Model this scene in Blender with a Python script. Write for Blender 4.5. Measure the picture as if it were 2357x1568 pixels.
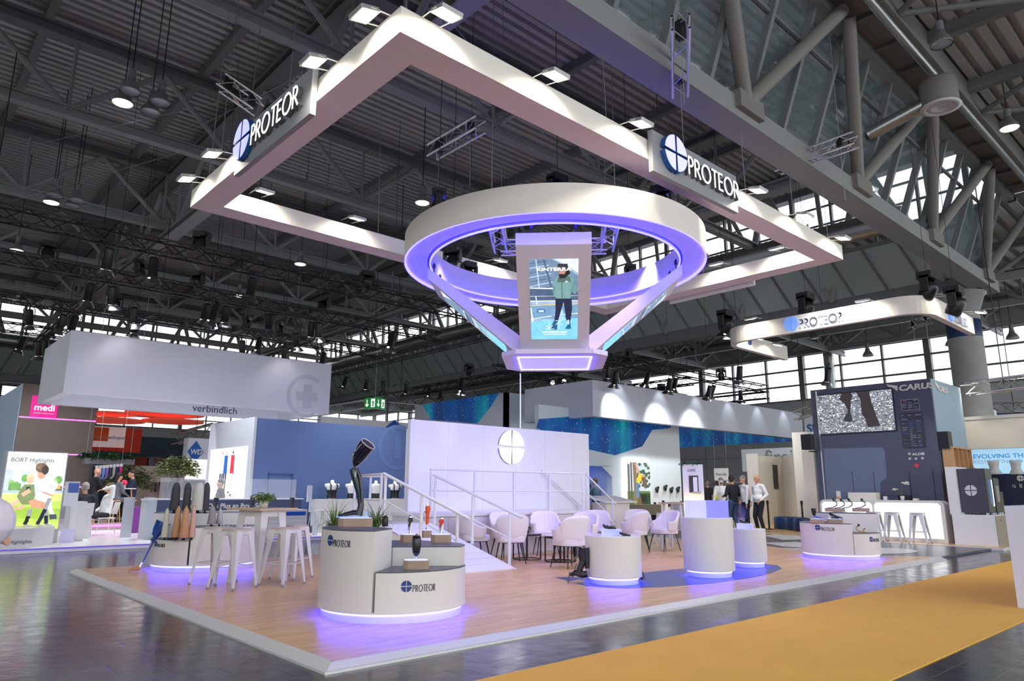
import bpy, bmesh, math, random
from math import sin, cos, pi, radians as RD, hypot, atan2
from mathutils import Vector as V, Matrix as MX

for _o in list(bpy.data.objects): bpy.data.objects.remove(_o)
SC = bpy.context.scene
COL = SC.collection
R = random.Random(7)

# ---------------------------------------------------------------- camera
FPX, YAW, PITCH, ROLL = 1618.84, RD(47.5967), RD(12.0837), RD(0.2378)
CX, CY = 1178.5, 784.0
C0 = V((-2.85, -5.116, 1.32))
_f = V((cos(YAW) * cos(PITCH), sin(YAW) * cos(PITCH), sin(PITCH)))
_r0 = V((sin(YAW), -cos(YAW), 0)); _u0 = _r0.cross(_f)
_r = _r0 * cos(ROLL) + _u0 * sin(ROLL); _u = _u0 * cos(ROLL) - _r0 * sin(ROLL)
cam_d = bpy.data.cameras.new('camera'); cam = bpy.data.objects.new('camera', cam_d); COL.objects.link(cam)
cam_d.sensor_width = 36; cam_d.lens = FPX / 2357 * 36; cam_d.clip_end = 400; cam_d.clip_start = 0.05
cam.matrix_world = MX(((_r.x, _u.x, -_f.x, C0.x), (_r.y, _u.y, -_f.y, C0.y), (_r.z, _u.z, -_f.z, C0.z), (0, 0, 0, 1)))
SC.camera = cam
# ---------------------------------------------------------------- world, exposure
SC.view_settings.view_transform = 'Standard'; SC.view_settings.look = 'None'
SC.view_settings.gamma = 1; SC.view_settings.use_curve_mapping = False
SC.view_settings.exposure = 0.45
W = bpy.data.worlds.new('sky'); SC.world = W; W.use_nodes = True
_bg = W.node_tree.nodes['Background']; _bg.inputs[0].default_value = (0.93, 0.97, 1.0, 1); _bg.inputs[1].default_value = 1.95

def lamp(kind, name, loc, to, energy, color=(1, 1, 1), size=0.1, angle=90, blend=0.5, parent=None):
    d = bpy.data.lights.new(name, kind); d.energy = energy; d.color = color
    if kind == 'SPOT': d.spot_size = RD(angle); d.spot_blend = blend; d.shadow_soft_size = size
    elif kind == 'AREA': d.size = size
    elif kind == 'POINT': d.shadow_soft_size = size
    o = bpy.data.objects.new(name, d); COL.objects.link(o); o.location = loc
    o.rotation_euler = (V(to) - V(loc)).to_track_quat('-Z', 'Y').to_euler()
    if parent is not None:
        o.parent = parent; o.location = V(loc) - parent.location
    return o

# ---------------------------------------------------------------- survey: where a sight line of the photograph meets a plane of the hall
def ray(x, y): return _r * (x - CX) - _u * (y - CY) + _f * FPX
def G(x, y, z=0.05):
    d = ray(x, y); return C0 + d * ((z - C0.z) / d.z)
def onY(x, y, Y):
    d = ray(x, y); return C0 + d * ((Y - C0.y) / d.y)
def onX(x, y, X):
    d = ray(x, y); return C0 + d * ((X - C0.x) / d.x)
def zat(X, Y, py):
    lo, hi = -1.0, 25.0
    for i in range(40):
        m = (lo + hi) / 2; v = V((X, Y, m)) - C0
        if CY - FPX * (v.dot(_u)) / (v.dot(_f)) > py: lo = m
        else: hi = m
    return lo

# ---------------------------------------------------------------- materials
MATS = {}
def mat(name, col, rough=0.5, metal=0.0, emit=0.0, ecol=None, var=0.0, vscale=8, bump=0.0, coat=0.0, alpha=1.0, trans=0.0, ior=1.45, spec=None, stretch=None):
    if name in MATS: return MATS[name]
    m = bpy.data.materials.new(name); m.use_nodes = True; nt = m.node_tree; b = nt.nodes['Principled BSDF']
    b.inputs['Base Color'].default_value = (*col, 1); b.inputs['Roughness'].default_value = rough
    b.inputs['Metallic'].default_value = metal; b.inputs['IOR'].default_value = ior
    b.inputs['Coat Weight'].default_value = coat; b.inputs['Alpha'].default_value = alpha
    b.inputs['Transmission Weight'].default_value = trans
    if spec is not None: b.inputs['Specular IOR Level'].default_value = spec
    if emit:
        b.inputs['Emission Color'].default_value = (*(ecol or col), 1); b.inputs['Emission Strength'].default_value = emit
    if var or bump:
        tc = nt.nodes.new('ShaderNodeTexCoord'); mp = nt.nodes.new('ShaderNodeMapping'); n = nt.nodes.new('ShaderNodeTexNoise')
        nt.links.new(tc.outputs['Object'], mp.inputs[0]); nt.links.new(mp.outputs[0], n.inputs['Vector'])
        n.inputs['Scale'].default_value = vscale; n.inputs['Detail'].default_value = 4
        if stretch: mp.inputs['Scale'].default_value = stretch
        if var:
            mx = nt.nodes.new('ShaderNodeMix'); mx.data_type = 'RGBA'
            mx.inputs[6].default_value = (*[c * (1 - var) for c in col], 1); mx.inputs[7].default_value = (*[min(1, c * (1 + var)) for c in col], 1)
            nt.links.new(n.outputs['Fac'], mx.inputs[0]); nt.links.new(mx.outputs[2], b.inputs['Base Color'])
        if bump:
            bp = nt.nodes.new('ShaderNodeBump'); bp.inputs['Strength'].default_value = bump; bp.inputs['Distance'].default_value = 0.02
            nt.links.new(n.outputs['Fac'], bp.inputs['Height']); nt.links.new(bp.outputs[0], b.inputs['Normal'])
    MATS[name] = m; return m
def s(r, g, b):   # sRGB 0-255 to linear
    return tuple(((c / 255) / 12.92 if c / 255 <= 0.04045 else ((c / 255 + 0.055) / 1.055) ** 2.4) for c in (r, g, b))

def attr_mat(name, emit):
    if name in MATS: return MATS[name]
    m = bpy.data.materials.new(name); m.use_nodes = True; nt = m.node_tree; b = nt.nodes['Principled BSDF']
    a = nt.nodes.new('ShaderNodeVertexColor'); a.layer_name = 'print'
    n = nt.nodes.new('ShaderNodeTexNoise'); n.inputs['Scale'].default_value = 9; n.inputs['Detail'].default_value = 6
    tc = nt.nodes.new('ShaderNodeTexCoord'); nt.links.new(tc.outputs['Object'], n.inputs['Vector'])
    mr = nt.nodes.new('ShaderNodeMapRange'); mr.inputs[1].default_value = .25; mr.inputs[2].default_value = .75; mr.inputs[3].default_value = .82; mr.inputs[4].default_value = 1.12
    nt.links.new(n.outputs['Fac'], mr.inputs[0])
    mu = nt.nodes.new('ShaderNodeVectorMath'); mu.operation = 'SCALE'
    nt.links.new(a.outputs[0], mu.inputs[0]); nt.links.new(mr.outputs[0], mu.inputs['Scale'])
    b.inputs['Roughness'].default_value = 0.45
    if emit:
        nt.links.new(mu.outputs[0], b.inputs['Emission Color']); b.inputs['Emission Strength'].default_value = emit
        b.inputs['Base Color'].default_value = (0.02, 0.02, 0.02, 1)
    else: nt.links.new(mu.outputs[0], b.inputs['Base Color'])
    MATS[name] = m; return m

WHITE = mat('white laminate', (0.70, 0.68, 0.66), 0.45)
WHITE2 = mat('white painted board', (0.72, 0.73, 0.77), 0.6)
FABRIC = mat('stretched white fabric', (0.82, 0.785, 0.73), 0.85)
SOFFIT = mat('mauve white soffit fabric', (0.86, 0.74, 0.78), 0.85)
GREYTOP = mat('dark grey laminate', s(88, 90, 104), 0.35)
BLACK = mat('black metal', (0.012, 0.012, 0.014), 0.4)
BLACKP = mat('black plastic', (0.015, 0.015, 0.018), 0.35)
STEEL = mat('dark grey painted steel', (0.17, 0.18, 0.185), 0.55)
STEELL = mat('mid grey painted steel', (0.27, 0.28, 0.28), 0.5)
DECKM = mat('grey corrugated roof sheet', (0.44, 0.44, 0.435), 0.5, 0.0)
SOFF2 = mat('grey soffit panel', (0.21, 0.20, 0.19), 0.6)
ALU = mat('bare aluminium', (0.75, 0.75, 0.78), 0.28, 1.0)
ALUW = mat('white coated aluminium', (0.72, 0.72, 0.71), 0.4, 0.2)
CHROME = mat('polished chrome', (0.85, 0.85, 0.87), 0.08, 1.0)
GALV = mat('galvanised duct', (0.42, 0.43, 0.43), 0.35, 0.9)
WIRE = mat('steel wire', (0.35, 0.35, 0.38), 0.4, 0.8)
CONC = mat('smooth concrete', (0.30, 0.30, 0.29), 0.7, var=0.15, vscale=3)
LEDB = mat('blue white led strip', (0.1, 0.1, 0.5), 0.5, emit=44, ecol=(0.022, 0.018, 1.0))
LEDR = mat('blue ring led strip', (0.1, 0.1, 0.5), 0.5, emit=24, ecol=(0.022, 0.018, 1.0))
LEDW = mat('white led strip', (0.8, 0.8, 0.8), 0.5, emit=3.0, ecol=(0.75, 0.78, 1.0))
GLOWW = mat('glowing white acrylic', (0.8, 0.8, 0.8), 0.5, emit=0.75, ecol=(0.95, 1.0, 1.0))
FLOODM = mat('flood lamp lens', (1, 1, 1), 0.5, emit=14, ecol=(1.0, 0.93, 0.75))
LAMPON = mat('lit lamp lens', (1, 1, 1), 0.5, emit=5, ecol=(1.0, 0.97, 0.9))
LAMPOFF = mat('unlit lamp lens', (0.35, 0.38, 0.42), 0.25, 0.3)
GLASS = mat('clear acrylic', (0.95, 0.97, 1.0), 0.03, alpha=0.16, spec=0.6)
NAVY = mat('navy blue laminate', s(52, 58, 88), 0.5)
LOGOB = mat('dark blue print', s(38, 60, 132), 0.5)
TEXTD = mat('dark grey print', s(62, 64, 78), 0.5)
OAKB = mat('oak block', s(165, 140, 122), 0.5, var=0.18, vscale=6, stretch=(1, 1, 9))
OAK = mat('oak panel', s(196, 152, 108), 0.5, var=0.15, vscale=5, stretch=(6, 6, .6))
LEAF = mat('green leaves', (0.05, 0.13, 0.035), 0.5, var=0.5, vscale=14)
LEAF2 = mat('yellow green leaves', (0.12, 0.20, 0.05), 0.5, var=0.4, vscale=14)
LEAFD = mat('dark green leaves', (0.025, 0.07, 0.03), 0.45, var=0.5, vscale=20)
BARK = mat('brown bark', (0.10, 0.07, 0.05), 0.8)
SKIN = mat('skin', s(214, 160, 132), 0.55)
CARBON = mat('glossy black carbon', (0.006, 0.007, 0.014), 0.25, coat=.3)
TEAL = mat('dark teal lacquer', (0.004, 0.035, 0.05), 0.28, coat=.3)

# ---------------------------------------------------------------- mesh builder
class MB:
    def __init__(self, T=None): self.v = []; self.f = []; self.sm = []; self.T = T or MX.Identity(4)
    def add(self, vs, fs, smooth=False):
        n = len(self.v); self.v += [self.T @ V(p) for p in vs]
        for f in fs: self.f.append([n + i for i in f]); self.sm.append(smooth)
        return self
    def box(self, x0, x1, y0, y1, z0, z1):
        return self.add([(x0, y0, z0), (x1, y0, z0), (x1, y1, z0), (x0, y1, z0), (x0, y0, z1), (x1, y0, z1), (x1, y1, z1), (x0, y1, z1)],
                        [(3, 2, 1, 0), (4, 5, 6, 7), (0, 1, 5, 4), (1, 2, 6, 5), (2, 3, 7, 6), (3, 0, 4, 7)])
    def cb(self, c, d): return self.box(c[0] - d[0] / 2, c[0] + d[0] / 2, c[1] - d[1] / 2, c[1] + d[1] / 2, c[2] - d[2] / 2, c[2] + d[2] / 2)
    def rbox(self, c, d, b=0.01):   # box with bevelled vertical edges and top
        x, y, z = d[0] / 2, d[1] / 2, d[2] / 2
        pts = []
        for sx, sy, a0 in ((1, 1, 0), (-1, 1, 90), (-1, -1, 180), (1, -1, 270)):
            for k in range(4):
                a = RD(a0 + k * 30); pts.append((c[0] + sx * (x - b) + b * cos(a), c[1] + sy * (y - b) + b * sin(a)))
        return self.prism(pts, c[2] - z, c[2] + z)
    def prism(self, pts, z0, z1, top=True, bot=True, taper=None):
        n = len(pts); vs = [(p[0], p[1], z0) for p in pts] + [((taper[i][0], taper[i][1], z1) if taper else (p[0], p[1], z1)) for i, p in enumerate(pts)]
        fs = [(i, (i + 1) % n, n + (i + 1) % n, n + i) for i in range(n)]
        if top: fs.append(tuple(range(n, 2 * n)))
        if bot: fs.append(tuple(range(n - 1, -1, -1)))
        return self.add(vs, fs)
    def slab(self, pts, thick):   # planar polygon (3D points) with thickness vector
        n = len(pts); t = V(thick); vs = [V(p) for p in pts] + [V(p) + t for p in pts]
        return self.add(vs, [(i, (i + 1) % n, n + (i + 1) % n, n + i) for i in range(n)] + [tuple(range(n, 2 * n)), tuple(range(n - 1, -1, -1))])
    def quad(self, a, b, c, d): return self.add([a, b, c, d], [(0, 1, 2, 3)])
    def tube(self, p0, p1, r, n=8, r1=None, cap=True):
        p0, p1 = V(p0), V(p1); d = p1 - p0
        if d.length < 1e-6: return self
        d.normalize(); a = d.orthogonal().normalized(); b = d.cross(a); r1 = r if r1 is None else r1
        vs = []
        for p, rr in ((p0, r), (p1, r1)):
            for i in range(n):
                t = 2 * pi * (i + .5) / n; vs.append(p + (a * cos(t) + b * sin(t)) * rr)
        fs = [(i, (i + 1) % n, n + (i + 1) % n, n + i) for i in range(n)]
        self.add(vs, fs, n > 5)
        if cap: self.add(vs, [tuple(range(n - 1, -1, -1)), tuple(range(n, 2 * n))])
        return self
    def beam(self, p0, p1, w, h, up=(0, 0, 1)):
        p0, p1 = V(p0), V(p1); d = (p1 - p0).normalized(); up = V(up)
        if abs(d.dot(up)) > .99: up = V((0, 1, 0))
        a = d.cross(up).normalized() * w / 2; b = a.cross(d).normalized() * h / 2
        vs = [p + x * a + y * b for p in (p0, p1) for x, y in ((-1, -1), (1, -1), (1, 1), (-1, 1))]
        return self.add(vs, [(0, 1, 2, 3), (7, 6, 5, 4), (0, 4, 5, 1), (1, 5, 6, 2), (2, 6, 7, 3), (3, 7, 4, 0)])
    def path(self, ps, rr, n=8, closed=False):
        ps = [V(p) for p in ps]; m = len(ps)
        if not isinstance(rr, (list, tuple)): rr = [rr] * m
        vs = []; prev = None
        for i, p in enumerate(ps):
            if closed: d = ps[(i + 1) % m] - ps[i - 1]
            else: d = ps[min(i + 1, m - 1)] - ps[max(i - 1, 0)]
            d.normalize()
            a = prev - d * prev.dot(d) if prev else d.orthogonal()
            a.normalize(); prev = a; b = d.cross(a)
            for k in range(n):
                t = 2 * pi * k / n; vs.append(p + (a * cos(t) + b * sin(t)) * rr[i])
        fs = []
        for i in range(m if closed else m - 1):
            j = (i + 1) % m
            for k in range(n): fs.append((i * n + k, i * n + (k + 1) % n, j * n + (k + 1) % n, j * n + k))
        self.add(vs, fs, n > 4)
        if not closed: self.add(vs, [tuple(range(n - 1, -1, -1)), tuple(range((m - 1) * n, m * n))])
        return self
    def lathe(self, prof, c=(0, 0, 0), n=24, a0=0, a1=360, smooth=True, sx=1, sy=1):
        full = abs(a1 - a0) > 359.9; k = n if full else n + 1; vs = []
        for r, z in prof:
            for i in range(k):
                t = RD(a0 + (a1 - a0) * i / n); vs.append((c[0] + r * cos(t) * sx, c[1] + r * sin(t) * sy, c[2] + z))
        fs = []
        for j in range(len(prof) - 1):
            for i in range(n):
                i2 = (i + 1) % k if full else i + 1
                fs.append((j * k + i, j * k + i2, (j + 1) * k + i2, (j + 1) * k + i))
        return self.add(vs, fs, smooth)
    def ball(self, c, r, n=12, sz=1.0, sx=1.0, sy=1.0):
        return self.lathe([(max(1e-4, r * sin(pi * i / (n // 2))), -r * sz * cos(pi * i / (n // 2))) for i in range(n // 2 + 1)], c, n, sx=sx, sy=sy)
    def build(self, name, m, parent=None, world=True, label=None, cat=None, group=None, kind=None, loc=None, autos=False):
        me = bpy.data.meshes.new(name); off = V((0, 0, 0))
        if parent is not None and world: off = V(parent.location)
        elif loc is not None: off = V(loc)
        me.from_pydata([tuple(p - off) for p in self.v], [], self.f)
        for p, sm in zip(me.polygons, self.sm): p.use_smooth = sm
        me.materials.append(m); me.validate(); me.update()
        o = bpy.data.objects.new(name, me); COL.objects.link(o)
        if parent is not None: o.parent = parent
        elif loc is not None: o.location = loc
        tag(o, label, cat, group, kind); return o
def tag(o, label=None, cat=None, group=None, kind=None):
    if label: o['label'] = label
    if cat: o['category'] = cat
    if group: o['group'] = group
    if kind: o['kind'] = kind
    return o
def thing(name, label, cat, loc=(0, 0, 0), group=None, rz=0):
    o = bpy.data.objects.new(name, None); COL.objects.link(o); o.location = loc; o.rotation_euler = (0, 0, rz); o.empty_display_size = .1
    return tag(o, label, cat, group)
def dup(root, loc, rz=0, label=None, group=None):
    def cp(o, par):
        c = o.copy(); COL.objects.link(c)
        if par is not None: c.parent = par
        for ch in list(o.children): cp(ch, c)
        return c
    r = cp(root, None); r.location = loc; r.rotation_euler = (0, 0, rz)
    if label: r['label'] = label
    if group: r['group'] = group
    return r
def struct(name, mb, m, **k): return mb.build(name, m, kind='structure', **k)
def frame(o, x, up):   # matrix: local x, local y (up), local z = x cross up
    x = V(x).normalized(); y = V(up).normalized(); z = x.cross(y).normalized(); y = z.cross(x)
    return MX(((x.x, y.x, z.x, o[0]), (x.y, y.y, z.y, o[1]), (x.z, y.z, z.z, o[2]), (0, 0, 0, 1)))
def text_mb(mb_T, body, h, ext=0.004, xs=1.0, align='LEFT', shear=0.0, bold=0.0):
    cu = bpy.data.curves.new('t', 'FONT'); cu.body = body; cu.size = h * 1.38; cu.extrude = ext / 2; cu.align_x = align; cu.shear = shear; cu.offset = bold; cu.resolution_u = 3
    o = bpy.data.objects.new('t', cu); COL.objects.link(o); bpy.context.view_layer.update()
    me = bpy.data.meshes.new_from_object(o.evaluated_get(bpy.context.evaluated_depsgraph_get()))
    mb = MB(mb_T); mb.add([(v.co.x * xs, v.co.y, v.co.z + ext / 2) for v in me.vertices], [tuple(p.vertices) for p in me.polygons])
    bpy.data.objects.remove(o); bpy.data.curves.remove(cu); bpy.data.meshes.remove(me); return mb
def text(name, T, body, h, m, parent=None, ext=0.004, xs=1.0, align='LEFT', shear=0.0, bold=0.0):
    return text_mb(T, body, h, ext, xs, align, shear, bold).build(name, m, parent)

# thin humanist capitals drawn as strokes (unit cap height)
def arc(cx, cy, rx, ry, a0, a1, n=14): return [(cx + rx * cos(RD(a0 + (a1 - a0) * i / n)), cy + ry * sin(RD(a0 + (a1 - a0) * i / n))) for i in range(n + 1)]
GLY = {'P': ([[(0, 0), (0, 1)], [(0, 1)] + [(.18, 1)] + arc(.18, .74, .26, .26, 90, -90) + [(0, .48)]], .52),
       'R': ([[(0, 0), (0, 1)], [(0, 1)] + [(.18, 1)] + arc(.18, .74, .26, .26, 90, -90) + [(0, .48)], [(.2, .48), (.55, 0)]], .6),
       'O': ([arc(.47, .5, .47, .51, 0, 360, 28)], 1.02),
       'T': ([[(.27, 0), (.27, 1)], [(0, 1), (.54, 1)]], .6),
       'E': ([[(0, 0), (0, 1)], [(0, 1), (.4, 1)], [(0, .52), (.36, .52)], [(0, 0), (.42, 0)]], .5),
       'W': ([[(0, 1), (.26, 0), (.48, 1), (.72, 0), (.98, 1)]], 1.02), 'A': ([[(0, 0), (.34, 1), (.68, 0)], [(.12, .34), (.56, .34)]], .72),
       'G': ([arc(.5, .5, .48, .51, 50, 320, 22) + [(.87, .5), (.6, .5)]], .98), 'N': ([[(0, 0), (0, 1), (.62, 0), (.62, 1)]], .74)}
def strokes(T, word, h, w, ext, gap=.16, xs=.66):
    mb = MB(T); x = 0
    for ch in word:
        st, adv = GLY[ch]
        for pl in st:
            for (a, b), (c, d) in zip(pl[:-1], pl[1:]):
                A = V((x + a * h * xs, b * h)); B = V((x + c * h * xs, d * h)); dd = B - A
                if dd.length < 1e-6: continue
                dd.normalize(); n = V((-dd.y, dd.x)) * w / 2; e = dd * w * .35
                pts = [A - e - n, B + e - n, B + e + n, A - e + n]
                mb.add([(p.x, p.y, 0) for p in pts] + [(p.x, p.y, ext) for p in pts], [(0, 1, 2, 3)[::-1], (4, 5, 6, 7), (0, 1, 5, 4), (1, 2, 6, 5), (2, 3, 7, 6), (3, 0, 4, 7)])
        x += (adv * xs + gap * .9) * h
    return mb, x
def emblem(T, r, ext, ry=None, gap=.12):   # circle split in four, the lines flaring outwards
    ry = ry or r; out = []
    for q in range(4):
        mb = MB(T); a0 = 90 * q
        pts = [(gap * r * .5, gap * r * .5)] if 1 else []
        g = [(cos(RD(a)), sin(RD(a))) for a in [5.5 + i * 7.9 for i in range(11)]]
        pts += g
        rot = [(p[0] * cos(RD(a0)) - p[1] * sin(RD(a0)), p[0] * sin(RD(a0)) + p[1] * cos(RD(a0))) for p in pts]
        rot = [(p[0] * r, p[1] * ry) for p in rot]
        rot[0] = (math.copysign(gap * r * .6, rot[5][0]), math.copysign(gap * r * .6, rot[5][1]))
        mb.prism(rot, 0, ext); out.append(mb)
    m = MB()
    for x in out: m.v += x.v; n = len(m.v) - len(x.v); m.f += [[i + n for i in f] for f in x.f]; m.sm += x.sm
    return m
def logo(T, h, parent, ext=.004, mE=None, mT=None, er=None, word='PROTEOR', dx=None, sw=None):
    er = er or h * .95
    emblem(T @ MX.Translation((er, h * .9, 0)), er, ext).build('emblem', mE or LOGOB, parent)
    mb, w = strokes(T @ MX.Translation((er * 2 + h * .22 if dx is None else dx, 0, 0)), word, h, sw or h * .1, ext)
    mb.build('lettering', mT or TEXTD, parent)

class Pic:   # a flat print: coloured patches in one mesh
    def __init__(self, T, w, h): self.T = T; self.w = w; self.h = h; self.v = []; self.f = []; self.c = []; self.k = 0
    def poly(self, pts, col):
        n = len(self.v); z = self.k * 0.0006; self.k += 1
        cl = [(min(1, max(0, p[0])), min(1, max(0, p[1]))) for p in pts]
        self.v += [self.T @ V((p[0] * self.w, p[1] * self.h, z)) for p in cl]; self.f.append(list(range(n, n + len(pts)))); self.c.append(s(*col)); return self
    def rect(self, x0, y0, x1, y1, col): return self.poly([(x0, y0), (x1, y0), (x1, y1), (x0, y1)], col)
    def ell(self, cx, cy, rx, ry, col, n=16, rot=0): return self.poly([(cx + rx * cos(t) * cos(rot) - ry * sin(t) * sin(rot), cy + rx * cos(t) * sin(rot) + ry * sin(t) * cos(rot)) for t in [2 * pi * i / n for i in range(n)]], col)
    def line(self, ps, w, col):
        a = self.w / self.h
        for (x0, y0), (x1, y1) in zip(ps[:-1], ps[1:]):
            dx, dy = (x1 - x0) * a, y1 - y0; L = hypot(dx, dy) or 1; nx, ny = -dy / L * w / 2, dx / L * w / 2
            self.poly([(x0 - nx / a, y0 - ny), (x1 - nx / a, y1 - ny), (x1 + nx / a, y1 + ny), (x0 + nx / a, y0 + ny)], col)
        return self
    def build(self, name, emit, parent=None, **k):
        me = bpy.data.meshes.new(name); off = V(parent.location) if parent is not None else V((0, 0, 0))
        me.from_pydata([tuple(p - off) for p in self.v], [], self.f)
        at = me.color_attributes.new('print', 'FLOAT_COLOR', 'CORNER')
        i = 0
        for f, c in zip(me.polygons, self.c):
            for li in f.loop_indices: at.data[li].color = (*c, 1)
        me.materials.append(attr_mat('print %.2f' % emit if emit else 'matt print', emit)); me.update()
        o = bpy.data.objects.new(name, me); COL.objects.link(o)
        if parent is not None: o.parent = parent
        return tag(o, **k)
# ================================================================ THE HALL
def tile_mat():
    m = bpy.data.materials.new('dark polished hall floor tiles'); m.use_nodes = True; nt = m.node_tree; b = nt.nodes['Principled BSDF']; L = nt.links.new
    tc = nt.nodes.new('ShaderNodeTexCoord'); br = nt.nodes.new('ShaderNodeTexBrick')
    L(tc.outputs['Object'], br.inputs['Vector']); br.inputs['Scale'].default_value = 1; br.inputs['Brick Width'].default_value = .62; br.inputs['Row Height'].default_value = .31
    br.inputs['Mortar Size'].default_value = .009; br.inputs['Mortar Smooth'].default_value = .3
    br.inputs['Color1'].default_value = (.052, .048, .046, 1); br.inputs['Color2'].default_value = (.032, .031, .031, 1); br.inputs['Mortar'].default_value = (.012, .012, .012, 1)
    n = nt.nodes.new('ShaderNodeTexNoise'); n.inputs['Scale'].default_value = 1.3; n.inputs['Detail'].default_value = 8; L(tc.outputs['Object'], n.inputs['Vector'])
    mx = nt.nodes.new('ShaderNodeMix'); mx.data_type = 'RGBA'; mx.blend_type = 'MULTIPLY'; mx.inputs[0].default_value = .6
    cr = nt.nodes.new('ShaderNodeValToRGB'); cr.color_ramp.elements[0].color = (.45, .45, .45, 1); cr.color_ramp.elements[0].position = .3; cr.color_ramp.elements[1].color = (1.5, 1.45, 1.4, 1); cr.color_ramp.elements[1].position = .75
    L(n.outputs['Fac'], cr.inputs[0]); L(br.outputs['Color'], mx.inputs[6]); L(cr.outputs[0], mx.inputs[7]); L(mx.outputs[2], b.inputs['Base Color'])
    n2 = nt.nodes.new('ShaderNodeTexNoise'); n2.inputs['Scale'].default_value = 5; n2.inputs['Detail'].default_value = 6; L(tc.outputs['Object'], n2.inputs['Vector'])
    mr = nt.nodes.new('ShaderNodeMapRange'); mr.inputs[3].default_value = .06; mr.inputs[4].default_value = .27; L(n2.outputs['Fac'], mr.inputs[0]); L(mr.outputs[0], b.inputs['Roughness'])
    bp = nt.nodes.new('ShaderNodeBump'); bp.inputs['Strength'].default_value = .3; bp.inputs['Distance'].default_value = .02
    ad = nt.nodes.new('ShaderNodeMath'); ad.operation = 'MULTIPLY_ADD'; L(n2.outputs['Fac'], ad.inputs[0]); ad.inputs[1].default_value = .5
    iv = nt.nodes.new('ShaderNodeMath'); iv.operation = 'MULTIPLY'; iv.inputs[1].default_value = -1.0; L(br.outputs['Fac'], iv.inputs[0]); L(iv.outputs[0], ad.inputs[2])
    L(ad.outputs[0], bp.inputs['Height']); L(bp.outputs[0], b.inputs['Normal']); b.inputs['IOR'].default_value = 1.5
    return m
def plank_mat(name, c1, c2, w=1.2, h=.09, rough=.32):
    m = bpy.data.materials.new(name); m.use_nodes = True; nt = m.node_tree; b = nt.nodes['Principled BSDF']; L = nt.links.new
    tc = nt.nodes.new('ShaderNodeTexCoord'); br = nt.nodes.new('ShaderNodeTexBrick'); L(tc.outputs['Object'], br.inputs['Vector'])
    br.inputs['Scale'].default_value = 1; br.inputs['Brick Width'].default_value = w; br.inputs['Row Height'].default_value = h; br.inputs['Mortar Size'].default_value = .0012
    br.offset_frequency = 3; br.offset = .37
    br.inputs['Color1'].default_value = (*c1, 1); br.inputs['Color2'].default_value = (*c2, 1); br.inputs['Mortar'].default_value = (*[c * .55 for c in c1], 1)
    mp = nt.nodes.new('ShaderNodeMapping'); mp.inputs['Scale'].default_value = (1.2, 22, 1); L(tc.outputs['Object'], mp.inputs[0])
    n = nt.nodes.new('ShaderNodeTexNoise'); n.inputs['Scale'].default_value = 1.6; n.inputs['Detail'].default_value = 7; L(mp.outputs[0], n.inputs['Vector'])
    cr = nt.nodes.new('ShaderNodeValToRGB'); cr.color_ramp.elements[0].color = (.62, .58, .56, 1); cr.color_ramp.elements[0].position = .3; cr.color_ramp.elements[1].color = (1.15, 1.15, 1.15, 1); cr.color_ramp.elements[1].position = .62
    mx = nt.nodes.new('ShaderNodeMix'); mx.data_type = 'RGBA'; mx.blend_type = 'MULTIPLY'; mx.inputs[0].default_value = .75
    L(n.outputs['Fac'], cr.inputs[0]); L(br.outputs['Color'], mx.inputs[6]); L(cr.outputs[0], mx.inputs[7]); L(mx.outputs[2], b.inputs['Base Color'])
    b.inputs['Roughness'].default_value = rough; return m
OAKF = plank_mat('oak plank laminate floor', (.80, .51, .235), (.68, .41, .18))
TILE = tile_mat()
ORANGE = mat('orange needle felt carpet', (.90, .50, .09), .85, var=.07, vscale=2.2, bump=.05)

struct('floor', MB().box(-32, 62, -34, 82, -.2, 0), TILE)
tag(MB().add([(-14, -.9, .001), (32, -1.15, .001), (32, -3.1, .001), (-14, -2.85, .001), (-14, -.9, .007), (32, -1.15, .007), (32, -3.1, .007), (-14, -2.85, .007)],
    [(4, 7, 6, 5), (0, 4, 5, 1), (1, 5, 6, 2), (2, 6, 7, 3), (3, 7, 4, 0)]).build('aisle_carpet', ORANGE), 'orange felt carpet runner laid along the aisle on the dark tiles', 'carpet')

def ribs(x0, x1, y0, y1, z, p=.3, d=.15):
    mb = MB(); y = y0
    prof = []
    while y < y1:
        prof += [(y, z), (y + p * .5, z), (y + p * .56, z + d), (y + p * .94, z + d)]; y += p
    vs = [(x0, a, b) for a, b in prof] + [(x1, a, b) for a, b in prof]; n = len(prof)
    return mb.add(vs, [(i, i + 1, n + i + 1, n + i) for i in range(n - 1)]).box(x0, x1, y0, y1, z + .18, z + .26)
XW, YW = 24.0, 49.0
struct('ceiling', ribs(-26, XW + .4, -.4, YW + .4, 13.4, .3), DECKM)
struct('ceiling_side', ribs(-26, 40, -16, -.75, 11.6, .36), DECKM)
struct('ceiling_rear', ribs(XW + .5, 40.2, -.7, 66, 10.9, .5), DECKM)
struct('ceiling_back', ribs(-26, XW + .4, YW + .5, 66, 10.9, .5), DECKM)

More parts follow.
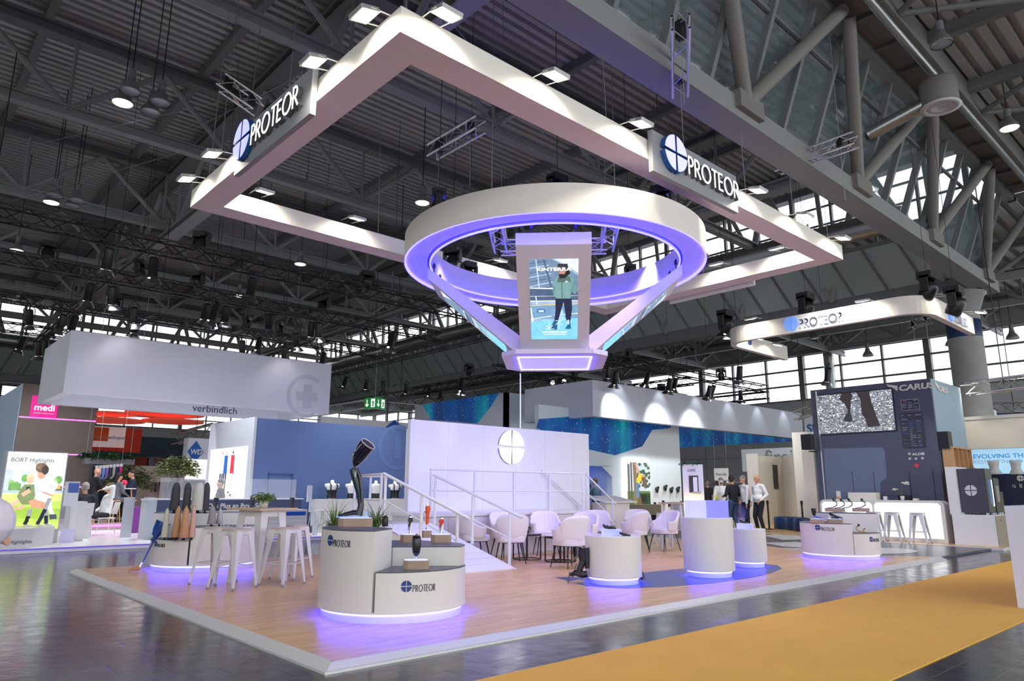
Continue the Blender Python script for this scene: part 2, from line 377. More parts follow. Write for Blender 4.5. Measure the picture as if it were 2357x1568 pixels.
# ---- glazed slanting truss wall over the aisle (runs along X)
def tr(n, mb, m=STEEL): return struct('trim_%d' % n, mb, m)
mb = MB().box(-26, XW + 1, .72, 1.28, 8.0, 8.06).box(-26, XW + 1, .72, .80, 8.06, 8.42).box(-26, XW + 1, 1.2, 1.28, 8.06, 8.42)
for i in range(13):
    x = -24 + i * 4.0; mb.box(x, x + .9, .8, 1.2, 8.06, 8.1)
mb.box(-26, XW + 1, -.15, .12, 10.95, 11.25)
tr(1, mb, STEELL)
tr(2, MB().box(-26, XW + .6, -.75, -.1, 11.2, 11.3).box(-26, XW + .6, -1.0, -.72, 11.0, 11.6).box(-26, XW + .6, -.5, -.42, 11.3, 13.4), SOFF2)
mb = MB()
x = -25.0
while x < XW:
    mb.beam((x, .98, 8.4), (x, .28, 10.3), .1, .16); mb.beam((x, .28, 10.3), (x, .04, 11.0), .1, .16)
    mb.box(x - .03, x + .03, -.72, -.1, 11.1, 11.2); x += 1.35
mb.beam((-26, .3, 10.28), (XW, .3, 10.28), .06, .08)
tr(3, mb, STEEL)
ROOFGLASS = mat('dark tinted roof glass', (.16, .22, .23), .03, alpha=.6, spec=1.0, ior=2.1)
mbg = MB().quad((-26, 1.03, 8.42), (XW, 1.03, 8.42), (XW, .33, 10.3), (-26, .33, 10.3)).quad((-26, .33, 10.3), (XW, .33, 10.3), (XW, .1, 11.0), (-26, .1, 11.0))
struct('window_1', mbg, ROOFGLASS)
mb = MB(); nod = [-7 + 5.1 * i for i in range(-2, 7)]
for a in nod:
    mb.tube((a, .8, 8.3), (a + 2.4, -.3, 11.0), .14, 12).tube((a + .2, .8, 8.3), (a - 2.4, -.3, 11.0), .14, 12)
    mb.box(a - .35, a + .5, .6, .95, 8.15, 8.5)
tr(4, mb, SOFF2)
# ---- far clerestory wall (runs along Y) and left clerestory wall (runs along X at Y=49)
DGLASS = mat('grey green wired glass', (.30, .36, .35), .25, spec=.8)
def clerestory(base, T, L, first):
    mb = MB(T).box(0, L, -.25, .25, 8.0, 8.55).box(0, L, -.1, .35, 13.1, 13.4).box(0, L, -.12, .2, 9.95, 10.15)
    x = 0.0; k = 0
    while x < L:
        w = .09 if k % 4 == 0 else .045
        mb.box(x - w, x + w, -.08, .08, 10.1, 13.2); x += 1.55; k += 1
    for z in (10.9, 11.7, 12.45): mb.box(0, L, -.04, .04, z - .035, z + .035)
    mb.build('trim_%d' % base, STEEL, kind='structure')
    gl = MB(T).slab([(0, -.3, 8.5), (L, -.3, 8.5), (L, -1.1, 10.0), (0, -1.1, 10.0)], (0, .04, .04)); struct('wall_%s' % first, gl, DGLASS)
    m2 = MB(T); x = 0.4
    while x < L - 1: m2.beam((x, -.34, 8.5), (x + .5, -1.14, 10.0), .06, .05); x += 1.2
    m2.box(0, L, -1.2, -.1, 9.95, 10.08)
    struct('trim_%d' % (base + 1), m2, STEEL)
    m3 = MB(T); x = 1.0
    while x < L - 2.4:
        m3.tube((x, -.35, 8.5), (x + 1.9, -1.3, 13.2), .13, 10).tube((x + 3.8, -.35, 8.5), (x + 1.9, -1.3, 13.2), .13, 10); m3.tube((x, -.35, 8.4), (x, -.9, 13.2), .09); x += 3.8
    m3.box(0, L, -1.45, -1.15, 13.0, 13.35)
    struct('trim_%d' % (base + 2), m3, STEELL)
clerestory(5, MX(((0, 1, 0, XW), (1, 0, 0, 1), (0, 0, 1, 0), (0, 0, 0, 1))), 48, 'far_glazing')
clerestory(8, MX(((1, 0, 0, -24), (0, 1, 0, YW), (0, 0, 1, 0), (0, 0, 0, 1))), 48, 'left_glazing')
# outer walls of the low bays with window bands
def outer(base, T, L, nm):
    struct('wall_' + nm, MB(T).box(0, L, 0, .3, 0, 6.9).box(0, L, 0, .3, 9.8, 11), mat('grey wall panels', (.48, .49, .5), .6, var=.1, vscale=.7))
    mb = MB(T); x = 0.0; k = 0
    while x <= L:
        w = .16 if k % 3 == 0 else .05
        mb.box(x - w, x + w, -.15 if k % 3 == 0 else -.02, .2, 6.9, 9.8); x += 2.4; k += 1
    for z in (6.95, 7.9, 8.85, 9.75): mb.box(0, L, -.04, .12, z - .05, z + .05)
    x = 0
    while x < L: mb.box(x - .01, x + .01, -.01, 0, 0, 6.9); x += 3.6
    for z in (1.8, 3.5, 5.2): mb.box(0, L, -.01, 0, z, z + .03)
    struct('trim_%d' % base, mb, STEEL)
outer(11, MX(((0, 1, 0, 40), (1, 0, 0, -14), (0, 0, 1, 0), (0, 0, 0, 1))), 80, 'right')
outer(15, MX(((0, 1, 0, -26.5), (1, 0, 0, -6), (0, 0, 1, 0), (0, 0, 0, 1))), 72, 'left')
outer(12, MX(((1, 0, 0, -24), (0, 1, 0, 66), (0, 0, 1, 0), (0, 0, 0, 1))), 64, 'back')

# ---- roof girders: each one a steel lattice of its own
def girder(nm, label, p0, p1, zb, zt, step, group, w=.26, second=None):
    p0 = V(p0); p1 = V(p1); d = p1 - p0; L = d.length; d.normalize(); n = V((-d.y, d.x, 0))
    t = thing(nm, label, 'roof truss', (p0.x, p0.y, zb), group)
    z3 = V((0, 0, 1))
    up = MB(); up.beam(p0 + z3 * zt, p1 + z3 * zt, w * 1.3, .06); up.beam(p0 + z3 * (zt - .28), p1 + z3 * (zt - .28), w * 1.3, .05); up.beam(p0 + z3 * (zt - .14), p1 + z3 * (zt - .14), .05, .26)
    up.build('top_chord', STEEL, t)
    lo = MB(); lo.beam(p0 + z3 * zb, p1 + z3 * zb, w, .05); lo.beam(p0 + z3 * (zb + .25), p1 + z3 * (zb + .25), w, .05); lo.beam(p0 + z3 * (zb + .125), p1 + z3 * (zb + .125), .05, .24)
    lo.build('bottom_chord', STEELL, t)
    wb = MB(); x = 0.0
    while x + step <= L + .1:
        a = p0 + d * x; m = p0 + d * (x + step / 2); b = p0 + d * (x + step)
        wb.tube(a + z3 * (zb + .2), m + z3 * (zt - .3), .085, 8).tube(b + z3 * (zb + .2), m + z3 * (zt - .3), .085, 8)
        wb.tube(a + z3 * (zb + .2), a + z3 * (zt - .3), .05, 6); x += step
    wb.build('web', STEELL, t)
    return t
for i, y in enumerate((8.0, 14.8, 21.6, 28.4, 35.2, 42)):
    girder('roof_truss', 'grey steel lattice roof truss under the high roof, %s from the glazed slope' % ['first', 'second', 'third', 'fourth', 'fifth', 'sixth'][i], (-26, y, 0), (XW - 1.5, y, 0), 10.7, 13.1, 4.3, 'lattice trusses under the high roof')
for i, x in enumerate((-8, 4.3, 16.4)):
    girder('roof_truss', ['heavy grey main roof truss at the far left', 'heavy grey main roof truss above the left side of the white frame', 'heavy grey main roof truss beyond the round hanging ring'][i], (x, 1.3, 0), (x, YW - 1.5, 0), 10.2, 12.9, 4.8, None, w=.42)
mb = MB(); x = -24.0
while x < XW: mb.beam((x, -.3, 13.22), (x, YW, 13.22), .2, .26); x += 3.85
tr(13, mb, STEEL)
mb = MB(); x = -24.0
while x < 40: mb.beam((x, -16, 11.4), (x, -1, 11.4), .2, .28); x += 2.9
mb.beam((-26, -3.6, 11.1), (40, -3.6, 11.1), .1, .1); x = -23
while x < 38: mb.tube((x, -1, 11.1), (x + 2.9, -5, 11.1), .07).tube((x + 2.9, -5, 11.1), (x + 5.8, -1, 11.1), .07); x += 5.8
tr(14, mb, STEEL)
for i, x in enumerate((28.5, 33, 37.5)):
    girder('roof_truss', 'grey lattice truss under the low rear roof by the bright windows', (x, -8, 0), (x, 64, 0), 9.3, 10.8, 3.2, 'trusses under the low rear roof', w=.16)
for i, y in enumerate((-4, 4, 12, 20, 28)):
    girder('roof_truss', 'grey cross truss between the far glazing and the window wall', (24.6, y, 0), (39.8, y, 0), 9.3, 10.8, 3.0, 'cross trusses under the low rear roof', w=.14)
for i, y in enumerate((54, 60)):
    girder('roof_truss', 'grey lattice truss under the low roof beyond the left windows', (-20, y, 0), (24, y, 0), 9.3, 10.8, 3.2, 'trusses under the low back roof', w=.16)
# ---- ducts
def duct(nm, label, ps, r, cat='air duct'):
    t = MB(); ps = [V(p) for p in ps]; q = []
    rr = []
    for a, b in zip(ps[:-1], ps[1:]):
        L = (b - a).length; n = max(2, int(L / .12)) if L < 60 else int(L / .25)
        for i in range(n):
            q.append(a + (b - a) * (i / n)); rr.append(r * (1.03 if i % 2 else .98))
    q.append(ps[-1]); rr.append(r)
    t.path(q, rr, 14); tag(t.build(nm, GALV), label, cat); return t
duct('air_duct', 'long silver spiral duct running along the far window sill', [(22.2, 2.5, 10.5), (22.2, 47, 10.5)], .42)
duct('air_duct', 'silver spiral duct running along the left clerestory windows', [(-20, 47.6, 10.35), (21.5, 47.6, 10.35)], .42)
duct('air_duct', 'thick silver duct leaving the far roof edge to the right', [(26, -.9, 10.2), (33, -2.5, 10.2)], .5)
duct('air_duct', 'thin silver spiral pipe running along the roof edge at upper right', [(-10, -.86, 10.85), (24, -.86, 10.85)], .09)
duct('down_pipe', 'vertical silver duct bending down before the rear windows', [(39.6, 12.9, 10.8), (39.6, 12.9, 7.0)], .3)
p = G(2165, 245, 9.9)
t = thing('air_diffuser', 'round drum air diffuser hanging from the glazed slope at upper right', 'air diffuser', p)
MB().lathe([(.02, .62), (.36, .62), (.38, .55), (.38, .05), (.36, .02)], p, 28).build('drum', SOFF2, t)
MB().lathe([(.4, .0), (.42, -.03), (.3, -.05), (.29, .0), (.24, -.02), (.2, -.04), (.19, .0), (.0, .01)], p, 28).build('outlet_ring', mat('white painted ring', (.6, .6, .62), .4), t)
q = []; a = p + V((0, 0, .25)); b = V((p.x - .25, .55, 9.7))
for i in range(24): q.append(a + (b - a) * (i / 23))
MB().path(q, [.17 if i % 2 else .155 for i in range(24)], 14).build('flexible_hose', GALV, t)
# ---- column at the corner of the roof
cx, cy = 24.3, 1.75
t = thing('concrete_column', 'round grey concrete column with dark capital behind the navy tower', 'column', (cx, cy, 0))
MB().lathe([(.52, 0), (.52, 7.2)], (cx, cy, 0), 28).build('shaft', CONC, t)
MB().lathe([(.525, 6.45), (.525, 7.05), (.5, 7.06)], (cx, cy, 0), 28).build('number_band', mat('navy band', (.02, .04, .12), .4), t)
MB().lathe([(.45, 7.15), (.72, 7.9), (.8, 7.95), (.8, 8.05)], (cx, cy, 0), 20).build('capital', STEELL, t)
dd = (C0 - V((cx, cy, 0))); dd.z = 0; dd.normalize(); tx = V((-dd.y, dd.x, 0))
text('number', frame(V((cx, cy, 6.55)) + dd * .53 + tx * .12, tx, (0, 0, 1)), '1', .4, WHITE, t)

# ---- high-bay bell lamps
def bell(on, tall=1):
    t = thing('bell_lamp', 'lamp', 'pendant lamp', (0, 0, 0))
    MB().lathe([(.21, 0), (.215, .015), (.17, .12), (.1, .22), (.09, .25), (.09, .3), (.0, .3)], n=20).build('shade', mat('grey lamp shade', (.28, .29, .3), .35, .6), t)
    MB().lathe([(.0, .012), (.19, .012), (.2, .02)], n=20).build('lens', LAMPON if on else LAMPOFF, t)
    MB().tube((0, 0, .3), (0, 0, .52), .075, 10).build('ballast', STEEL, t)
    MB().tube((0, 0, .5), (0, 0, 3.7 if tall else 1.7), .012, 6).build('hanger', BLACK, t)
    return t
BL = {}
def put_bell(px, py, z, on, label, group=None):
    k = (on, z > 10)
    if k not in BL: BL[k] = bell(on, z < 10); o = BL[k]; o.location = G(px, py, z)
    else: o = dup(BL[k], G(px, py, z))
    o['label'] = label
    if group: o['group'] = group
    return o
put_bell(282, 238, 9.6, 1, 'lit bell lamp in the upper left cluster of four under the roof')
for q in ((299, 212), (346, 260), (368, 238)): put_bell(*q, 9.6, 0, 'unlit bell lamp in the upper left cluster of four under the roof', 'unlit bell lamps of the upper left cluster')
put_bell(118, 467, 9.6, 1, 'lit bell lamp in the middle left cluster above the black trusses')
for q in ((126, 452), (176, 463), (166, 475)): put_bell(*q, 9.6, 0, 'unlit bell lamp in the middle left cluster above the black trusses', 'unlit bell lamps of the middle left cluster')
for q, l in (((38, 577), 'lit bell lamp at the left edge between the black lighting trusses'), ((972, 468), 'lit bell lamp just left of the round hanging ring'), ((691, 609), 'lit bell lamp below the far side of the white frame'), ((550, 682), 'small lit bell lamp behind the black trusses, left of centre')): put_bell(*q, 9.6, 1, l)
put_bell(2168, 103, 10.2, 0, 'unlit bell lamp under the side roof above the drum diffuser')
put_bell(2324, 296, 10.2, 1, 'lit bell lamp under the side roof at the upper right edge')
for q in ((1734, 786), (1998, 820), (2190, 795), (2331, 780), (1875, 780)): 
    o = dup(BL[(0, False)], onX(*q, 33)); o['label'] = 'dark bell lamp hanging against the bright rear windows'; o['group'] = 'bell lamps before the rear windows'; o.scale = (1.2, 1.2, 2.4) if 0 else (1.2,) * 3
# ================================================================ OUR STAND: platform
PZ = .05
struct('floor_stand', MB().prism([(0, 0), (13.6, 0), (12.4, 1.55), (13.4, 3.4), (14.6, 8.45), (0, 8.45)], .004, PZ), OAKF)
SLATE = mat('slate blue vinyl', s(72, 76, 92), .3)
struct('floor_slate', MB().prism([(12.4, 1.55), (13.6, 0), (17.1, -.05), (17.35, .5), (17.45, 2.57), (18.3, 5.6), (19.5, 9.5), (14.8, 9.5), (14.6, 8.45), (13.4, 3.4)], .002, .046), SLATE)
struct('floor_bar', MB().prism([(17.1, -.2), (22.5, -.2), (30, 12), (22, 14), (19.6, 9.6), (18.2, 5.6), (17.3, 2.6)], .003, PZ + .004), OAKF)
struct('floor_edge_bar', MB().prism([(17.0, -.3), (22.5, -.3), (22.5, -.2), (17.1, -.2), (17.3, 2.6), (18.2, 5.6), (19.6, 9.6), (19.48, 9.6), (18.08, 5.6), (17.18, 2.6)], .002, PZ + .008), ALUW)
def edge(nm, a, b, n, m1=.12, m2=.12):   # bevelled aluminium edge: a->b along platform, n outward
    a, b, n = V(a), V(b), V(n); d = (b - a).normalized(); mb = MB()
    prof = [(-.012, PZ + .006), (.012, PZ + .006), (.10, .02), (.125, .018), (.125, 0), (-.012, 0)]
    vs = [(a + n * x - d * (x * m1 / .12 if x > 0 else 0)) + V((0, 0, z)) for x, z in prof] + [(b + n * x + d * (x * m2 / .12 if x > 0 else 0)) + V((0, 0, z)) for x, z in prof]
    k = len(prof); mb.add(vs, [(i, (i + 1) % k, k + (i + 1) % k, k + i) for i in range(k)] + [tuple(range(k)), tuple(range(2 * k - 1, k - 1, -1))])
    mb.build(nm, ALUW, kind='structure')
edge('trim_20', (0, 8.45, 0), (0, 0, 0), (-1, 0, 0), 0, .12)
edge('trim_21', (0, 0, 0), (13.6, 0, 0), (0, -1, 0), .12, 0)
BLUEV = mat('blue vinyl floor print', s(66, 84, 128), .3)
sw = [(5.12, 2.61), (4.73, 1.65), (4.96, 1.16), (5.42, .93), (6.33, .7), (7.38, .68), (8.16, .77), (8.97, 1.0), (9.4, 1.3), (9.42, 1.55), (9.1, 1.8), (8.6, 1.95), (7.5, 2.1), (6.35, 2.15), (5.64, 2.3)]
tag(MB().prism(sw, PZ, PZ + .004).build('floor_inlay', BLUEV), 'blue swoosh inlay in the oak floor under the three round counters', 'floor inlay')
WV = mat('white vinyl floor print', (.75, .74, .72), .35)
for q, l in ((((1755, 1233), (1800, 1230), (1860, 1236), (1868, 1241), (1800, 1243)), 'white floor shape furthest back on the slate floor'),
             (((1755, 1250), (1830, 1248), (1868, 1251), (1868, 1262), (1800, 1258)), 'white pointed floor shape left of the right counter'),
             (((1790, 1262), (1868, 1263), (1868, 1268)), 'small white floor triangle near the right counter')):
    pp = [G(x, y, .05) for x, y in q]; tag(MB().prism([(p.x, p.y) for p in pp], .05, .054).build('floor_inlay', WV), l, 'floor inlay')
a = G(2035, 1268, .05); tag(MB().prism([(a.x + .95 * cos(t * pi / 12), a.y + .62 * sin(t * pi / 12)) for t in range(24)], .05, .054).build('floor_inlay', WV), 'white oval floor shape right of the right counter', 'floor inlay')

# ================================================================ round stepped counters
def wrapc(mb, c, r, a0, z0):
    mb.v = [V((c[0] + (r + p.z) * cos(a0 + p.x / r), c[1] + (r + p.z) * sin(a0 + p.x / r), z0 + p.y)) for p in mb.v]; return mb
def logo_c(t, c, r, a0, z0, h, word='PROTEOR', sw=None):
    er = h * .9; w = strokes(MX.Identity(4), word, h, h * .1, .004)[1] + er * 2 + h * .2
    sh = MX.Translation((-w / 2, 0, 0))
    wrapc(emblem(sh @ MX.Translation((er, h * .9, 0)), er, .004), c, r + .001, a0, z0).build('emblem', LOGOB, t)
    wrapc(strokes(sh @ MX.Translation((er * 2 + h * .2, 0, 0)), word, h, sw or h * .1, .004)[0], c, r + .001, a0, z0).build('lettering', TEXTD, t)
def disc(c, r, n=144): return [(c[0] + r * cos(2 * pi * i / n), c[1] + r * sin(2 * pi * i / n)) for i in range(n)]
def arcp(c, r, a0, a1, n=48): return [(c[0] + r * cos(RD(a0 + (a1 - a0) * i / n)), c[1] + r * sin(RD(a0 + (a1 - a0) * i / n))) for i in range(n + 1)]
def plinth(t, c, r):
    MB().prism(disc(c, r - .075), PZ, .125).build('plinth', WHITE, t)
    MB().prism(disc(c, r - .068), .118, .142).build('led_strip', LEDB, t)
    MB().prism(disc(c, r - .03), .142, .158).build('base_board', WHITE, t)
def seg(t, pts, z1, z0=.158, nm='body', top=True):
    MB().prism(pts, z0, z1 - .012).build(nm, WHITE, t)
    if top: MB().prism(pts, z1 - .012, z1).build('top_board', GREYTOP, t)
# 1. front counter
c1 = (1.6, 1.65); r1 = .80
t = thing('display_counter', 'large round stepped counter nearest the camera, glowing blue at its foot', 'counter', (c1[0], c1[1], PZ), None)
plinth(t, c1, r1 + .02)
zt = zat(c1[0] + r1 * cos(RD(225)), c1[1] + r1 * sin(RD(225)), 1222); zl = zat(c1[0] + r1 * cos(RD(229)), c1[1] + r1 * sin(RD(229)), 1318)
P1 = G(903, 1303, zl); P2 = G(1062, 1302, zl); zm = zat(P1.x, P1.y, 1258)
pk = G(903, 1216, zt)
seg(t, arcp(c1, r1 - .02, 110, 222) + [(pk.x, pk.y)], zt, nm='tall_body')
seg(t, arcp(c1, r1 - .02, 224, 318) + [(P2.x - .02, P2.y), (P1.x, P1.y)], zl, nm='low_body')
seg(t, [(P1.x, P1.y), (P2.x - .02, P2.y)] + arcp(c1, r1 - .03, 325, 455), zm, nm='middle_body')
logo_c(t, c1, r1 - .02, RD(190), zt - .165, .06); logo_c(t, c1, r1 - .02, RD(256), zl - .19, .06)
ztall, zlow, zmid = zt, zl, zm
print('COUNTER1', zt, zl, zm, P1, P2, pk)
# 2. left counter
c2 = (1.67, 7.5); r2 = .86
t = thing('display_counter', 'round stepped counter at the left corner of the stand with limb liners on it', 'counter', (c2[0], c2[1], PZ))
plinth(t, c2, r2 + .02); a_s = 233
zt = zat(c2[0] + r2 * cos(RD(240)), c2[1] + r2 * sin(RD(240)), 1214); zl = zat(c2[0] + r2 * cos(RD(222)), c2[1] + r2 * sin(RD(222)), 1243)
seg(t, arcp(c2, r2 - .02, 150, a_s) + [(c2[0] - .15, c2[1] + .1)], zl, nm='low_body'); seg(t, arcp(c2, r2 - .02, a_s + 2, 330) + [(c2[0] - .12, c2[1] + .08)], zt, nm='middle_body')
zb2 = zat(c2[0] - .3, c2[1] - .1, 1180); seg(t, arcp(c2, r2 - .03, -25, 165), zb2, nm='tall_body')
logo_c(t, c2, r2 - .02, RD(196), zl - .12, .05, 'WAGNER')
Z2 = (zl, zt, zb2); print('C2', Z2)
# 3. right counter
c3 = (11.95, 1.27); r3 = .75
t = thing('display_counter', 'round stepped counter at the right end of the stand in front of the bar', 'counter', (c3[0], c3[1], PZ))
plinth(t, c3, r3 + .02)
zt = zat(c3[0] - .6, c3[1] - .4, 1206); zl = zat(c3[0] - .35, c3[1] - .6, 1228); zb3 = zat(c3[0] + .1, c3[1], 1181)
seg(t, arcp(c3, r3 - .02, 120, 222) + [(c3[0] - .1, c3[1] + .1)], zt, nm='tall_body'); seg(t, arcp(c3, r3 - .02, 223, 300) + [(c3[0] - .08, c3[1] + .05)], zl, nm='low_body')
seg(t, arcp(c3, r3 - .03, -58, 62) + [(c3[0] + .02, c3[1] + .2)], zb3, nm='back_body'); seg(t, [(c3[0] + .02, c3[1] + .2)] + arcp(c3, r3 - .02, 62, 119), zt, nm='side_body')
logo_c(t, c3, r3 - .02, RD(183), zt - .14, .062); logo_c(t, c3, r3 - .02, RD(262), zl - .16, .055)
Z3 = (zt, zl, zb3); print('C3', Z3)
# round plain counters
def roundc(c, r, ytop, label, lit=True):
    z = zat(c[0] - r * .84, c[1] - r * .54, ytop)
    t = thing('round_counter', label, 'counter', (c[0], c[1], PZ)); plinth(t, c, r + .02)
    MB().prism(disc(c, r), .15, z - .01).build('body', WHITE, t); MB().prism(disc(c, r), z - .01, z).build('top_board', mat('frosted white top', (.8, .8, .85), .3), t)
    print('round', z); return z
zc2 = roundc((5.31, 1.65), .40, 1236, 'low round white counter with the walking braces leaning on its left')
zc3 = roundc((7.10, 1.22), .385, 1193, 'tallest round white counter, under the blue lit acrylic block')
zc4 = roundc((8.85, 1.53), .30, 1219, 'round white counter on the right, behind the tallest round one')

# ================================================================ exhibits on the counters
def oak_block(label, pts, z, h, cat='wooden block', group=None):
    p = V((sum(a for a, b in pts) / len(pts), sum(b for a, b in pts) / len(pts), z))
    t = thing('display_block', label, cat, p, group); MB().prism(pts, z, z + h).build('wood_block', OAKB, t)
    q = [(p.x + (a - p.x) * .93, p.y + (b - p.y) * .93) for a, b in pts]
    MB().prism(q, z + h, z + h + .004).build('light_plate', mat('light blue lit plate', (.6, .65, .9), .3, emit=.9, ecol=(.35, .4, 1)), t); return z + h + .004
def oct_(c, w, d, rz=0, k=.3):
    P = [(w * (1 - k), d), (w, d * (1 - k)), (w, -d * (1 - k)), (w * (1 - k), -d), (-w * (1 - k), -d), (-w, -d * (1 - k)), (-w, d * (1 - k)), (-w * (1 - k), d)]
    return [(c[0] + x * cos(rz) - y * sin(rz), c[1] + x * sin(rz) + y * cos(rz)) for x, y in P]
vr = RD(56.7 - 90)   # rotation so that local x runs to the right of the picture for the front counter
# big leg prosthesis
pb = G(818, 1212, ztall); zb = oak_block('wide rounded oak block under the tall black leg prosthesis', oct_((pb.x + .03, pb.y + .05), .185, .1, vr), ztall, .088)
rt = V((sin(RD(56.7)), -cos(RD(56.7)), 0)); bk = V((cos(RD(56.7)), sin(RD(56.7)), 0)); up = V((0, 0, 1))
o = V((pb.x, pb.y, zb)) + rt * .02 + bk * .04
sc_ = .0
def at_(x, z, y=0): return o + rt * x + up * z + bk * y
pxm = 1 / (FPX / ((o - C0).dot(_f)))   # metres per photo pixel at the leg
def lp(px, py, y=0): return o + rt * ((px - 818) * pxm - .02) + up * ((1191 - py) * pxm * 1.02) + bk * y
t = thing('leg_prosthesis', 'tall black and teal leg prosthesis with open carbon socket on the front counter', 'prosthesis', o)
MB().path([lp(778, 1187), lp(790, 1184), lp(812, 1180), lp(828, 1180)], [.012, .02, .03, .03], 12).build('foot_shell', CARBON, t)
MB().path([lp(824, 1186), lp(828, 1165), lp(826, 1140), lp(818, 1120)], [.042, .036, .03, .032], 12).build('ankle', CARBON, t)
MB().path([lp(826, 1160), lp(822, 1135), lp(816, 1112), lp(808, 1090), lp(803, 1082)], [.026, .036, .046, .044, .03], 16).build('shank_cover', TEAL, t)
MB().path([lp(829, 1158, -.03), lp(827, 1130, -.03), lp(822, 1100, -.03), lp(814, 1082, -.03)], [.012, .018, .024, .02], 10).build('front_cover', CARBON, t)
MB().path([lp(812, 1102, -.035), lp(811, 1088, -.03), lp(810, 1078), lp(809, 1074)], [.018, .026, .022, .016], 10).build('knee_joint', mat('brushed dark steel', (.2, .2, .22), .3, .9), t)
ps = [lp(809, 1076), lp(812, 1068), lp(820, 1052, -.03), lp(831, 1036, -.06), lp(838, 1027, -.08)]
MB().path(ps, [.02, .05, .082, .088, .09], 24).build('socket', mat('glossy black purple socket', (.008, .005, .022), .1, coat=1), t)
d = (ps[-1] - ps[-2]).normalized()
ring = MB(frame(ps[-1], d.orthogonal(), d.cross(d.orthogonal())))
ring.lathe([(.089, -.004), (.095, .004), (.09, .012), (.083, .006), (.08, .0)], n=28).build('socket_rim', mat('pale socket rim', (.45, .42, .38), .4), t)
MB(frame(ps[-1], d.orthogonal(), d.cross(d.orthogonal()))).lathe([(.084, .002), (.0, .001)], n=28).build('socket_opening', BLACK, t)
mb = MB(); mb.path([lp(775, 1189), lp(800, 1190), lp(835, 1189), lp(846, 1187)], .008, 6).tube(lp(841, 1190), lp(841, 1178), .008).build('acrylic_holder', mat('blue lit acrylic', (.3, .4, .9), .1, emit=.5, ecol=(.2, .3, 1)), t)
# black liner cap behind
p = G(886, 1212, ztall); MBT = MB().lathe([(.03, 0), (.034, .02), (.036, .07), (.03, .1), (.016, .115), (.0, .12)], p, 18); tag(MBT.build('silicone_liner', BLACK), 'small black dome liner behind the leg prosthesis', 'liner')
# potted ferns behind the counter come later
def part_knee(px, py0, py1, zt_, label, kind, blockz=None, w=.085):
    pass
def blk(px, py, z, w, d, h, label, k=.35):
    p = G(px, py, z); return V((p.x, p.y, oak_block(label, oct_((p.x, p.y), w, d, vr, k), z, h)))
pF = blk(957, 1309, zlow, .13, .09, .085, 'hexagonal oak block on the low front step under the black bulb socket')
def prof_item(p, label, parts, cat='prosthesis', nm='prosthesis'):
    t = thing(nm, label, cat, p)
    for pn, mt, prof in parts: MB().lathe(prof, p, 20).build(pn, mt, t)
    return t
prof_item(pF, 'dark bulb shaped prosthetic socket standing on the low front block', [
    ('pin', CHROME, [(.004, 0), (.006, .02), (.012, .022), (.012, .03)]), ('socket', CARBON, [(.012, .03), (.036, .06), (.047, .12), (.047, .2), (.04, .235), (.0, .24)]), ('cap', mat('grey cap', (.25, .25, .27), .4), [(.014, .24), (.017, .25), (.008, .257), (0, .257)])])
pA = blk(943, 1248, zmid, .11, .075, .085, 'oak block on the middle step under the silver hydraulic knee'); pB = blk(982, 1238, zmid, .06, .05, .09, 'oak block on the middle step under the orange knee cover'); pC = blk(1015, 1248, zmid, .115, .075, .085, 'oak block on the middle step under the red and grey knee')
def knee(p, label, col, h, cover=False):
    t = thing('prosthetic_knee', label, 'prosthesis', p)
    MB().tube(p, p + up * h * .25, .008, 10).tube(p + up * .01, p + up * .03, .016).build('pin', CHROME, t)
    if cover:
        MB().path([p + up * h * .22, p + up * h * .4 + rt * .003, p + up * h * .62 + rt * .004, p + up * h * .82 + rt * .008, p + up * h * .93], [.016, .021, .022, .034, .028], 14).build('cover', col, t)
        MB().path([p + up * h * .72, p + up * h * .69 - rt * .035], [.02, .012], 10).build('knee_cap', col, t)
        MB().tube(p + up * h * .93, p + up * h, .012, 10).build('pyramid', CHROME, t)
    else:
        MB().beam(p + up * h * .2, p + up * h * .72, .035, .04).tube(p + up * h * .2 - rt * .012, p + up * h * .7 - rt * .012, .014, 10).build('frame', mat('silver grey frame', (.5, .5, .53), .3, .7), t)
        MB().tube(p + up * h * .75 - bk * .028, p + up * h * .75 + bk * .028, .03, 16).tube(p + up * h * .4 - bk * .03 - rt * .015, p + up * h * .65 - bk * .03, .012, 8).build('joint_cover', col, t)
        MB().lathe([(.02, 0), (.022, .02), (.01, .03), (0, .03)], p + up * h * .88, 12).build('pyramid', CHROME, t)
knee(pA, 'silver and black hydraulic prosthetic knee on the middle step', BLACKP, .21); knee(pB, 'orange prosthetic knee with cover on the middle step', mat('orange shell', s(226, 88, 40), .45), .32, True)
knee(pC, 'grey prosthetic knee with red linkage on the middle step', mat('red anodised', (.5, .03, .03), .3, .4), .19)
# small chip marks on low step
mb = MB()
for i in range(14):
    q = G(890 + i * 12 + R.uniform(-5, 5), 1306 + R.uniform(-4, 6), zlow); mb.box(q.x - .014, q.x + .014, q.y - .003, q.y + .003, zlow, zlow + .0015)
mb.build('label_marks', mat('pale print', (.35, .36, .42), .5), bpy.data.objects['display_counter'], kind='stuff')

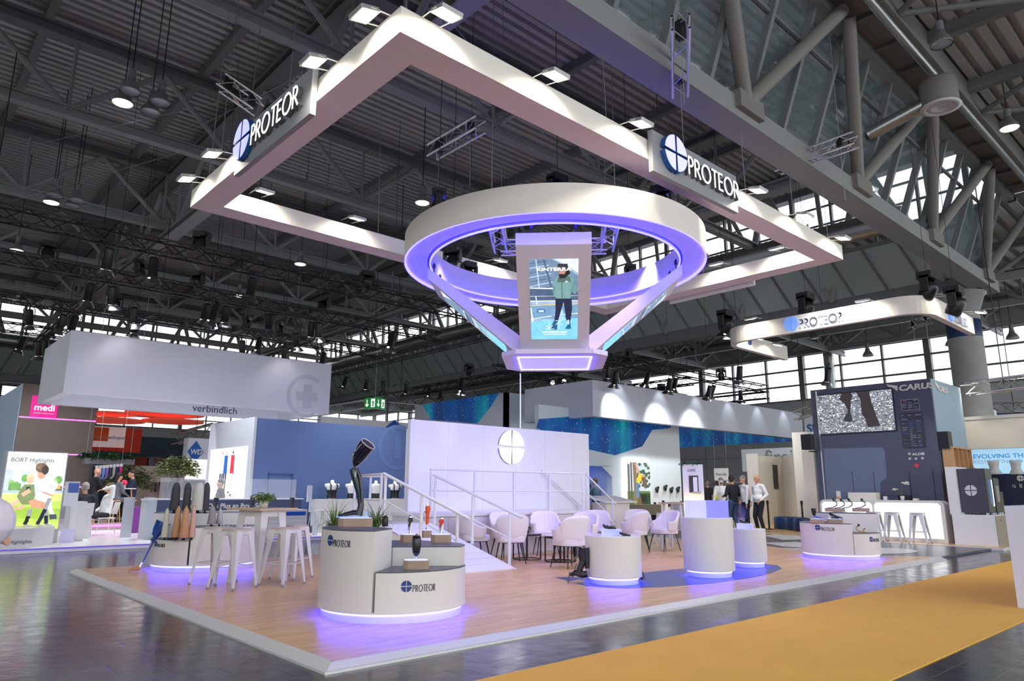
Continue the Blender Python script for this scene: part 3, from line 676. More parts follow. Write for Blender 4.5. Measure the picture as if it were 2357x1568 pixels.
# ---- left counter: limb liners
LIN = {}
def liner(px, ybot, ytop, wpx, z, m, label, kind='dome', dist=None, group=None):
    p = G(px, ybot, z); k = ((p - C0).dot(_f)) / FPX; h = (ybot - ytop) * k; r = wpx * k / 2
    t = thing('limb_liner', label, 'limb liner', p, group)
    if kind == 'dome':
        st = .02; MB().lathe([(r * .6, 0), (r * .9, .006), (r * .3, .012), (r * .2, st + .03)], p, 14).build('stand', BLACKP, t)
        MB().lathe([(r * 1.0, st + .03), (r * 1.02, h * .3), (r * .95, h * .6), (r * .86, h * .82), (r * .6, h * .94), (r * .3, h * .99), (0, h)], p, 20).build('liner', m, t)
    else:
        MB().lathe([(r * .5, 0), (r * .3, .02), (r * .2, .05)], p, 12).build('stand', BLACKP, t)
        MB().lathe([(r * 1.05, .04), (r * 1.1, h * .15), (r * .9, h * .45), (r * .72, h * .8), (r * .5, h * .93), (.01, h * .98), (0, h)], p, 18).build('liner', m, t)
        MB().lathe([(.012, h * .98), (.012, h + .008), (0, h + .01)], p, 10).build('pin', mat('brass', (.6, .4, .15), .3, .8), t)
zl, zm_, zb_ = Z2
CH = mat('charcoal knit', s(62, 63, 68), .8); OFFW = mat('off white silicone', s(190, 188, 182), .6); TAN = mat('tan skin liner', s(186, 138, 100), .55); TAN2 = mat('pink skin liner', s(206, 165, 148), .55)
for a in ((400, 1182, 1112, 20, zb_, CH, 'first charcoal dome liner from the left on the left counter'), (427, 1182, 1112, 17, zb_, CH, 'second charcoal dome liner from the left with a small white tag'),
          (454, 1182, 1112, 29, zb_, OFFW, 'wide off white dome liner between two charcoal ones'), (471, 1182, 1112, 16, zb_, CH, 'rightmost charcoal dome liner on the left counter')): liner(*a)
for a in ((378, 1243, 1172, 15, zl, OFFW, 'pale grey pattern liner with blue tip on the low step'), (404, 1243, 1168, 17, zl, TAN, 'left tan skin coloured liner'), (422, 1244, 1168, 19, zl, TAN, 'middle tan skin coloured liner with split seam'), (440, 1243, 1168, 14, zl, TAN2, 'rightmost pink skin coloured liner')): liner(*a, kind='cone')
for a in ((486, 1213, 1166, 18, zm_, mat('grey silicone', s(140, 136, 138), .5), 'grey cone liner on the middle step of the left counter'), (504, 1212, 1172, 14, zm_, mat('pale silicone', s(172, 168, 172), .5), 'pale cone liner with a blue stripe on the middle step')): liner(*a, kind='cone')
for i in range(16):
    p = G(500 + i * 5.4 - (i % 3) * 14, 1216 - (i * 7 % 5) * 1.2, zm_)
    t = MB(); t.lathe([(.012, 0), (.012, .008), (.007, .012), (.009, .02 + (i % 3) * .008), (0, .024 + (i % 3) * .008)], p, 8)
    tag(t.build('liner_pin', CHROME), 'tiny metal connector pin in the row behind the white stools', 'connector', 'metal connectors on the left counter')
p = G(425, 1243, zl); tag(MB(MX.Translation((p.x, p.y, zl + .0)) @ MX.Rotation(.2, 4, 'Z')).box(-.1, .12, -.07, .07, 0, .008).build('brochure', mat('brochure grey', (.5, .5, .52), .5)), 'flat grey brochure on the low step of the left counter', 'brochure')
p = G(405, 1243, zl); tag(MB(MX.Translation((p.x, p.y, zl + .0)) @ MX.Rotation(.6, 4, 'Z')).rbox((-.05, .02, .018), (.1, .14, .035), .01).build('notebook', BLACKP), 'black folded case on the low step of the left counter', 'case')
# ---- blue prosthetic leg standing beside the left counter
fo = G(318, 1316, PZ); k = ((fo - C0).dot(_f)) / FPX; rr = V((sin(RD(68)), -cos(RD(68)), 0))
def bl(px, py, y=0): return fo + rr * ((px - 318) * k) + up * ((1316 - py) * k) + V((cos(RD(68)), sin(RD(68)), 0)) * y
BLG = mat('glossy blue lacquer', (.004, .06, .33), .12, coat=1)
t = thing('leg_prosthesis', 'blue leg prosthesis with a tan foot leaning at the left counter', 'prosthesis', fo)
MB().path([bl(297, 1313), bl(305, 1310), bl(316, 1308), bl(322, 1309)], [.014, .022, .036, .026], 12).build('foot', mat('tan foot shell', s(196, 140, 96), .5), t)
MB().path([bl(321, 1306), bl(324, 1298), bl(327, 1292)], [.018, .014, .012], 10).build('ankle', CHROME, t)
MB().path([bl(325, 1296), bl(336, 1265), bl(343, 1247)], [.014, .018, .02], 10).build('shank', BLG, t)
MB().path([bl(340, 1250), bl(346, 1240), bl(346, 1235), bl(351, 1224), bl(357, 1213), bl(360, 1205)], [.026, .035, .06, .09, .11, .12], 20).build('socket', BLG, t)
MB().path([bl(335, 1245), bl(350, 1246)], .006, 6).build('lever', BLACK, t)
# ================================================================ stage, ramp, rails, back wall
PURW = mat('white stage wall', (.78, .78, .79), .55)
t = thing('back_wall', 'wide white lilac lit partition wall behind the railings', 'partition wall', (5.4, 7.0, PZ))
mb = MB(); x = 5.4
while x < 10.85: mb.box(x + .0015, min(x + .98, 10.9) - .0015, 7.0, 7.1, PZ, 2.76); x += .98
mb.build('panels', PURW, t); MB().box(5.4, 10.9, 7.015, 7.09, PZ, 2.755).build('core', WHITE2, t)
t2 = thing('wall_emblem', 'white glowing round four part emblem on the stage wall', 'emblem', (8.18, 6.98, 2.31))
e = frame((8.18, 6.965, 2.31), (1, 0, 0), (0, 0, 1)); emblem(e, .385, .03, .385, gap=.09).build('light_face', mat('bright white sign face', (1, 1, 1), .5, emit=.9, ecol=(1, 1, 1)), t2)
e = frame((8.18, 7.0, 2.31), (1, 0, 0), (0, 0, 1)); emblem(e, .388, .033, .388, gap=.07).build('return', mat('grey sign sides', (.22, .21, .30), .6, 0), t2)
DZ = .9
st = thing('stage', 'raised white stage with cupboard front under the railing', 'stage', (7.2, 5.85, PZ))
MB().box(4.99, 9.5, 5.82, 6.98, DZ - .06, DZ).build('deck', WHITE, st); MB().box(5.02, 9.46, 5.87, 6.97, PZ, DZ - .06).build('carcass', WHITE, st)
x = 5.05
while x < 9.4:
    d = MB().box(x + .006, x + .49, 5.845, 5.87, PZ + .03, DZ - .08).build('door', WHITE, st)
    i = round((x - 5.05) / .4925); hx = x + (.43 if i % 2 == 0 else .06)
    MB().tube((hx, 5.845, .72), (hx, 5.82, .72), .014, 10).tube((hx, 5.845, .64), (hx, 5.825, .64), .012, 10).build('lock', mat('dark metal knob', (.1, .1, .12), .3, .8), d); x += .4925
def rail(nm, label, pts, posts, r=.026, mid=None, end=None):
    t = thing(nm, label, 'handrail', posts[0][0])
    mb = MB(); mb.path(pts, r, 12); mb.build('top_rail', WHITE2, t)
    if mid:
        m = MB()
        for a, b in zip(mid[:-1], mid[1:]): m.tube(a, b, .013, 10)
        m.build('middle_rail', WHITE2, t)
    for a, b in posts: MB().tube(a, V(b) - V((0, 0, .05)), .026, 12).tube(V(b) - V((0, 0, .05)), b, .026, 12, r1=.008).build('post', WHITE2, t)
    return t
xs = [onY(px, 1085, 5.88).x for px in (993, 1093, 1183, 1265, 1341)]
zr = 1.715
rail('handrail', 'long white level railing along the stage edge in front of the wall', [(xs[0] - .03, 5.88, zr), (xs[-1], 5.88, zr)], [((x, 5.88, DZ), (x, 5.88, zr)) for x in xs], .02, [(xs[0], 5.88, 1.32), (xs[-1], 5.88, 1.32)])
xe = xs[-1] + .1
rail('handrail', 'white sloping railing going down the stairs at the right end of the stage', [(xe, 5.88, zr), (xe + .95, 5.78, 1.02)], [((xe + .03, 5.88, DZ), (xe + .03, 5.88, zr - .03)), ((xe + .82, 5.79, PZ), (xe + .82, 5.79, 1.13))], .02, [(xe, 5.88, 1.32), (xe + .95, 5.78, .6)])
rail('handrail', 'white sloping wall railing behind the right end of the stage', [(9.1, 6.92, 1.8), (10.5, 6.92, .95)], [((9.4, 6.92, .8), (9.4, 6.92, 1.6)), ((10.4, 6.92, PZ), (10.4, 6.92, 1.0))], .018)
t = thing('stage_stairs', 'white steps down at the right end of the stage', 'stairs', (9.5, 5.9, PZ))
for i in range(4): MB().box(9.5 + i * .28, 9.78 + i * .28, 5.95, 6.95, PZ, DZ - (i + 1) * .17).build('step', WHITE, t)
# ramp
rf = (G(1070, 1323), G(1180, 1308)); zr0 = .03
RZ = .70; YA, YB = 3.9, 5.6
def RL(y): return 4.36 - .44 * (y - YA) / (YB - YA)
def RR(y): return 5.46 - .50 * (y - YA) / (YB - YA)
def rampz(y): return PZ + .02 + (RZ - .02) * (y - YA) / (YB - YA)
t = thing('ramp', 'white plank walking ramp rising from the oak floor to the landing', 'ramp', (4.36, YA, PZ))
mb = MB(); n = 9
for i in range(n):
    ya, yb = YA + (YB - YA) * i / n, YA + (YB - YA) * (i + 1) / n - .012; za, zb = rampz(ya), rampz(yb)
    mb.add([(RL(ya), ya, za), (RR(ya), ya, za), (RR(yb), yb, zb), (RL(yb), yb, zb), (RL(ya), ya, za - .025), (RR(ya), ya, za - .025), (RR(yb), yb, zb - .025), (RL(yb), yb, zb - .025)], [(0, 1, 2, 3), (7, 6, 5, 4), (0, 4, 5, 1), (1, 5, 6, 2), (2, 6, 7, 3), (3, 7, 4, 0)])
mb.build('planks', mat('white ramp boards', (.8, .79, .82), .35), t)
for F_, w_ in ((RL, .04), (RR, -.04)):
    MB().slab([(F_(YA - .05), YA - .05, PZ), (F_(YB), YB, PZ), (F_(YB), YB, RZ + .04), (F_(YA), YA, PZ + .02)], (w_, 0, 0)).build('side_cheek', WHITE, t)
t = thing('landing', 'white landing platform at the top of the ramp', 'landing', (4.3, 5.7, PZ)); MB().prism([(RL(YB), 5.62), (4.95, 5.62), (4.95, 7.7), (4.5, 7.7)], PZ, RZ + .05).build('block', WHITE, t)
for F_, dx, lab in ((RL, .0, 'white sloping railing on the left side of the ramp'), (RR, .03, 'white sloping railing on the right side of the ramp')):
    h = .86; ps = [YA + .12, (YA + YB) / 2, YB - .05]
    rail('handrail', lab, [(F_(YA - .12) + dx, YA - .12, rampz(YA - .12) + h), (F_(YB) + dx, YB, rampz(YB) + h)], [((F_(y) + dx, y, rampz(y) - (.08 if y < YA + .2 else 0)), (F_(y) + dx, y, rampz(y) + h)) for y in ps], .027, [(F_(YA + .1) + dx, YA + .1, rampz(YA + .1) + .42), (F_(YB) + dx, YB, rampz(YB) + .42)])
rail('handrail', 'short white railing around the landing left of the ramp', [(RL(YB), 5.66, RZ + .9), (4.55, 7.65, RZ + .9), (5.3, 7.72, RZ + .9)], [((RL(YB), 5.66, RZ), (RL(YB), 5.66, RZ + .9)), ((4.55, 7.62, RZ), (4.55, 7.65, RZ + .9)), ((4.93, 7.67, RZ), (4.93, 7.68, RZ + .9))], .022, [(RL(YB), 5.66, RZ + .45), (4.55, 7.62, RZ + .45), (4.93, 7.66, RZ + .45)])

# ================================================================ white tub chairs
CH_F = mat('white velvet upholstery', (.80, .74, .75), .8, var=.04, vscale=30)
def tub_chair():
    t = thing('tub_chair', 'chair', 'chair', (0, 0, 0))
    N = 56; mb = MB(); rows = []
    def ht(a):   # rim height by angle from the back (radians)
        u = abs(a) / RD(118); u = min(1, u)
        return .86 - (.86 - .64) * (1 / (1 + math.exp(-(u - .52) * 13))) - .015 * u
    vs = []; lv = [0, .12, .3, .5, .7, .88, .97, 1.0]
    for side in (0, 1):
        for j, l in enumerate(lv if side == 0 else lv[::-1]):
            for i in range(N + 1):
                a = RD(-118) + RD(236) * i / N; H = ht(a); z0 = .40
                z = z0 + (H - z0) * l
                ro = .27 + .035 * l + (.02 if abs(a) < RD(60) else 0) * l; ri = ro - .05
                fl = .5 * (1 + cos(a * 1.0)) * .05 * l
                if side == 0: rr_ = ro + fl * .6 - (.02 if l == 1 else 0) - (.03 if l == 0 else 0)
                else:
                    rr_ = ri + fl * .6 + (.02 if l == 1 else 0)
                    if abs(a) < RD(75): rr_ -= .008 * abs(sin(a * 11.0))
                vs.append((-rr_ * cos(a) * .98, rr_ * sin(a) * 1.03, z + (.0 if l < 1 else .006)))
    rws = 2 * len(lv); fs = []
    for j in range(rws - 1):
        for i in range(N): fs.append((j * (N + 1) + i, j * (N + 1) + i + 1, (j + 1) * (N + 1) + i + 1, (j + 1) * (N + 1) + i))
    for i0 in (0, N):
        col = [j * (N + 1) + i0 for j in range(rws)]
        fs.append(tuple(col if i0 else col[::-1]))
    mb.add(vs, fs, True); mb.build('shell', CH_F, t, world=False)
    q = [(.27 * math.copysign(abs(cos(x)) ** .6, cos(x)), .25 * math.copysign(abs(sin(x)) ** .6, sin(x))) for x in [2 * pi * i / 28 for i in range(28)]]
    s_ = MB(); s_.prism([(a * .97, b * .97) for a, b in q], .37, .40, taper=q, top=False); s_.prism(q, .40, .46, bot=False, top=False, taper=q); s_.prism(q, .46, .475, bot=False, taper=[(a * .93, b * .93) for a, b in q])
    s_.build('seat', CH_F, t, world=False)
    MB().box(-.2, .2, -.19, .19, .355, .372).build('seat_frame', BLACK, t, world=False)
    for sx in (-1, 1):
        for sy in (-1, 1): MB().tube((sx * .17, sy * .17, .37), (sx * .25, sy * .23, 0), .014, 8, r1=.008).build('leg', BLACK, t, world=False)
    MB().box(.24, .243, .288, .291, .36, .4).build('label_tag', BLACKP, t, world=False)
    return t
proto = tub_chair(); first = True
CHS = [  # floor position, facing azimuth (deg), label
    ((5.78, 5.35), -20, 'white tub chair at the far left of the lounge behind the ramp railing'),
    ((6.66, 5.42), -100, 'white tub chair against the cupboards, half hidden behind the back-turned one'),
    ((6.08, 4.68), 60, 'white tub chair with its back to us beside the ramp railing'),
    ((7.72, 5.4), -125, 'white ribbed tub chair facing us behind the low tables'),
    ((7.95, 4.62), -160, 'white ribbed tub chair facing left in the middle of the lounge'),
    ((8.5, 5.3), 170, 'white tub chair seen edge on behind the ribbed middle chair'),
    ((9.35, 5.4), -130, 'white tub chair furthest back in front of the stairs'),
    ((6.3, 3.42), 80, 'white tub chair nearest us, just left of the low round counter'),
    ((9.55, 4.6), 95, 'white tub chair turned away on the right, behind the low round counter'),
    ((10.75, 5.4), -140, 'white tub chair facing us behind the turned away one on the right'),
    ((10.45, 4.45), 170, 'white tub chair in side view furthest right, facing left')]
for (px, py), az, lab in CHS:
    o = proto if first else dup(proto, (0, 0, 0)); first = False
    o.location = (px, py, PZ); o.rotation_euler = (0, 0, RD(az)); o['label'] = lab; o['group'] = 'white tub chairs of the lounge'
# low nesting tables
def low_table(px, py, r, h, label, top=True):
    p = G(px, py); t = thing('coffee_table', label, 'coffee table', p, None)
    MB().lathe([(0, h - .02), (r, h - .02), (r + .006, h - .012), (r + .006, h), (r, h + .004), (0, h + .004)], p, 32).build('top', mat('dark glass table top', (.05, .05, .06), .12, coat=1), t)
    MB().path([p + V((r * .93 * cos(a), r * .93 * sin(a), h - .03)) for a in [2 * pi * i / 24 for i in range(24)]], .009, 6, True).build('rim_ring', BLACK, t)
    MB().path([p + V((r * .93 * cos(a), r * .93 * sin(a), .012)) for a in [2 * pi * i / 24 for i in range(24)]], .009, 6, True).build('base_ring', BLACK, t)
    for i in range(4):
        a = RD(45 + 90 * i); q = p + V((r * .93 * cos(a), r * .93 * sin(a), 0)); MB().box(q.x - .01, q.x + .01, q.y - .01, q.y + .01, PZ + .01, PZ + h - .03).build('leg', BLACK, t)
    return p
lt1 = low_table(1213, 1288, .28, .48, 'left dark round coffee table between the white chairs')
lt2 = low_table(1290, 1293, .3, .46, 'right dark round coffee table between the white chairs'); low_table(1299, 1293, .2, .36, 'small dark coffee table nested under the right one')

# ================================================================ tolix style bar stools
STM = mat('white lacquered sheet steel', (.70, .68, .69), .35, .1); SEATW = mat('whitewashed wood seat', s(190, 178, 170), .5, var=.1, vscale=10, stretch=(8, 1, 1))
def stool():
    t = thing('bar_stool', 'stool', 'bar stool', (0, 0, 0)); H = .76
    q = [(.16 * math.copysign(abs(cos(x)) ** .5, cos(x)), .16 * math.copysign(abs(sin(x)) ** .5, sin(x))) for x in [2 * pi * i / 24 for i in range(24)]]
    MB().prism(q, H - .02, H).build('seat', SEATW, t, world=False)
    m = MB(); m.box(-.15, .15, -.15, .15, H - .035, H - .02)
    for a in range(4): mm = MX.Rotation(a * pi / 2, 4, 'Z'); m.T = mm; m.box(-.13, .13, .143, .148, H - .075, H - .03)
    m.build('seat_frame', STM, t, world=False)
    for a in range(4):
        T = MX.Rotation(a * pi / 2, 4, 'Z'); m = MB(T)
        # folded sheet leg: wide at top, tapering
        A = [(.05, .15), (.15, .15), (.15, .05)]; B = [(.195, .222), (.222, .222), (.222, .195)]
        vs = [(x, y, H - .03) for x, y in A] + [(x, y, .02) for x, y in B] + [(x - .004, y - .004, H - .03) for x, y in A] + [(x - .004, y - .004, .02) for x, y in B]
        m.add(vs, [(0, 1, 4, 3), (1, 2, 5, 4), (9, 10, 7, 6), (10, 11, 8, 7), (0, 3, 9, 6), (5, 2, 8, 11)])
        l = m.build('leg', STM, t, world=False)
        MB(T).lathe([(.0, 0), (.016, 0), (.018, .035), (.0, .036)], (.213, .213, 0), 8).build('foot_cap', mat('grey foot cap', (.3, .3, .33), .5), l, world=False)
    m = MB(); r_ = .183
    for a in range(4): T = MX.Rotation(a * pi / 2, 4, 'Z'); m.T = T; m.path([(-r_, r_, .3), (-r_ * .6, r_ * .97, .285), (r_ * .6, r_ * .97, .285), (r_, r_, .3)], .008, 6)
    m.build('footrest', STM, t, world=False)
    m = MB(); m.beam((-.155, -.155, .68), (.155, .155, .68), .02, .012).beam((-.155, .155, .68), (.155, -.155, .68), .02, .012); m.build('cross_brace', STM, t, world=False)
    return t
sp = stool(); first = True
def pad(px, py): return G(px, py)
STS = [((1.01, 4.56), 25, 'front left white metal bar stool, nearest the camera at the high table', 'a'), ((1.0, 5.22), 30, 'white metal bar stool behind and left of the nearest one', 'a'),
       ((1.67, 4.50), 22, 'front white metal bar stool right of the table leg', 'a'), ((2.08, 5.08), 25, 'rear right white metal bar stool at the high table', 'a')]
for (px, py), rz, lab, g in STS:
    o = sp if first else dup(sp, (0, 0, 0)); first = False; o.location = (px, py, PZ); o.rotation_euler = (0, 0, RD(rz)); o['label'] = lab; o['group'] = 'bar stools at the high table'
for px, lab in ((1931, 'far left white stool before the glowing bar, half hidden by the right counter'), (2053, 'left white stool clearly seen before the glowing bar'), (2112, 'rightmost white stool before the glowing bar'), (2010, 'white stool before the bar just right of the right counter')):
    p = G(px, 1236, PZ + .004); p = V((17.25, onX(px, 1236, 17.25).y, PZ)); dup(sp, (17.42, p.y, PZ + .004), RD(5), lab, 'bar stools before the glowing bar')
o = dup(sp, (*G(1532, 1252).xy, PZ), RD(15), 'white bar stool half hidden behind the tub chairs on the right', None)
if 'group' in o: del o['group']
# high table
p = G(600, 1338); tt = thing('bar_table', 'high table with pale oak top between the white bar stools', 'bar table', (1.56, 5.06, PZ)); hx, hy = tt.location.x, tt.location.y
zt = 1.04
T = MX.Translation((hx, hy, 0)) @ MX.Rotation(RD(20), 4, 'Z')
MB(T).rbox((0, 0, zt + .012), (.72, .72, .026), .04).build('top', mat('pale oak top', s(196, 168, 140), .45, var=.12, vscale=6, stretch=(1, 8, 1)), tt)
m = MB(T)
for a in range(4): m.T = T @ MX.Rotation(a * pi / 2, 4, 'Z'); m.box(-.22, .22, .215, .22, zt - .09, zt)
m.build('apron', STM, tt)
for a in range(4):
    m = MB(T @ MX.Rotation(a * pi / 2, 4, 'Z')); A = [(.09, .225), (.225, .225), (.225, .09)]; B = [(.24, .29), (.29, .29), (.29, .24)]
    vs = [(x, y, zt) for x, y in A] + [(x, y, PZ) for x, y in B] + [(x - .004, y - .004, zt) for x, y in A] + [(x - .004, y - .004, PZ) for x, y in B]
    m.add(vs, [(0, 1, 4, 3), (1, 2, 5, 4), (9, 10, 7, 6), (10, 11, 8, 7), (0, 3, 9, 6), (5, 2, 8, 11)]); m.build('leg', STM, tt)
tt2 = thing('bar_table', 'white metal high table leg and oak edge behind the tallest round counter', 'bar table', (*G(1560, 1262).xy, PZ)); hx2, hy2 = tt2.location.x, tt2.location.y
T2 = MX.Translation((hx2, hy2, 0)) @ MX.Rotation(RD(10), 4, 'Z')
MB(T2).rbox((0, 0, 1.06), (.62, .62, .03), .03).build('top', mat('pale oak top', (1, 1, 1)), tt2)
for a in range(4): MB(T2 @ MX.Rotation(a * pi / 2, 4, 'Z')).beam((.2, .2, 1.04), (.27, .27, PZ), .05, .04).build('leg', STM, tt2)
# ---- plants
def foliage(c, r, n, L, w, m, name, parent, droop=.3, zs=.7, seed=1, base=None):
    q = random.Random(seed); mb = MB()
    for i in range(n):
        th = q.uniform(0, 2 * pi); ph = math.acos(q.uniform(-.35, 1)); rr_ = r * q.uniform(.25, 1)
        p = V((c[0] + rr_ * sin(ph) * cos(th), c[1] + rr_ * sin(ph) * sin(th), c[2] + rr_ * cos(ph) * zs))
        d = V((cos(th + q.uniform(-.6, .6)), sin(th + q.uniform(-.6, .6)), q.uniform(-droop, .5))).normalized(); l = L * q.uniform(.6, 1.2)
        sd = d.cross(V((q.uniform(-.4, .4), q.uniform(-.4, .4), 1))).normalized() * w * q.uniform(.7, 1.2) / 2
        m_ = p + d * l * .5; e_ = p + d * l + V((0, 0, -droop * l * .4)); hmp = V((0, 0, w * .15))
        mb.add([p, m_ - sd + hmp, e_, m_ + sd + hmp], [(0, 1, 2), (0, 2, 3)])
    return mb.build(name, m, parent)
def grass(c, n, L, m, name, parent, seed=1, w=.012, sp=1.0):
    q = random.Random(seed); mb = MB()
    for i in range(n):
        th = q.uniform(0, 2 * pi); tilt = q.uniform(.15, 1.15) * sp; l = L * q.uniform(.6, 1.1); prev = V(c) + V((cos(th), sin(th), 0)) * q.uniform(0, .03); pts = [prev]
        for k in range(4):
            tl = tilt * (.5 + .45 * k); prev = prev + V((cos(th) * sin(tl), sin(th) * sin(tl), cos(tl))) * l / 4; pts.append(prev)
        sd = V((-sin(th), cos(th), 0)); vs = []
        for k, p_ in enumerate(pts): ww = w * (1 - k / 4.4); vs += [p_ - sd * ww, p_ + sd * ww]
        mb.add(vs, [(2 * k, 2 * k + 1, 2 * k + 3, 2 * k + 2) for k in range(4)])
    return mb.build(name, m, parent)
pp = V((hx + .02, hy + .02, zt + .026)); t = thing('potted_plant', 'trailing green plant in a beige pot on the high table', 'potted plant', pp)
MB().lathe([(.0, 0), (.055, 0), (.065, .1), (.06, .1), (.055, .09), (0, .09)], pp, 20).build('pot', mat('beige ceramic pot', s(212, 200, 186), .5), t)
foliage(pp + V((0, 0, .13)), .16, 240, .06, .035, LEAF2, 'foliage', t, .7, .6, 3)
for q, sd, lb in (((1197, 1240), 5, 'small green plant in a dark pot on the left coffee table'), ((1410, 1226), 6, 'small green plant behind the low round counter')):
    pz = V((lt1.x, lt1.y, PZ + .485)) if sd == 5 else onY(1410, 1226, 3.9)
    if sd == 6:
        pz = V((pz.x, pz.y, zc2 + .02)); pz = V((6.9, 3.3, .53)); low_table(1401, 1292, .01, .01, 'x') if 0 else None
        pz = G(1405, 1225, .52)
    t = thing('potted_plant', lb, 'potted plant', pz); MB().lathe([(0, 0), (.035, 0), (.045, .06), (0, .06)], pz, 14).build('pot', BLACKP, t); foliage(pz + V((0, 0, .08)), .1, 90, .05, .025, LEAF, 'foliage', t, .3, .6, sd)
pl = G(1405, 1225, .515); tq = thing('coffee_table', 'dark small table carrying a plant behind the low round counter', 'coffee table', (pl.x, pl.y, PZ))
MB().lathe([(0, .5), (.25, .5), (.25, .515), (0, .515)], (pl.x, pl.y, 0), 24).build('top', BLACKP, tq)
for i in range(4): MB().tube((pl.x + .2 * cos(RD(45 + 90 * i)), pl.y + .2 * sin(RD(45 + 90 * i)), .5), (pl.x + .2 * cos(RD(45 + 90 * i)), pl.y + .2 * sin(RD(45 + 90 * i)), PZ), .01).build('leg', BLACK, tq)
for (px, py), lb, sd in (((770, 1213), 'spiky green palm left of the tall leg prosthesis', 11), ((866, 1212), 'spiky green palm right of the tall leg prosthesis', 12)):
    p = V((*G(px, 1300 if sd == 11 else 1295).xy, PZ)); p = V((2.75, 4.15, PZ)) if sd == 11 else V((3.15, 3.85, PZ))
    p = onY(px, py, 5.2) if 0 else p
    d = ray(px, 1212); tt_ = 9.2 if sd == 11 else 9.7; q = C0 + d.normalized() * (tt_ / max(.1, hypot(d.normalized().x, d.normalized().y))); base = V((q.x, q.y, PZ))
    t = thing('potted_palm', lb, 'potted plant', base); MB().lathe([(0, 0), (.1, 0), (.13, .78), (0, .76)], base, 20).build('planter', GREYTOP, t); grass(base + V((0, 0, .78)), 80, .46, LEAF2, 'fronds', t, sd, .011, 1.35)
# ---- lectern
p = V((11.6, 6.9, PZ)); t = thing('lectern', 'white lectern with slanted top beyond the stairs', 'lectern', p)
T = MX.Translation(p) @ MX.Rotation(RD(0), 4, 'Z') @ MX.Scale(1.7, 4, (1, 0, 0)) @ MX.Scale(1.5, 4, (0, 1, 0)); MB(T).prism([(-.2, -.12), (.2, -.12), (.2, .12), (-.2, .12)], 0, 1.0, taper=[(-.28, -.16), (.28, -.16), (.28, .16), (-.28, .16)]).build('stand', WHITE, t)
MB(T).slab([(-.36, -.24, .99), (.36, -.24, .99), (.36, .24, 1.13), (-.36, .24, 1.13)], (0, 0, .03)).build('desk', WHITE, t)
# ---- braces and acrylic on low round counter
def acryl(label, c, w, d, h, z, rz=.5):
    T = MX.Translation((c[0], c[1], z)) @ MX.Rotation(rz, 4, 'Z'); t = thing('acrylic_riser', label, 'display riser', (c[0], c[1], z))
    MB(T).box(-w, w, -d, d, h - .008, h).build('shelf', mat('pale blue acrylic', (.72, .74, .95), .1, emit=.18, ecol=(.5, .5, 1)), t)
    m = MB(T)
    for sx in (-w, w - .006): m.box(sx, sx + .006, -d, d, 0, h)
    m.box(-w, w, d - .006, d, 0, h); m.build('sides', mat('pale blue acrylic', (1, 1, 1)), t)
acryl('clear acrylic riser with a foot orthosis on the low round counter', (5.22, 1.6), .13, .09, .09, zc2, -.7)
def ortho(p, label, m2=CARBON, s_=1.0):
    t = thing('foot_orthosis', label, 'orthosis', p); x = V((cos(RD(-50)), sin(RD(-50)), 0))
    MB().path([p + x * .1 * s_ + up * .008, p + up * .015, p - x * .06 * s_ + up * .03, p - x * .09 * s_ + up * .06 * s_], [.01, .018, .02, .014], 8).build('shell', m2, t); MB().path([p - x * .02 + up * .03, p - x * .03 + up * .055 * s_], .012, 8).build('strap', BLUEV, t)
ortho(V((5.2, 1.62, zc2 + .09)), 'dark foot orthosis on the acrylic riser of the low round counter'); ortho(V((5.3, 1.42, zc2)), 'black flat orthosis parts lying on the low round counter', s_=.8)
# leaning brace (black orthopaedic leg brace) left of the counter
b0 = G(1335, 1345); kk = ((b0 - C0).dot(_f)) / FPX; r4 = V((sin(RD(40)), -cos(RD(40)), 0)); b4 = V((cos(RD(40)), sin(RD(40)), 0))
def br_(px, py, y=0): return b0 + r4 * ((px - 1335) * kk) + up * ((1345 - py) * kk) + b4 * y
t = thing('leg_brace', 'black leg brace with open foot frame leaning left of the low round counter', 'leg brace', b0)
MB().path([br_(1306, 1342), br_(1318, 1340), br_(1335, 1338), br_(1345, 1339)], [.01, .02, .03, .024], 10).build('foot', mat('pale foot shell', s(176, 150, 148), .5), t)
MB().path([br_(1312, 1325), br_(1325, 1320), br_(1340, 1324), br_(1352, 1322)], [.02, .04, .05, .045], 10).path([br_(1330, 1325), br_(1340, 1300), br_(1346, 1280)], [.042, .046, .04], 10).build('calf_shell', CARBON, t)
MB().path([br_(1342, 1300), br_(1340, 1275), br_(1343, 1264)], [.04, .058, .065], 12).path([br_(1352, 1310), br_(1351, 1280), br_(1350, 1264)], [.03, .042, .045], 10).build('thigh_shell', CARBON, t)
MB().beam(br_(1318, 1295), br_(1334, 1278), .05, .025).beam(br_(1308, 1343), br_(1312, 1318), .03, .015).beam(br_(1328, 1300), br_(1318, 1330), .02, .02).build('side_bars', mat('dark grey hardware', (.08, .08, .09), .4, .4), t)
MB().path([br_(1336, 1264), br_(1345, 1258), br_(1354, 1264)], .006, 6).build('loop', mat('pale cord', (.6, .6, .6), .5), t)
b5 = G(1478, 1338); t = thing('leg_brace', 'small black brace behind the right side of the low round counter', 'leg brace', b5)
MB().path([b5 + up * .02 - r4 * .0, b5 + up * .1 - r4 * .01, b5 + up * .16 - r4 * .03], [.02, .025, .015], 8).build('shell', CARBON, t); MB().path([b5 + up * .02 + r4 * .04, b5 + up * .1 + r4 * .02, b5 + up * .15], .006, 6).build('strap', BLACK, t)
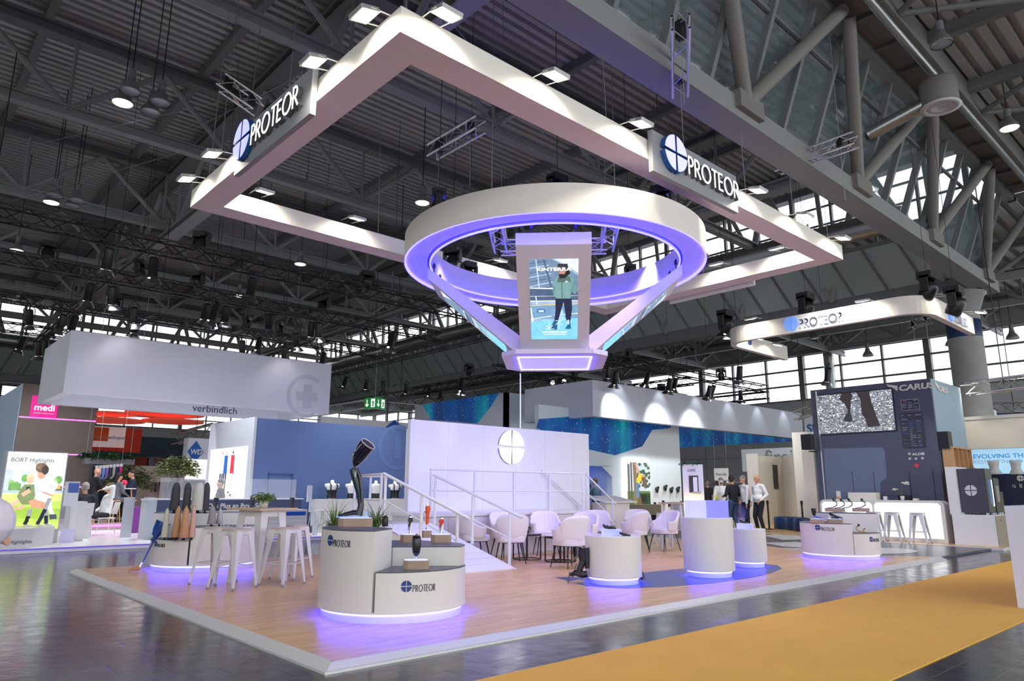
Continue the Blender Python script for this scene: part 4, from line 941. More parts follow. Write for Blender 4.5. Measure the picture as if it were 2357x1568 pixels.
# block on tallest counter
tc = thing('acrylic_box', 'blue lit translucent block on the tallest round counter', 'display box', (7.1, 1.22, zc3)); T = MX.Translation((7.1, 1.22, zc3)) @ MX.Rotation(RD(32 - 90), 4, 'Z')
MB(T).box(-.33, .33, -.12, .12, 0, .26).build('box', mat('blue translucent box', (.6, .6, .92), .3, emit=.35, ecol=(.35, .33, 1)), tc); MB(T).box(-.0, .33, -.126, -.12, .0, .26).build('inner_panel', mat('blue panel', (.25, .25, .8), .3, emit=.35, ecol=(.2, .2, 1)), tc)
# white tower display with plants
q = onX(1600, 1200, 9.6); t = thing('display_tower', 'tall white display tower with lit niche and a plant on top', 'display tower', (q.x, q.y, PZ)); zt5 = zat(q.x, q.y, 1070)
T = MX.Translation((q.x, q.y, 0)) @ MX.Rotation(RD(33 - 90), 4, 'Z'); m = MB(T); w = .2
m.box(-w, w, -.16, .16, PZ, zt5).build('body', WHITE2, t)
MB(T).box(-.08, .1, -.17, -.16, zt5 - .55, zt5 - .22).build('niche', BLACKP, t); MB(T).box(-.0, .08, -.18, -.168, zt5 - .54, zt5 - .25).build('mug_panel', mat('white mug', (.8, .8, .8), .3), t)
MB(T).box(-.02, .14, -.24, -.16, zt5 - .57, zt5 - .53).build('tray', mat('grey tray', (.3, .3, .33), .3, .5), t)
zw = zat(q.x, q.y, 1166); MB(T).box(-.19, .19, -.24, -.2, zw - .03, zw).build('warm_light', mat('warm light bar', (1, .8, .4), .5, emit=9, ecol=(1, .68, .25)), t)
nrm_ = T.to_3x3() @ V((0, -1, 0)); lamp('POINT', 'warm_glow', V((q.x, q.y, zw + .03)) + nrm_ * .27, (0, 0, 0), 3, (1, .58, .15), .05, parent=t)
text('lettering', T @ frame((-.1, -.163, zt5 - .14), (1, 0, 0), (0, 0, 1)), 'LUMIZ', .05, TEXTD, t, xs=.8)
foliage((q.x, q.y, zt5 + .02), .24, 120, .09, .03, LEAFD, 'hanging_plant', t, .5, .25, 9)
acryl('clear acrylic riser on the right round counter', (8.8, 1.55), .13, .08, .09, zc4, -.9); ortho(V((8.8, 1.55, zc4 + .09)), 'dark blue foot orthosis on the right round counter', s_=.9)
p = V((9.0, 1.72, zc4)); t = thing('vase_of_stems', 'blue lit glass vase of dry stems on the right round counter', 'vase', p)
MB().lathe([(.05, 0), (.065, .18)], p, 14).build('vase', GLASS, t); grass(p, 90, .38, mat('violet lit stems', (.18, .14, .42), .6), 'stems', t, 4, .004, .35)
# ================================================================ hanging white frame
FZ0, FZ1 = 6.25, 6.58; FX0, FX1, FY0, FY1, BW = .85, 12.25, .78, 7.48, .43
t = thing('suspended_banner', 'large white rectangular fabric frame hanging above the whole stand', 'hanging frame', (FX0, FY0, FZ0))
O4 = [(FX0, FY0), (FX1, FY0), (FX1, FY1), (FX0, FY1)]; I4 = [(FX0 + BW, FY0 + BW), (FX1 - BW, FY0 + BW), (FX1 - BW, FY1 - BW), (FX0 + BW, FY1 - BW)]
m = MB(); vs = [(x, y, z) for z in (FZ0 + .004, FZ1) for x, y in O4]; m.add(vs, [(i, (i + 1) % 4, 4 + (i + 1) % 4, 4 + i) for i in range(4)]); m.build('outer_face', FABRIC, t)
m = MB(); vs = [(x, y, z) for z in (FZ0 + .004, FZ1) for x, y in I4]; m.add(vs, [(4 + i, 4 + (i + 1) % 4, (i + 1) % 4, i) for i in range(4)]); m.build('inner_face', FABRIC, t)
m = MB(); vs = [(x, y, FZ0) for x, y in O4 + I4]; m.add(vs, [(i, 4 + i, 4 + (i + 1) % 4, (i + 1) % 4) for i in range(4)]); m.build('underside', SOFFIT, t)
m = MB(); vs = [(x, y, FZ1 - .02) for x, y in O4 + I4]; m.add(vs, [(i, (i + 1) % 4, 4 + (i + 1) % 4, 4 + i) for i in range(4)]); m.build('top_cover', ALUW, t)
FR = t
def flood(p, face, inner, label, group=None, en=52, arm=True):
    p = V(p); face = V(face); t = thing('flood_light', label, 'flood light', p, group)
    d = (face - p); d.z = 0; L = d.length; d.normalize(); s_ = V((-d.y, d.x, 0)); n = (V((0, 0, -1)) + d * .25).normalized(); y = n.cross(s_)
    T = MX(((s_.x, y.x, n.x, p.x), (s_.y, y.y, n.y, p.y), (s_.z, y.z, n.z, p.z), (0, 0, 0, 1)))
    MB(T).rbox((0, 0, 0), (.30, .24, .05), .02).build('housing', mat('silver grey housing', (.4, .4, .4), .4, .5), t)
    MB(T).box(-.12, .12, -.09, .09, .024, .03).build('lens', FLOODM, t)
    if arm:
        m = MB()
        for q in (-.15, .15): m.tube(p + s_ * q, p + s_ * q * .8 + d * (L + .08) + V((0, 0, FZ1 - p.z + .0 if not inner else .05)), .008, 6)
        m.build('arm', ALUW, t)
    lamp('SPOT', 'beam', p + n * .06, p + n * .2 + d * .22 + V((0, 0, -.25)), en, (1, .93, .80), .06, 150, .6, t)
    return t
gf = 'flood lights lighting the white hanging frame'
for i, (px, py) in enumerate(((1029, 30), (1280, 172), (1477, 283), (1745, 437), (1853, 495), (1940, 547))):
    p = G(px, py, 6.52); flood(p, (p.x, FY0, p.z), 0, ['flood light just right of the near corner of the hanging frame', 'flood light in the middle of the near right side of the hanging frame', 'flood light just left of the right hand logo sign', 'flood light just right of the right hand logo sign', 'flood light second from the right corner of the frame', 'flood light by the right corner of the frame'][i], gf)
for i, (px, py) in enumerate(((838, 32), (720, 140), (487, 353), (428, 410))):
    p = G(px, py, 6.52); flood(p, (FX0, p.y, p.z), 0, ['flood light just left of the near corner of the hanging frame', 'flood light above the left hand logo sign', 'flood light below the left hand logo sign', 'flood light by the far left corner of the frame'][i], gf)
for i, (px, py) in enumerate(((597, 449), (806, 511), (1135, 605))):
    p = G(px, py, 6.62); flood((p.x, min(p.y, FY1 - BW - .35), p.z), (p.x, FY1 - BW, p.z), 1, ['flood light inside the far left corner of the frame', 'flood light inside the middle of the far side of the frame', 'flood light seen through the ring on its left'][i], gf)
for i, (px, py) in enumerate(((1802, 578), (1660, 612))):
    p = G(px, py, 6.62); flood((min(p.x, FX1 - BW - .35), p.y, p.z), (FX1 - BW, p.y, p.z), 1, ['flood light inside the right corner of the frame', 'flood light on the inner right side of the frame beside the ring'][i], gf)
# sign panels
SIGNP = mat('pale grey sign panel', s(150, 152, 158), .6); EMB = mat('blue lit emblem face', (.5, .5, 1), .5, emit=1.0, ecol=s(165, 165, 250)); LETW = mat('white lit letters', (1, 1, 1), .5, emit=1.5, ecol=(1, 1, 1)); EMS = mat('blue emblem sides', s(30, 90, 160), .4); LETS = mat('dark letter sides', s(100, 98, 104), .5)
def sign(label, a, b, zb, z1, out, h, x0, zl, er):
    a, b = V(a), V(b); d = (b - a).normalized(); n = V(out); t = thing('logo_sign', label, 'sign', (a.x, a.y, zb))
    c = [V((q.x, q.y, z)) for q, z in ((a, zb), (b, zb), (b, z1), (a, z1))]; MB().slab(c, -n * .08).build('panel', SIGNP, t)
    F = frame(a + n * .002, d, (0, 0, 1)); w = d.length
    e = emblem(F @ MX.Translation((x0 + er, zl + h * .75, 0)), er, .085, er * 1.02, gap=.1); e.build('emblem_sides', EMS, t)
    e = emblem(F @ MX.Translation((x0 + er, zl + h * .75, .085)), er * .96, .004, er * .98, gap=.13); e.build('emblem', EMB, t)
    T = F @ MX.Translation((x0 + er * 2 + .05, zl, 0)); strokes(T, 'PROTEOR', h, h * .12, .07, xs=.9)[0].build('letter_sides', LETS, t)
    strokes(T @ MX.Translation((0, 0, .07)), 'PROTEOR', h, h * .105, .006, xs=.9)[0].build('lettering', LETW, t); return t
ys = FY0 - .1
a = onY(1500, 297, ys); b = onY(1695, 425, ys); cB = onY(1505, 393, ys)
w = strokes(MX.Identity(4), 'PROTEOR', 1, .1, .01, xs=.9)[1]
L_ = b.x - a.x; hh = (L_ * .64) / w
sign('pale grey logo sign with lit lettering on the right hand side of the hanging frame', (a.x, ys, 0), (b.x, ys, 0), cB.z, a.z, (0, -1, 0), hh, L_ * .08, cB.z + (a.z - cB.z) * .30, L_ * .125)
xs_ = FX0 - .1
a2 = onX(537, 415, xs_); b2 = onX(711, 288, xs_); c2_ = onX(711, 172, xs_); L2 = a2.y - b2.y; hh = (L2 * .62) / w; print('SIGN', a, b, cB, a2, b2, c2_)
sign('pale grey logo sign with lit lettering on the left hand side of the hanging frame', (xs_, a2.y, 0), (xs_, b2.y, 0), cB.z, a.z, (-1, 0, 0), hh, L2 * .04, cB.z + (a.z - cB.z) * .30, L2 * .125)
c = onX(1738, 655, FX1 + .1); d_ = onX(1545, 714, FX1 + .1)
tb = thing('logo_sign', 'back of the blank sign hanging below the far right side of the frame', 'sign', (FX1 + .1, c.y, c.z)); MB().box(FX1 + .04, FX1 + .12, c.y, d_.y, c.z - .02, FZ1 + .1).build('panel', ALUW, tb)

# ================================================================ ring and funnel
RC = V((6.37, 3.81, 0)); RO, RI, RZ0, RZ1 = 2.82, 2.36, 5.45, 5.93
SOFFB = mat('white ring fabric', (.74, .72, .78), .8)
t = thing('hanging_ring', 'round white hanging ring glowing blue underneath', 'hanging ring', (RC.x, RC.y, RZ0)); c3_ = (RC.x, RC.y, 0)
MB().lathe([(RO, RZ0), (RO, RZ1)], c3_, 96).build('outer_band', FABRIC, t)
MB().lathe([(RI, RZ1), (RI, RZ0 + .02)], c3_, 96).build('inner_band', SOFFB, t)
MB().lathe([(RI + .03, RZ0 + .05), (RO - .03, RZ0 + .05)], c3_, 96).build('underside', SOFFB, t)
MB().lathe([(RO, RZ1), (RI, RZ1)], c3_, 96).build('top_cover', ALUW, t)
MB().lathe([(RO - .01, RZ0 + .0), (RO - .01, RZ0 + .045), (RO - .035, RZ0 + .045), (RO - .035, RZ0), (RO - .01, RZ0)], c3_, 96).build('outer_led_strip', LEDR, t)
MB().lathe([(RI - .03, RZ0 + .0), (RI - .03, RZ0 + .03), (RI - .008, RZ0 + .03), (RI - .008, RZ0), (RI - .03, RZ0)], c3_, 96).build('inner_led_strip', LEDR, t)
az = atan2(C0.y - RC.y, C0.x - RC.x)
BZ = 3.62
MAUVE = mat('mauve white panel', (.66, .60, .64), .6)
fun = thing('screen_funnel', 'white four armed funnel with a large portrait screen hanging under the ring', 'hanging screen', (RC.x, RC.y, BZ))
for k in range(4):
    a = az + k * pi / 2; dv = V((cos(a), sin(a), 0)); tv = V((-sin(a), cos(a), 0))
    T = MX(((dv.x, tv.x, 0, RC.x), (dv.y, tv.y, 0, RC.y), (0, 0, 1, 0), (0, 0, 0, 1)))
    r0_, r1_ = .66, 2.3; zb0, zb1 = BZ + .09, 5.12; hw = .60; th = .22
    m = MB(T); pr = [(r0_, zb0), (r1_, zb1), (r1_, zb1 + .20), (r0_ - .12, zb0 + .26)]
    vs = [(x, -hw, z) for x, z in pr] + [(x, hw, z) for x, z in pr]
    m.add(vs, [(0, 1, 2, 3), (7, 6, 5, 4), (0, 4, 5, 1), (1, 5, 6, 2), (2, 6, 7, 3), (3, 7, 4, 0)])
    arm = m.build('screen_arm', MAUVE, fun)
    # screen on the lower outer face
    dd_ = V((r1_ - r0_, 0, zb1 - zb0)); Ls = dd_.length; dd_.normalize(); o_ = T @ V((r0_, hw, zb0)); ex = T.to_3x3() @ V((0, -1, 0)); ey = T.to_3x3() @ dd_
    if k != 0: ex = T.to_3x3() @ V((0, -1, 0))
    F = frame(o_, -ex if 0 else ex, ey)
    nz = F.to_3x3() @ V((0, 0, 1)); F = F if nz.z < 0 else frame(o_ + ex * 2 * hw, -ex, ey)
    W_, H_ = 2 * hw, Ls; F2 = F @ MX.Translation((W_ * .17, H_ * .14, .004))
    pc = Pic(F2, W_ * .66, H_ * .74)
    pc.rect(0, 0, 1, 1, (150, 175, 205)).poly([(0, .55), (0, 1), (.45, 1), (.62, .95), (1, .8), (1, .62), (.4, .66)], (105, 130, 160)).poly([(.5, 1), (1, 1), (1, .83), (.75, .93)], (215, 222, 235))
    for i in range(7): pc.line([(0, .62 + i * .055), (.5 - i * .02, .68 + i * .05)], .012, (165, 190, 215) if i % 2 else (80, 105, 135))
    pc.line([(.14, 1), (.2, .64)], .012, (180, 200, 220)).line([(.3, 1), (.44, .68)], .018, (70, 90, 115))
    pc.poly([(0, .66), (1, .62), (1, .50), (0, .50)], (70, 90, 120)).line([(0, .66), (1, .64)], .014, (225, 230, 240)).line([(0, .56), (1, .56)], .006, (200, 210, 225)).rect(0, .27, 1, .46, (110, 150, 185))
    pc.line([(0, .5), (1, .5)], .01, (235, 235, 240)).line([(0, .445), (1, .46)], .012, (235, 190, 110)).line([(.12, .56), (.14, .46)], .01, (230, 235, 240)).rect(.13, .35, .32, .40, (70, 110, 150)).rect(.17, .36, .28, .385, (190, 215, 230))
    pc.poly([(0, .24), (1, .28), (1, 0), (0, 0)], (120, 195, 225)).line([(0, .27), (.45, .31)], .01, (225, 240, 245)).line([(.5, .32), (1, .34)], .01, (225, 240, 245)).poly([(0, .42), (.02, .42), (.06, .24), (.02, .24)], (235, 245, 250)).poly([(.62, .42), (.66, .42), (.74, .26), (.58, .26)], (160, 205, 225))
    if k == 0:
        pc.poly([(.5, .56), (.48, .72), (.55, .79), (.66, .83), (.8, .82), (.92, .77), (.98, .66), (.95, .58), (.86, .62), (.84, .53), (.56, .53)], (110, 150, 150)).poly([(.56, .73), (.6, .80), (.82, .80), (.86, .73)], (75, 105, 95)).line([(.66, .8), (.67, .54)], .008, (60, 95, 95))
        pc.poly([(.5, .56), (.47, .62), (.49, .7), (.55, .66)], (95, 135, 140)).poly([(.92, .77), (1, .66), (.98, .60), (.84, .63), (.88, .7)], (95, 135, 140))
        pc.poly([(.53, .53), (.53, .38), (.5, .24), (.58, .24), (.7, .49), (.76, .25), (.85, .25), (.88, .4), (.87, .53)], (14, 30, 62)).poly([(.48, .24), (.42, .14), (.44, .13), (.56, .13), (.57, .24)], (22, 80, 125)).poly([(.77, .25), (.79, .2), (.73, .14), (.86, .14), (.85, .2), (.84, .25)], (22, 85, 130)).line([(.8, .26), (.8, .2)], .02, (190, 210, 220))
        pc.ell(.69, .88, .1, .07, (22, 24, 36)).ell(.67, .865, .07, .05, (185, 130, 120)).poly([(.57, .89), (.58, .95), (.78, .95), (.8, .88)], (20, 22, 34)).poly([(.6, .83), (.62, .78), (.72, .78), (.84, .84), (.8, .88), (.75, .83)], (24, 22, 30)).ell(.76, .74, .03, .008, (230, 235, 235))
        pc.line([(.4, .25), (.4, .15)], .005, (245, 250, 250)).line([(.33, .19), (.4, .15), (.47, .19)], .005, (245, 250, 250)).line([(.32, .145), (.5, .145)], .005, (245, 250, 250)).line([(.6, .24), (.6, .14)], .005, (245, 250, 250)).line([(.53, .2), (.6, .24), (.67, .2)], .005, (245, 250, 250)).line([(.52, .255), (.68, .255)], .005, (245, 250, 250))
    sc = pc.build('screen', 1.05, fun)
    if k == 0:
        WT = mat('white screen text', (1, 1, 1), .5, emit=1.3, ecol=(1, 1, 1))
        text('caption', F2 @ MX.Translation((W_ * .33, H_ * .655, .06)), 'KINTERRA', .06, WT, fun, align='CENTER', xs=1.45, ext=.001, bold=.002)
        text('caption', F2 @ MX.Translation((W_ * .33, H_ * .082, .06)), 'CHANGE SHOES', .028, WT, fun, align='CENTER', xs=1.5, ext=.001, bold=.001); text('caption', F2 @ MX.Translation((W_ * .33, H_ * .062, .06)), 'WITHOUT ADJUSTMENT', .018, WT, fun, align='CENTER', xs=1.35, ext=.001)
    # hangers between arm and ring
    for q in (-.35, .35):
        h_ = T @ V((r1_ - .06, q, 5.3)); MB().tube(h_, h_ + V((0, 0, .2)), .012, 6).tube(h_ + V((0, 0, .1)), h_ + V((0, 0, .17)), .03, 8).build('hanger', BLACK, fun)
T = MX.Translation((RC.x, RC.y, 0)) @ MX.Rotation(az, 4, 'Z')
oc = oct_((0, 0), .93, .93, 0, .28)
m = MB(T); m.prism(oc, BZ + .02, BZ + .1); m.build('base_plate', MAUVE, fun)
hq = .66; m = MB(T)
m.slab([(-hq, -hq, BZ + .018), (hq, -hq, BZ + .018), (hq, hq, BZ + .018), (-hq, hq, BZ + .018)], (0, 0, .004)); m.build('light_field', mat('violet lit field', (.6, .58, .85), .6, emit=.35, ecol=(.5, .45, 1)), fun)
m = MB(T)
for (x0, x1, y0, y1) in ((-hq, hq, -hq, -hq + .03), (-hq, hq, hq - .03, hq), (-hq, -hq + .03, -hq, hq), (hq - .03, hq, -hq, hq)): m.box(x0, x1, y0, y1, BZ + .0, BZ + .018)
m.build('led_border', LEDB, fun)
# ---- box trusses
def truss_mb(a, b, sd=.29, r=.024, step=.4, T=None, up=(0, 0, 1), dr=.010, n=6):
    a, b = V(a), V(b); d = (b - a); L = d.length; d.normalize(); x = d.cross(V(up)).normalized() * sd / 2; y = x.cross(d).normalized() * sd / 2
    C_ = [(-1, -1), (1, -1), (1, 1), (-1, 1)]; k = max(1, int(round(L / step))); c = MB(); w = MB()
    for p, q in C_: c.tube(a + x * p + y * q, b + x * p + y * q, r, n, cap=False)
    for i in range(k):
        p0 = a + d * (L * i / k); p1 = a + d * (L * (i + 1) / k)
        for j in range(4):
            u, v_ = C_[j], C_[(j + 1) % 4]
            if i % 2: u, v_ = v_, u
            w.tube(p0 + x * u[0] + y * u[1], p1 + x * v_[0] + y * v_[1], dr, 4, cap=False)
    return c, w
def truss(nm, label, a, b, m, group=None, **k):
    c, w = truss_mb(a, b, **k); t = thing(nm, label, 'truss', a, group); c.build('chords', m, t); w.build('lacing', m, t); return t
q = [V((RC.x, RC.y, 6.3)) + V((cos(az + RD(45 + 90 * i)), sin(az + RD(45 + 90 * i)), 0)) * 1.55 for i in range(5)]
for i in range(4): truss('lighting_truss', ['near', 'right', 'far', 'left'][i - 3] + ' side of the square blue lit truss above the funnel', q[i], q[(i + 1) % 4], ALU, None, sd=.25, step=.35)
for i in range(4):
    m = MB(); m.tube(q[i] + up * .1, V((q[i].x, q[i].y, 12.5)), .008, 4); b_ = RC + (V((q[i].x, q[i].y, 0)) - RC) * 1.02
    tag(m.build('steel_cable', WIRE), 'thin steel cable lifting the square truss above the funnel', 'cable', 'cables of the square truss')
# short grey trusses hanging from single chains
def shortt(label, p0, p1, z0, z1, sd=.25):
    a, b = G(*p0, z0), G(*p1, z1); t = truss('short_truss', label, a, b, ALU, None, sd=sd, step=.3)
    m = MB()
    for p in (a + (b - a) * .15, a + (b - a) * .8): m.tube(p, (p.x + .1, p.y, 12.8 if p.x < 24 else 10.9), .007, 4).tube(p - up * 1.2, p, .006, 4)
    m.path([a + (b - a) * .15 + V((.12 * cos(u), 0, .45 + .12 * sin(u))) for u in [2 * pi * i / 16 for i in range(16)]], .005, 4, True); m.build('chain', WIRE, t)
    MB().cb((a + (b - a) * .15) + up * .05, (.12, .12, .3)).cb((a + (b - a) * .8) + up * .05, (.1, .1, .26)).build('sling', BLACK, t); return t
shortt('short silver truss hanging above the left hand logo sign', (512, 190), (596, 248), 8.3, 7.9)
shortt('short silver truss hanging inside the white frame above the ring', (995, 350), (1108, 285), 8.2, 8.2)
shortt('short silver truss hanging in front of the glazed slope at top right', (1567, 50), (1565, 210), 8.2, 8.0)
shortt('short silver truss hanging right of the right hand logo sign', (1790, 385), (1972, 320), 8.2, 8.2)
for (a, b), l in ((((1542, 774), (1614, 760)), 'left'), (((2095, 748), (2140, 735)), 'right')): shortt('small silver truss above the curved hanging sign, %s one' % l, a, b, 8.4, 8.4, .3)
# frame suspension wires
pts = [(FX0 + .2, FY0 + .2), (FX0 + .2, 4.1), (FX0 + .2, FY1 - .2), (4.6, FY1 - .2), (8.5, FY1 - .2), (FX1 - .2, FY1 - .2), (FX1 - .2, 4.1), (FX1 - .2, FY0 + .2), (8.6, FY0 + .2), (4.6, FY0 + .2)]
for x, y in pts:
    m = MB(); m.tube((x, y, FZ1), (x + R.uniform(-.3, .3), y + R.uniform(-.3, .3), 12.8), .006, 4)
    tag(m.build('steel_cable', WIRE), 'thin steel cable holding up the white hanging frame', 'cable', 'cables of the hanging frame')
for (a, b), l in ((((0, 352), (505, 235)), 'upper of two slack wires running left from the short truss'), (((0, 470), (420, 350)), 'lower slack wire at the far left under the roof'), (((440, 300), (700, 170)), 'wire between the left sign and the roof'), (((1000, 5), (1270, 330)), 'wire crossing inside the near corner of the frame'), (((1500, 100), (1800, 390)), 'wire running down along the glazed slope')):
    p0, p1 = G(*a, 9.5), G(*b, 8.6); tag(MB().tube(p0, p1, .008, 4).build('steel_cable', WIRE), l, 'cable')
# moving heads around the ring
def mover(p, label, k=1.0, group=None, rz=0, rod=0):
    t = thing('moving_head_light', label, 'stage light', p, group); T = MX.Translation(p) @ MX.Rotation(rz, 4, 'Z') @ MX.Scale(k, 4)
    MB(T).rbox((0, 0, -.06), (.30, .24, .12), .02).build('base', BLACKP, t)
    m = MB(T); m.box(-.2, -.16, -.06, .06, -.34, -.06).box(.16, .2, -.06, .06, -.34, -.06).box(-.2, .2, -.06, .06, -.12, -.08); m.build('yoke', BLACKP, t)
    MB(T @ MX.Translation((0, 0, -.3)) @ MX.Rotation(.5, 4, 'X')).lathe([(0, .14), (.1, .14), (.13, .06), (.12, -.12), (.1, -.16), (0, -.15)], n=16).build('head', BLACKP, t)
    if rod: MB().tube(p, (p[0], p[1], rod), .006, 6).build('drop_rod', BLACK, t)
    return t
for i, ((px, py), l) in enumerate((((1283, 405), 'moving head light above the near edge of the ring'), ((1010, 440), 'moving head light above the left shoulder of the ring'), ((1042, 572), 'moving head light inside the ring, upper left'), ((1080, 605), 'moving head light inside the ring, lower left'), ((1450, 612), 'moving head light inside the ring at the right'), ((1520, 430), 'moving head light above the right shoulder of the ring'))):
    mover(G(px, py, 6.4), l, 1.0, None, i, 13.4)

# ================================================================ curved hanging sign above the bar
HZ = 5.6; pL = G(1660, 793, HZ); pR = G(2118, 718, HZ); eR = G(2258, 767, HZ); eL = G(1805, 831, HZ); zt6 = zat(pL.x, pL.y, 758)
X0_, Yt, Yb = pL.x, (pL.y + eL.y) / 2, (pR.y + eR.y) / 2; Xe = (eR.x + eL.x) / 2; rr_ = .75
print('HANG2', pL, pR, eR, eL, zt6)
def hang_path(o): 
    P = [(Xe, Yt - o)] + [(X0_ + rr_ + (rr_ - o) * cos(RD(a)), Yt - rr_ + (rr_ - o) * sin(RD(a))) for a in range(90, 181, 10)] + [(X0_ + rr_ + (rr_ - o) * cos(RD(a)), Yb + rr_ + (rr_ - o) * sin(RD(a))) for a in range(180, 271, 10)] + [(Xe, Yb + o)]
    return P
t = thing('hanging_sign_band', 'curved white hanging band with small logos above the bar', 'hanging sign', (X0_, Yb, HZ))
A, B = hang_path(0), hang_path(.16); n = len(A)
MB().add([(x, y, z) for z in (HZ, zt6) for x, y in A], [(i, i + 1, n + i + 1, n + i) for i in range(n - 1)]).build('outer_face', FABRIC, t)
MB().add([(x, y, z) for z in (HZ, zt6) for x, y in B], [(i + 1, i, n + i, n + i + 1) for i in range(n - 1)] ).add([(A[0][0], A[0][1], HZ), (B[0][0], B[0][1], HZ), (B[0][0], B[0][1], zt6), (A[0][0], A[0][1], zt6), (A[-1][0], A[-1][1], HZ), (B[-1][0], B[-1][1], HZ), (B[-1][0], B[-1][1], zt6), (A[-1][0], A[-1][1], zt6)], [(0, 1, 2, 3), (4, 5, 6, 7)]).build('inner_face', FABRIC, t)
MB().add([(x, y, HZ) for x, y in A + B], [(i, n + i, n + i + 1, i + 1) for i in range(n - 1)]).build('underside', SOFFIT, t)
for (F, h, nm) in ((frame((X0_ - .004, onX(1806, 755, X0_).y, HZ + .13), (0, -1, 0), (0, 0, 1)), .21, 'a'), (frame((onY(2180, 720, Yb).x, Yb - .004, HZ + .1), (1, 0, 0), (0, 0, 1)), .21, 'b')):
    er = .2; emblem(F @ MX.Translation((er, .12, 0)), er, .05, gap=.12).build('emblem', mat('small blue lit emblem', s(90, 130, 200), .5, emit=.5, ecol=s(120, 160, 240)), t)
    strokes(F @ MX.Translation((er * 2 + .05, -.03, 0)), 'PROTEOR', h, h * .13, .04, xs=.95)[0].build('lettering', mat('blue grey letters', s(215, 220, 240), .5), t)
emblem(frame((onY(1726, 797, Yt - .17).x, Yt - .165, HZ + .25), (1, 0, 0), (0, 0, 1)), .1, .03, gap=.12).build('emblem', LOGOB, t)
for i, (px, py, dx, dy) in enumerate(((1727, 733, -.35, 0), (1985, 692, -.35, 0), (2185, 678, -.2, -.4), (2257, 718, 0, -.4), (1745, 779, 1.5, Yt, ), (1790, 793, 3.1, Yt))):
    if i < 2: p = onX(px, py, X0_ - .35); f = (X0_, p.y, p.z)
    elif i < 4: p = onY(px, py, Yb - .35); f = (p.x, Yb, p.z)
    else: p = onY(px, py, Yt - .6); f = (p.x, Yt - .16, p.z)
    flood(p, f, 1, ['left flood light lighting the curved sign above the bar', 'right flood light on the long face of the curved sign', 'flood light at the rounded right corner of the curved sign', 'flood light at the far right end of the curved sign', 'flood light inside the left end of the curved sign', 'second flood light inside the left end of the curved sign'][i], None, 22, True)
for (px, py), l in (((1855, 700), 'black moving head light above the middle of the curved sign'), ((2135, 655), 'black moving head light above the right corner of the curved sign'), ((1670, 738), 'black moving head light above the left corner of the curved sign'), ((2198, 690), 'black moving head light above the right end of the curved sign')): mover(onX(px, py, X0_ + .5) + up * .3, l, 1.5, None, 0, 13.4)
# ================================================================ NEIGHBOURING STANDS
def polyY(pix, Y): return [onY(x, y, Y) for x, y in pix]
def polyX(pix, X): return [onX(x, y, X) for x, y in pix]
def slabY(pix, Y, th, m, name, parent): return MB().slab(polyY(pix, Y), (0, th, 0)).build(name, m, parent)
def boxt(name, label, cat, x0, x1, y0, y1, z0, z1, m, part='body', group=None):
    t = thing(name, label, cat, ((x0 + x1) / 2, (y0 + y1) / 2, z0), group); MB().box(x0, x1, y0, y1, z0, z1).build(part, m, t); return t
# ---- left: white stand with the hanging box
struct('floor_white_stand', MB().box(-9, 10.9, 12.95, 26, .004, .1), mat('white gloss floor panels', (.86, .86, .86), .2))
struct('trim_30', MB().box(-9, 10.9, 12.93, 12.95, .075, .1), mat('violet led edge', (.2, .1, .5), .5, emit=.3, ecol=(.12, .08, .8)))
GREYW = mat('pale grey stand wall', s(186, 190, 200), .6); BLUEW = mat('dusty blue wall', s(90, 112, 160), .7); BORTN = mat('slate navy front', s(66, 76, 108), .5)
t = thing('partition_wall', 'large blue partition wall of the neighbouring stand', 'partition wall', (5.49, 15, .1))
MB().box(5.49, 10.68, 15, 15.1, .1, 3.37).build('blue_face', BLUEW, t); MB().box(5.42, 5.5, 14.98, 18.5, .1, 3.4).build('side_wall', GREYW, t); MB().box(10.68, 10.76, 14.97, 15.12, .1, 3.37).build('edge_post', WHITE2, t)
q = polyY(((617, 1090), (674, 1093), (668, 1152), (610, 1150)), 14.995); m = MB()
zb = .1; x0, x1, zt = q[0].x, q[1].x, q[0].z
m.box(x0, x0 + .03, 14.97, 15, zb, zt).box(x1 - .03, x1, 14.97, 15, zb, zt).box(x0, x1, 14.97, 15, zt - .03, zt); m.build('door_frame', mat('darker blue frame', s(60, 84, 136), .6), t)
cc = onY(915, 1030, 14.99); m = MB(frame((cc.x, 14.995, cc.z), (1, 0, 0), (0, 0, 1)))
def annulus(m, r0, r1, z, a0=0, a1=360, n=40):
    vs = []; 
    for i in range(n + 1):
        a = RD(a0 + (a1 - a0) * i / n); vs += [(r0 * cos(a), r0 * sin(a), z), (r1 * cos(a), r1 * sin(a), z)]
    m.add(vs, [(2 * i, 2 * i + 1, 2 * i + 3, 2 * i + 2) for i in range(n)])
annulus(m, .62, .75, .003, 60, 305); m.box(-.1, .15, -.38, .38, 0, .003).build('tone_print', mat('lighter blue print', s(97, 120, 170), .7), t)
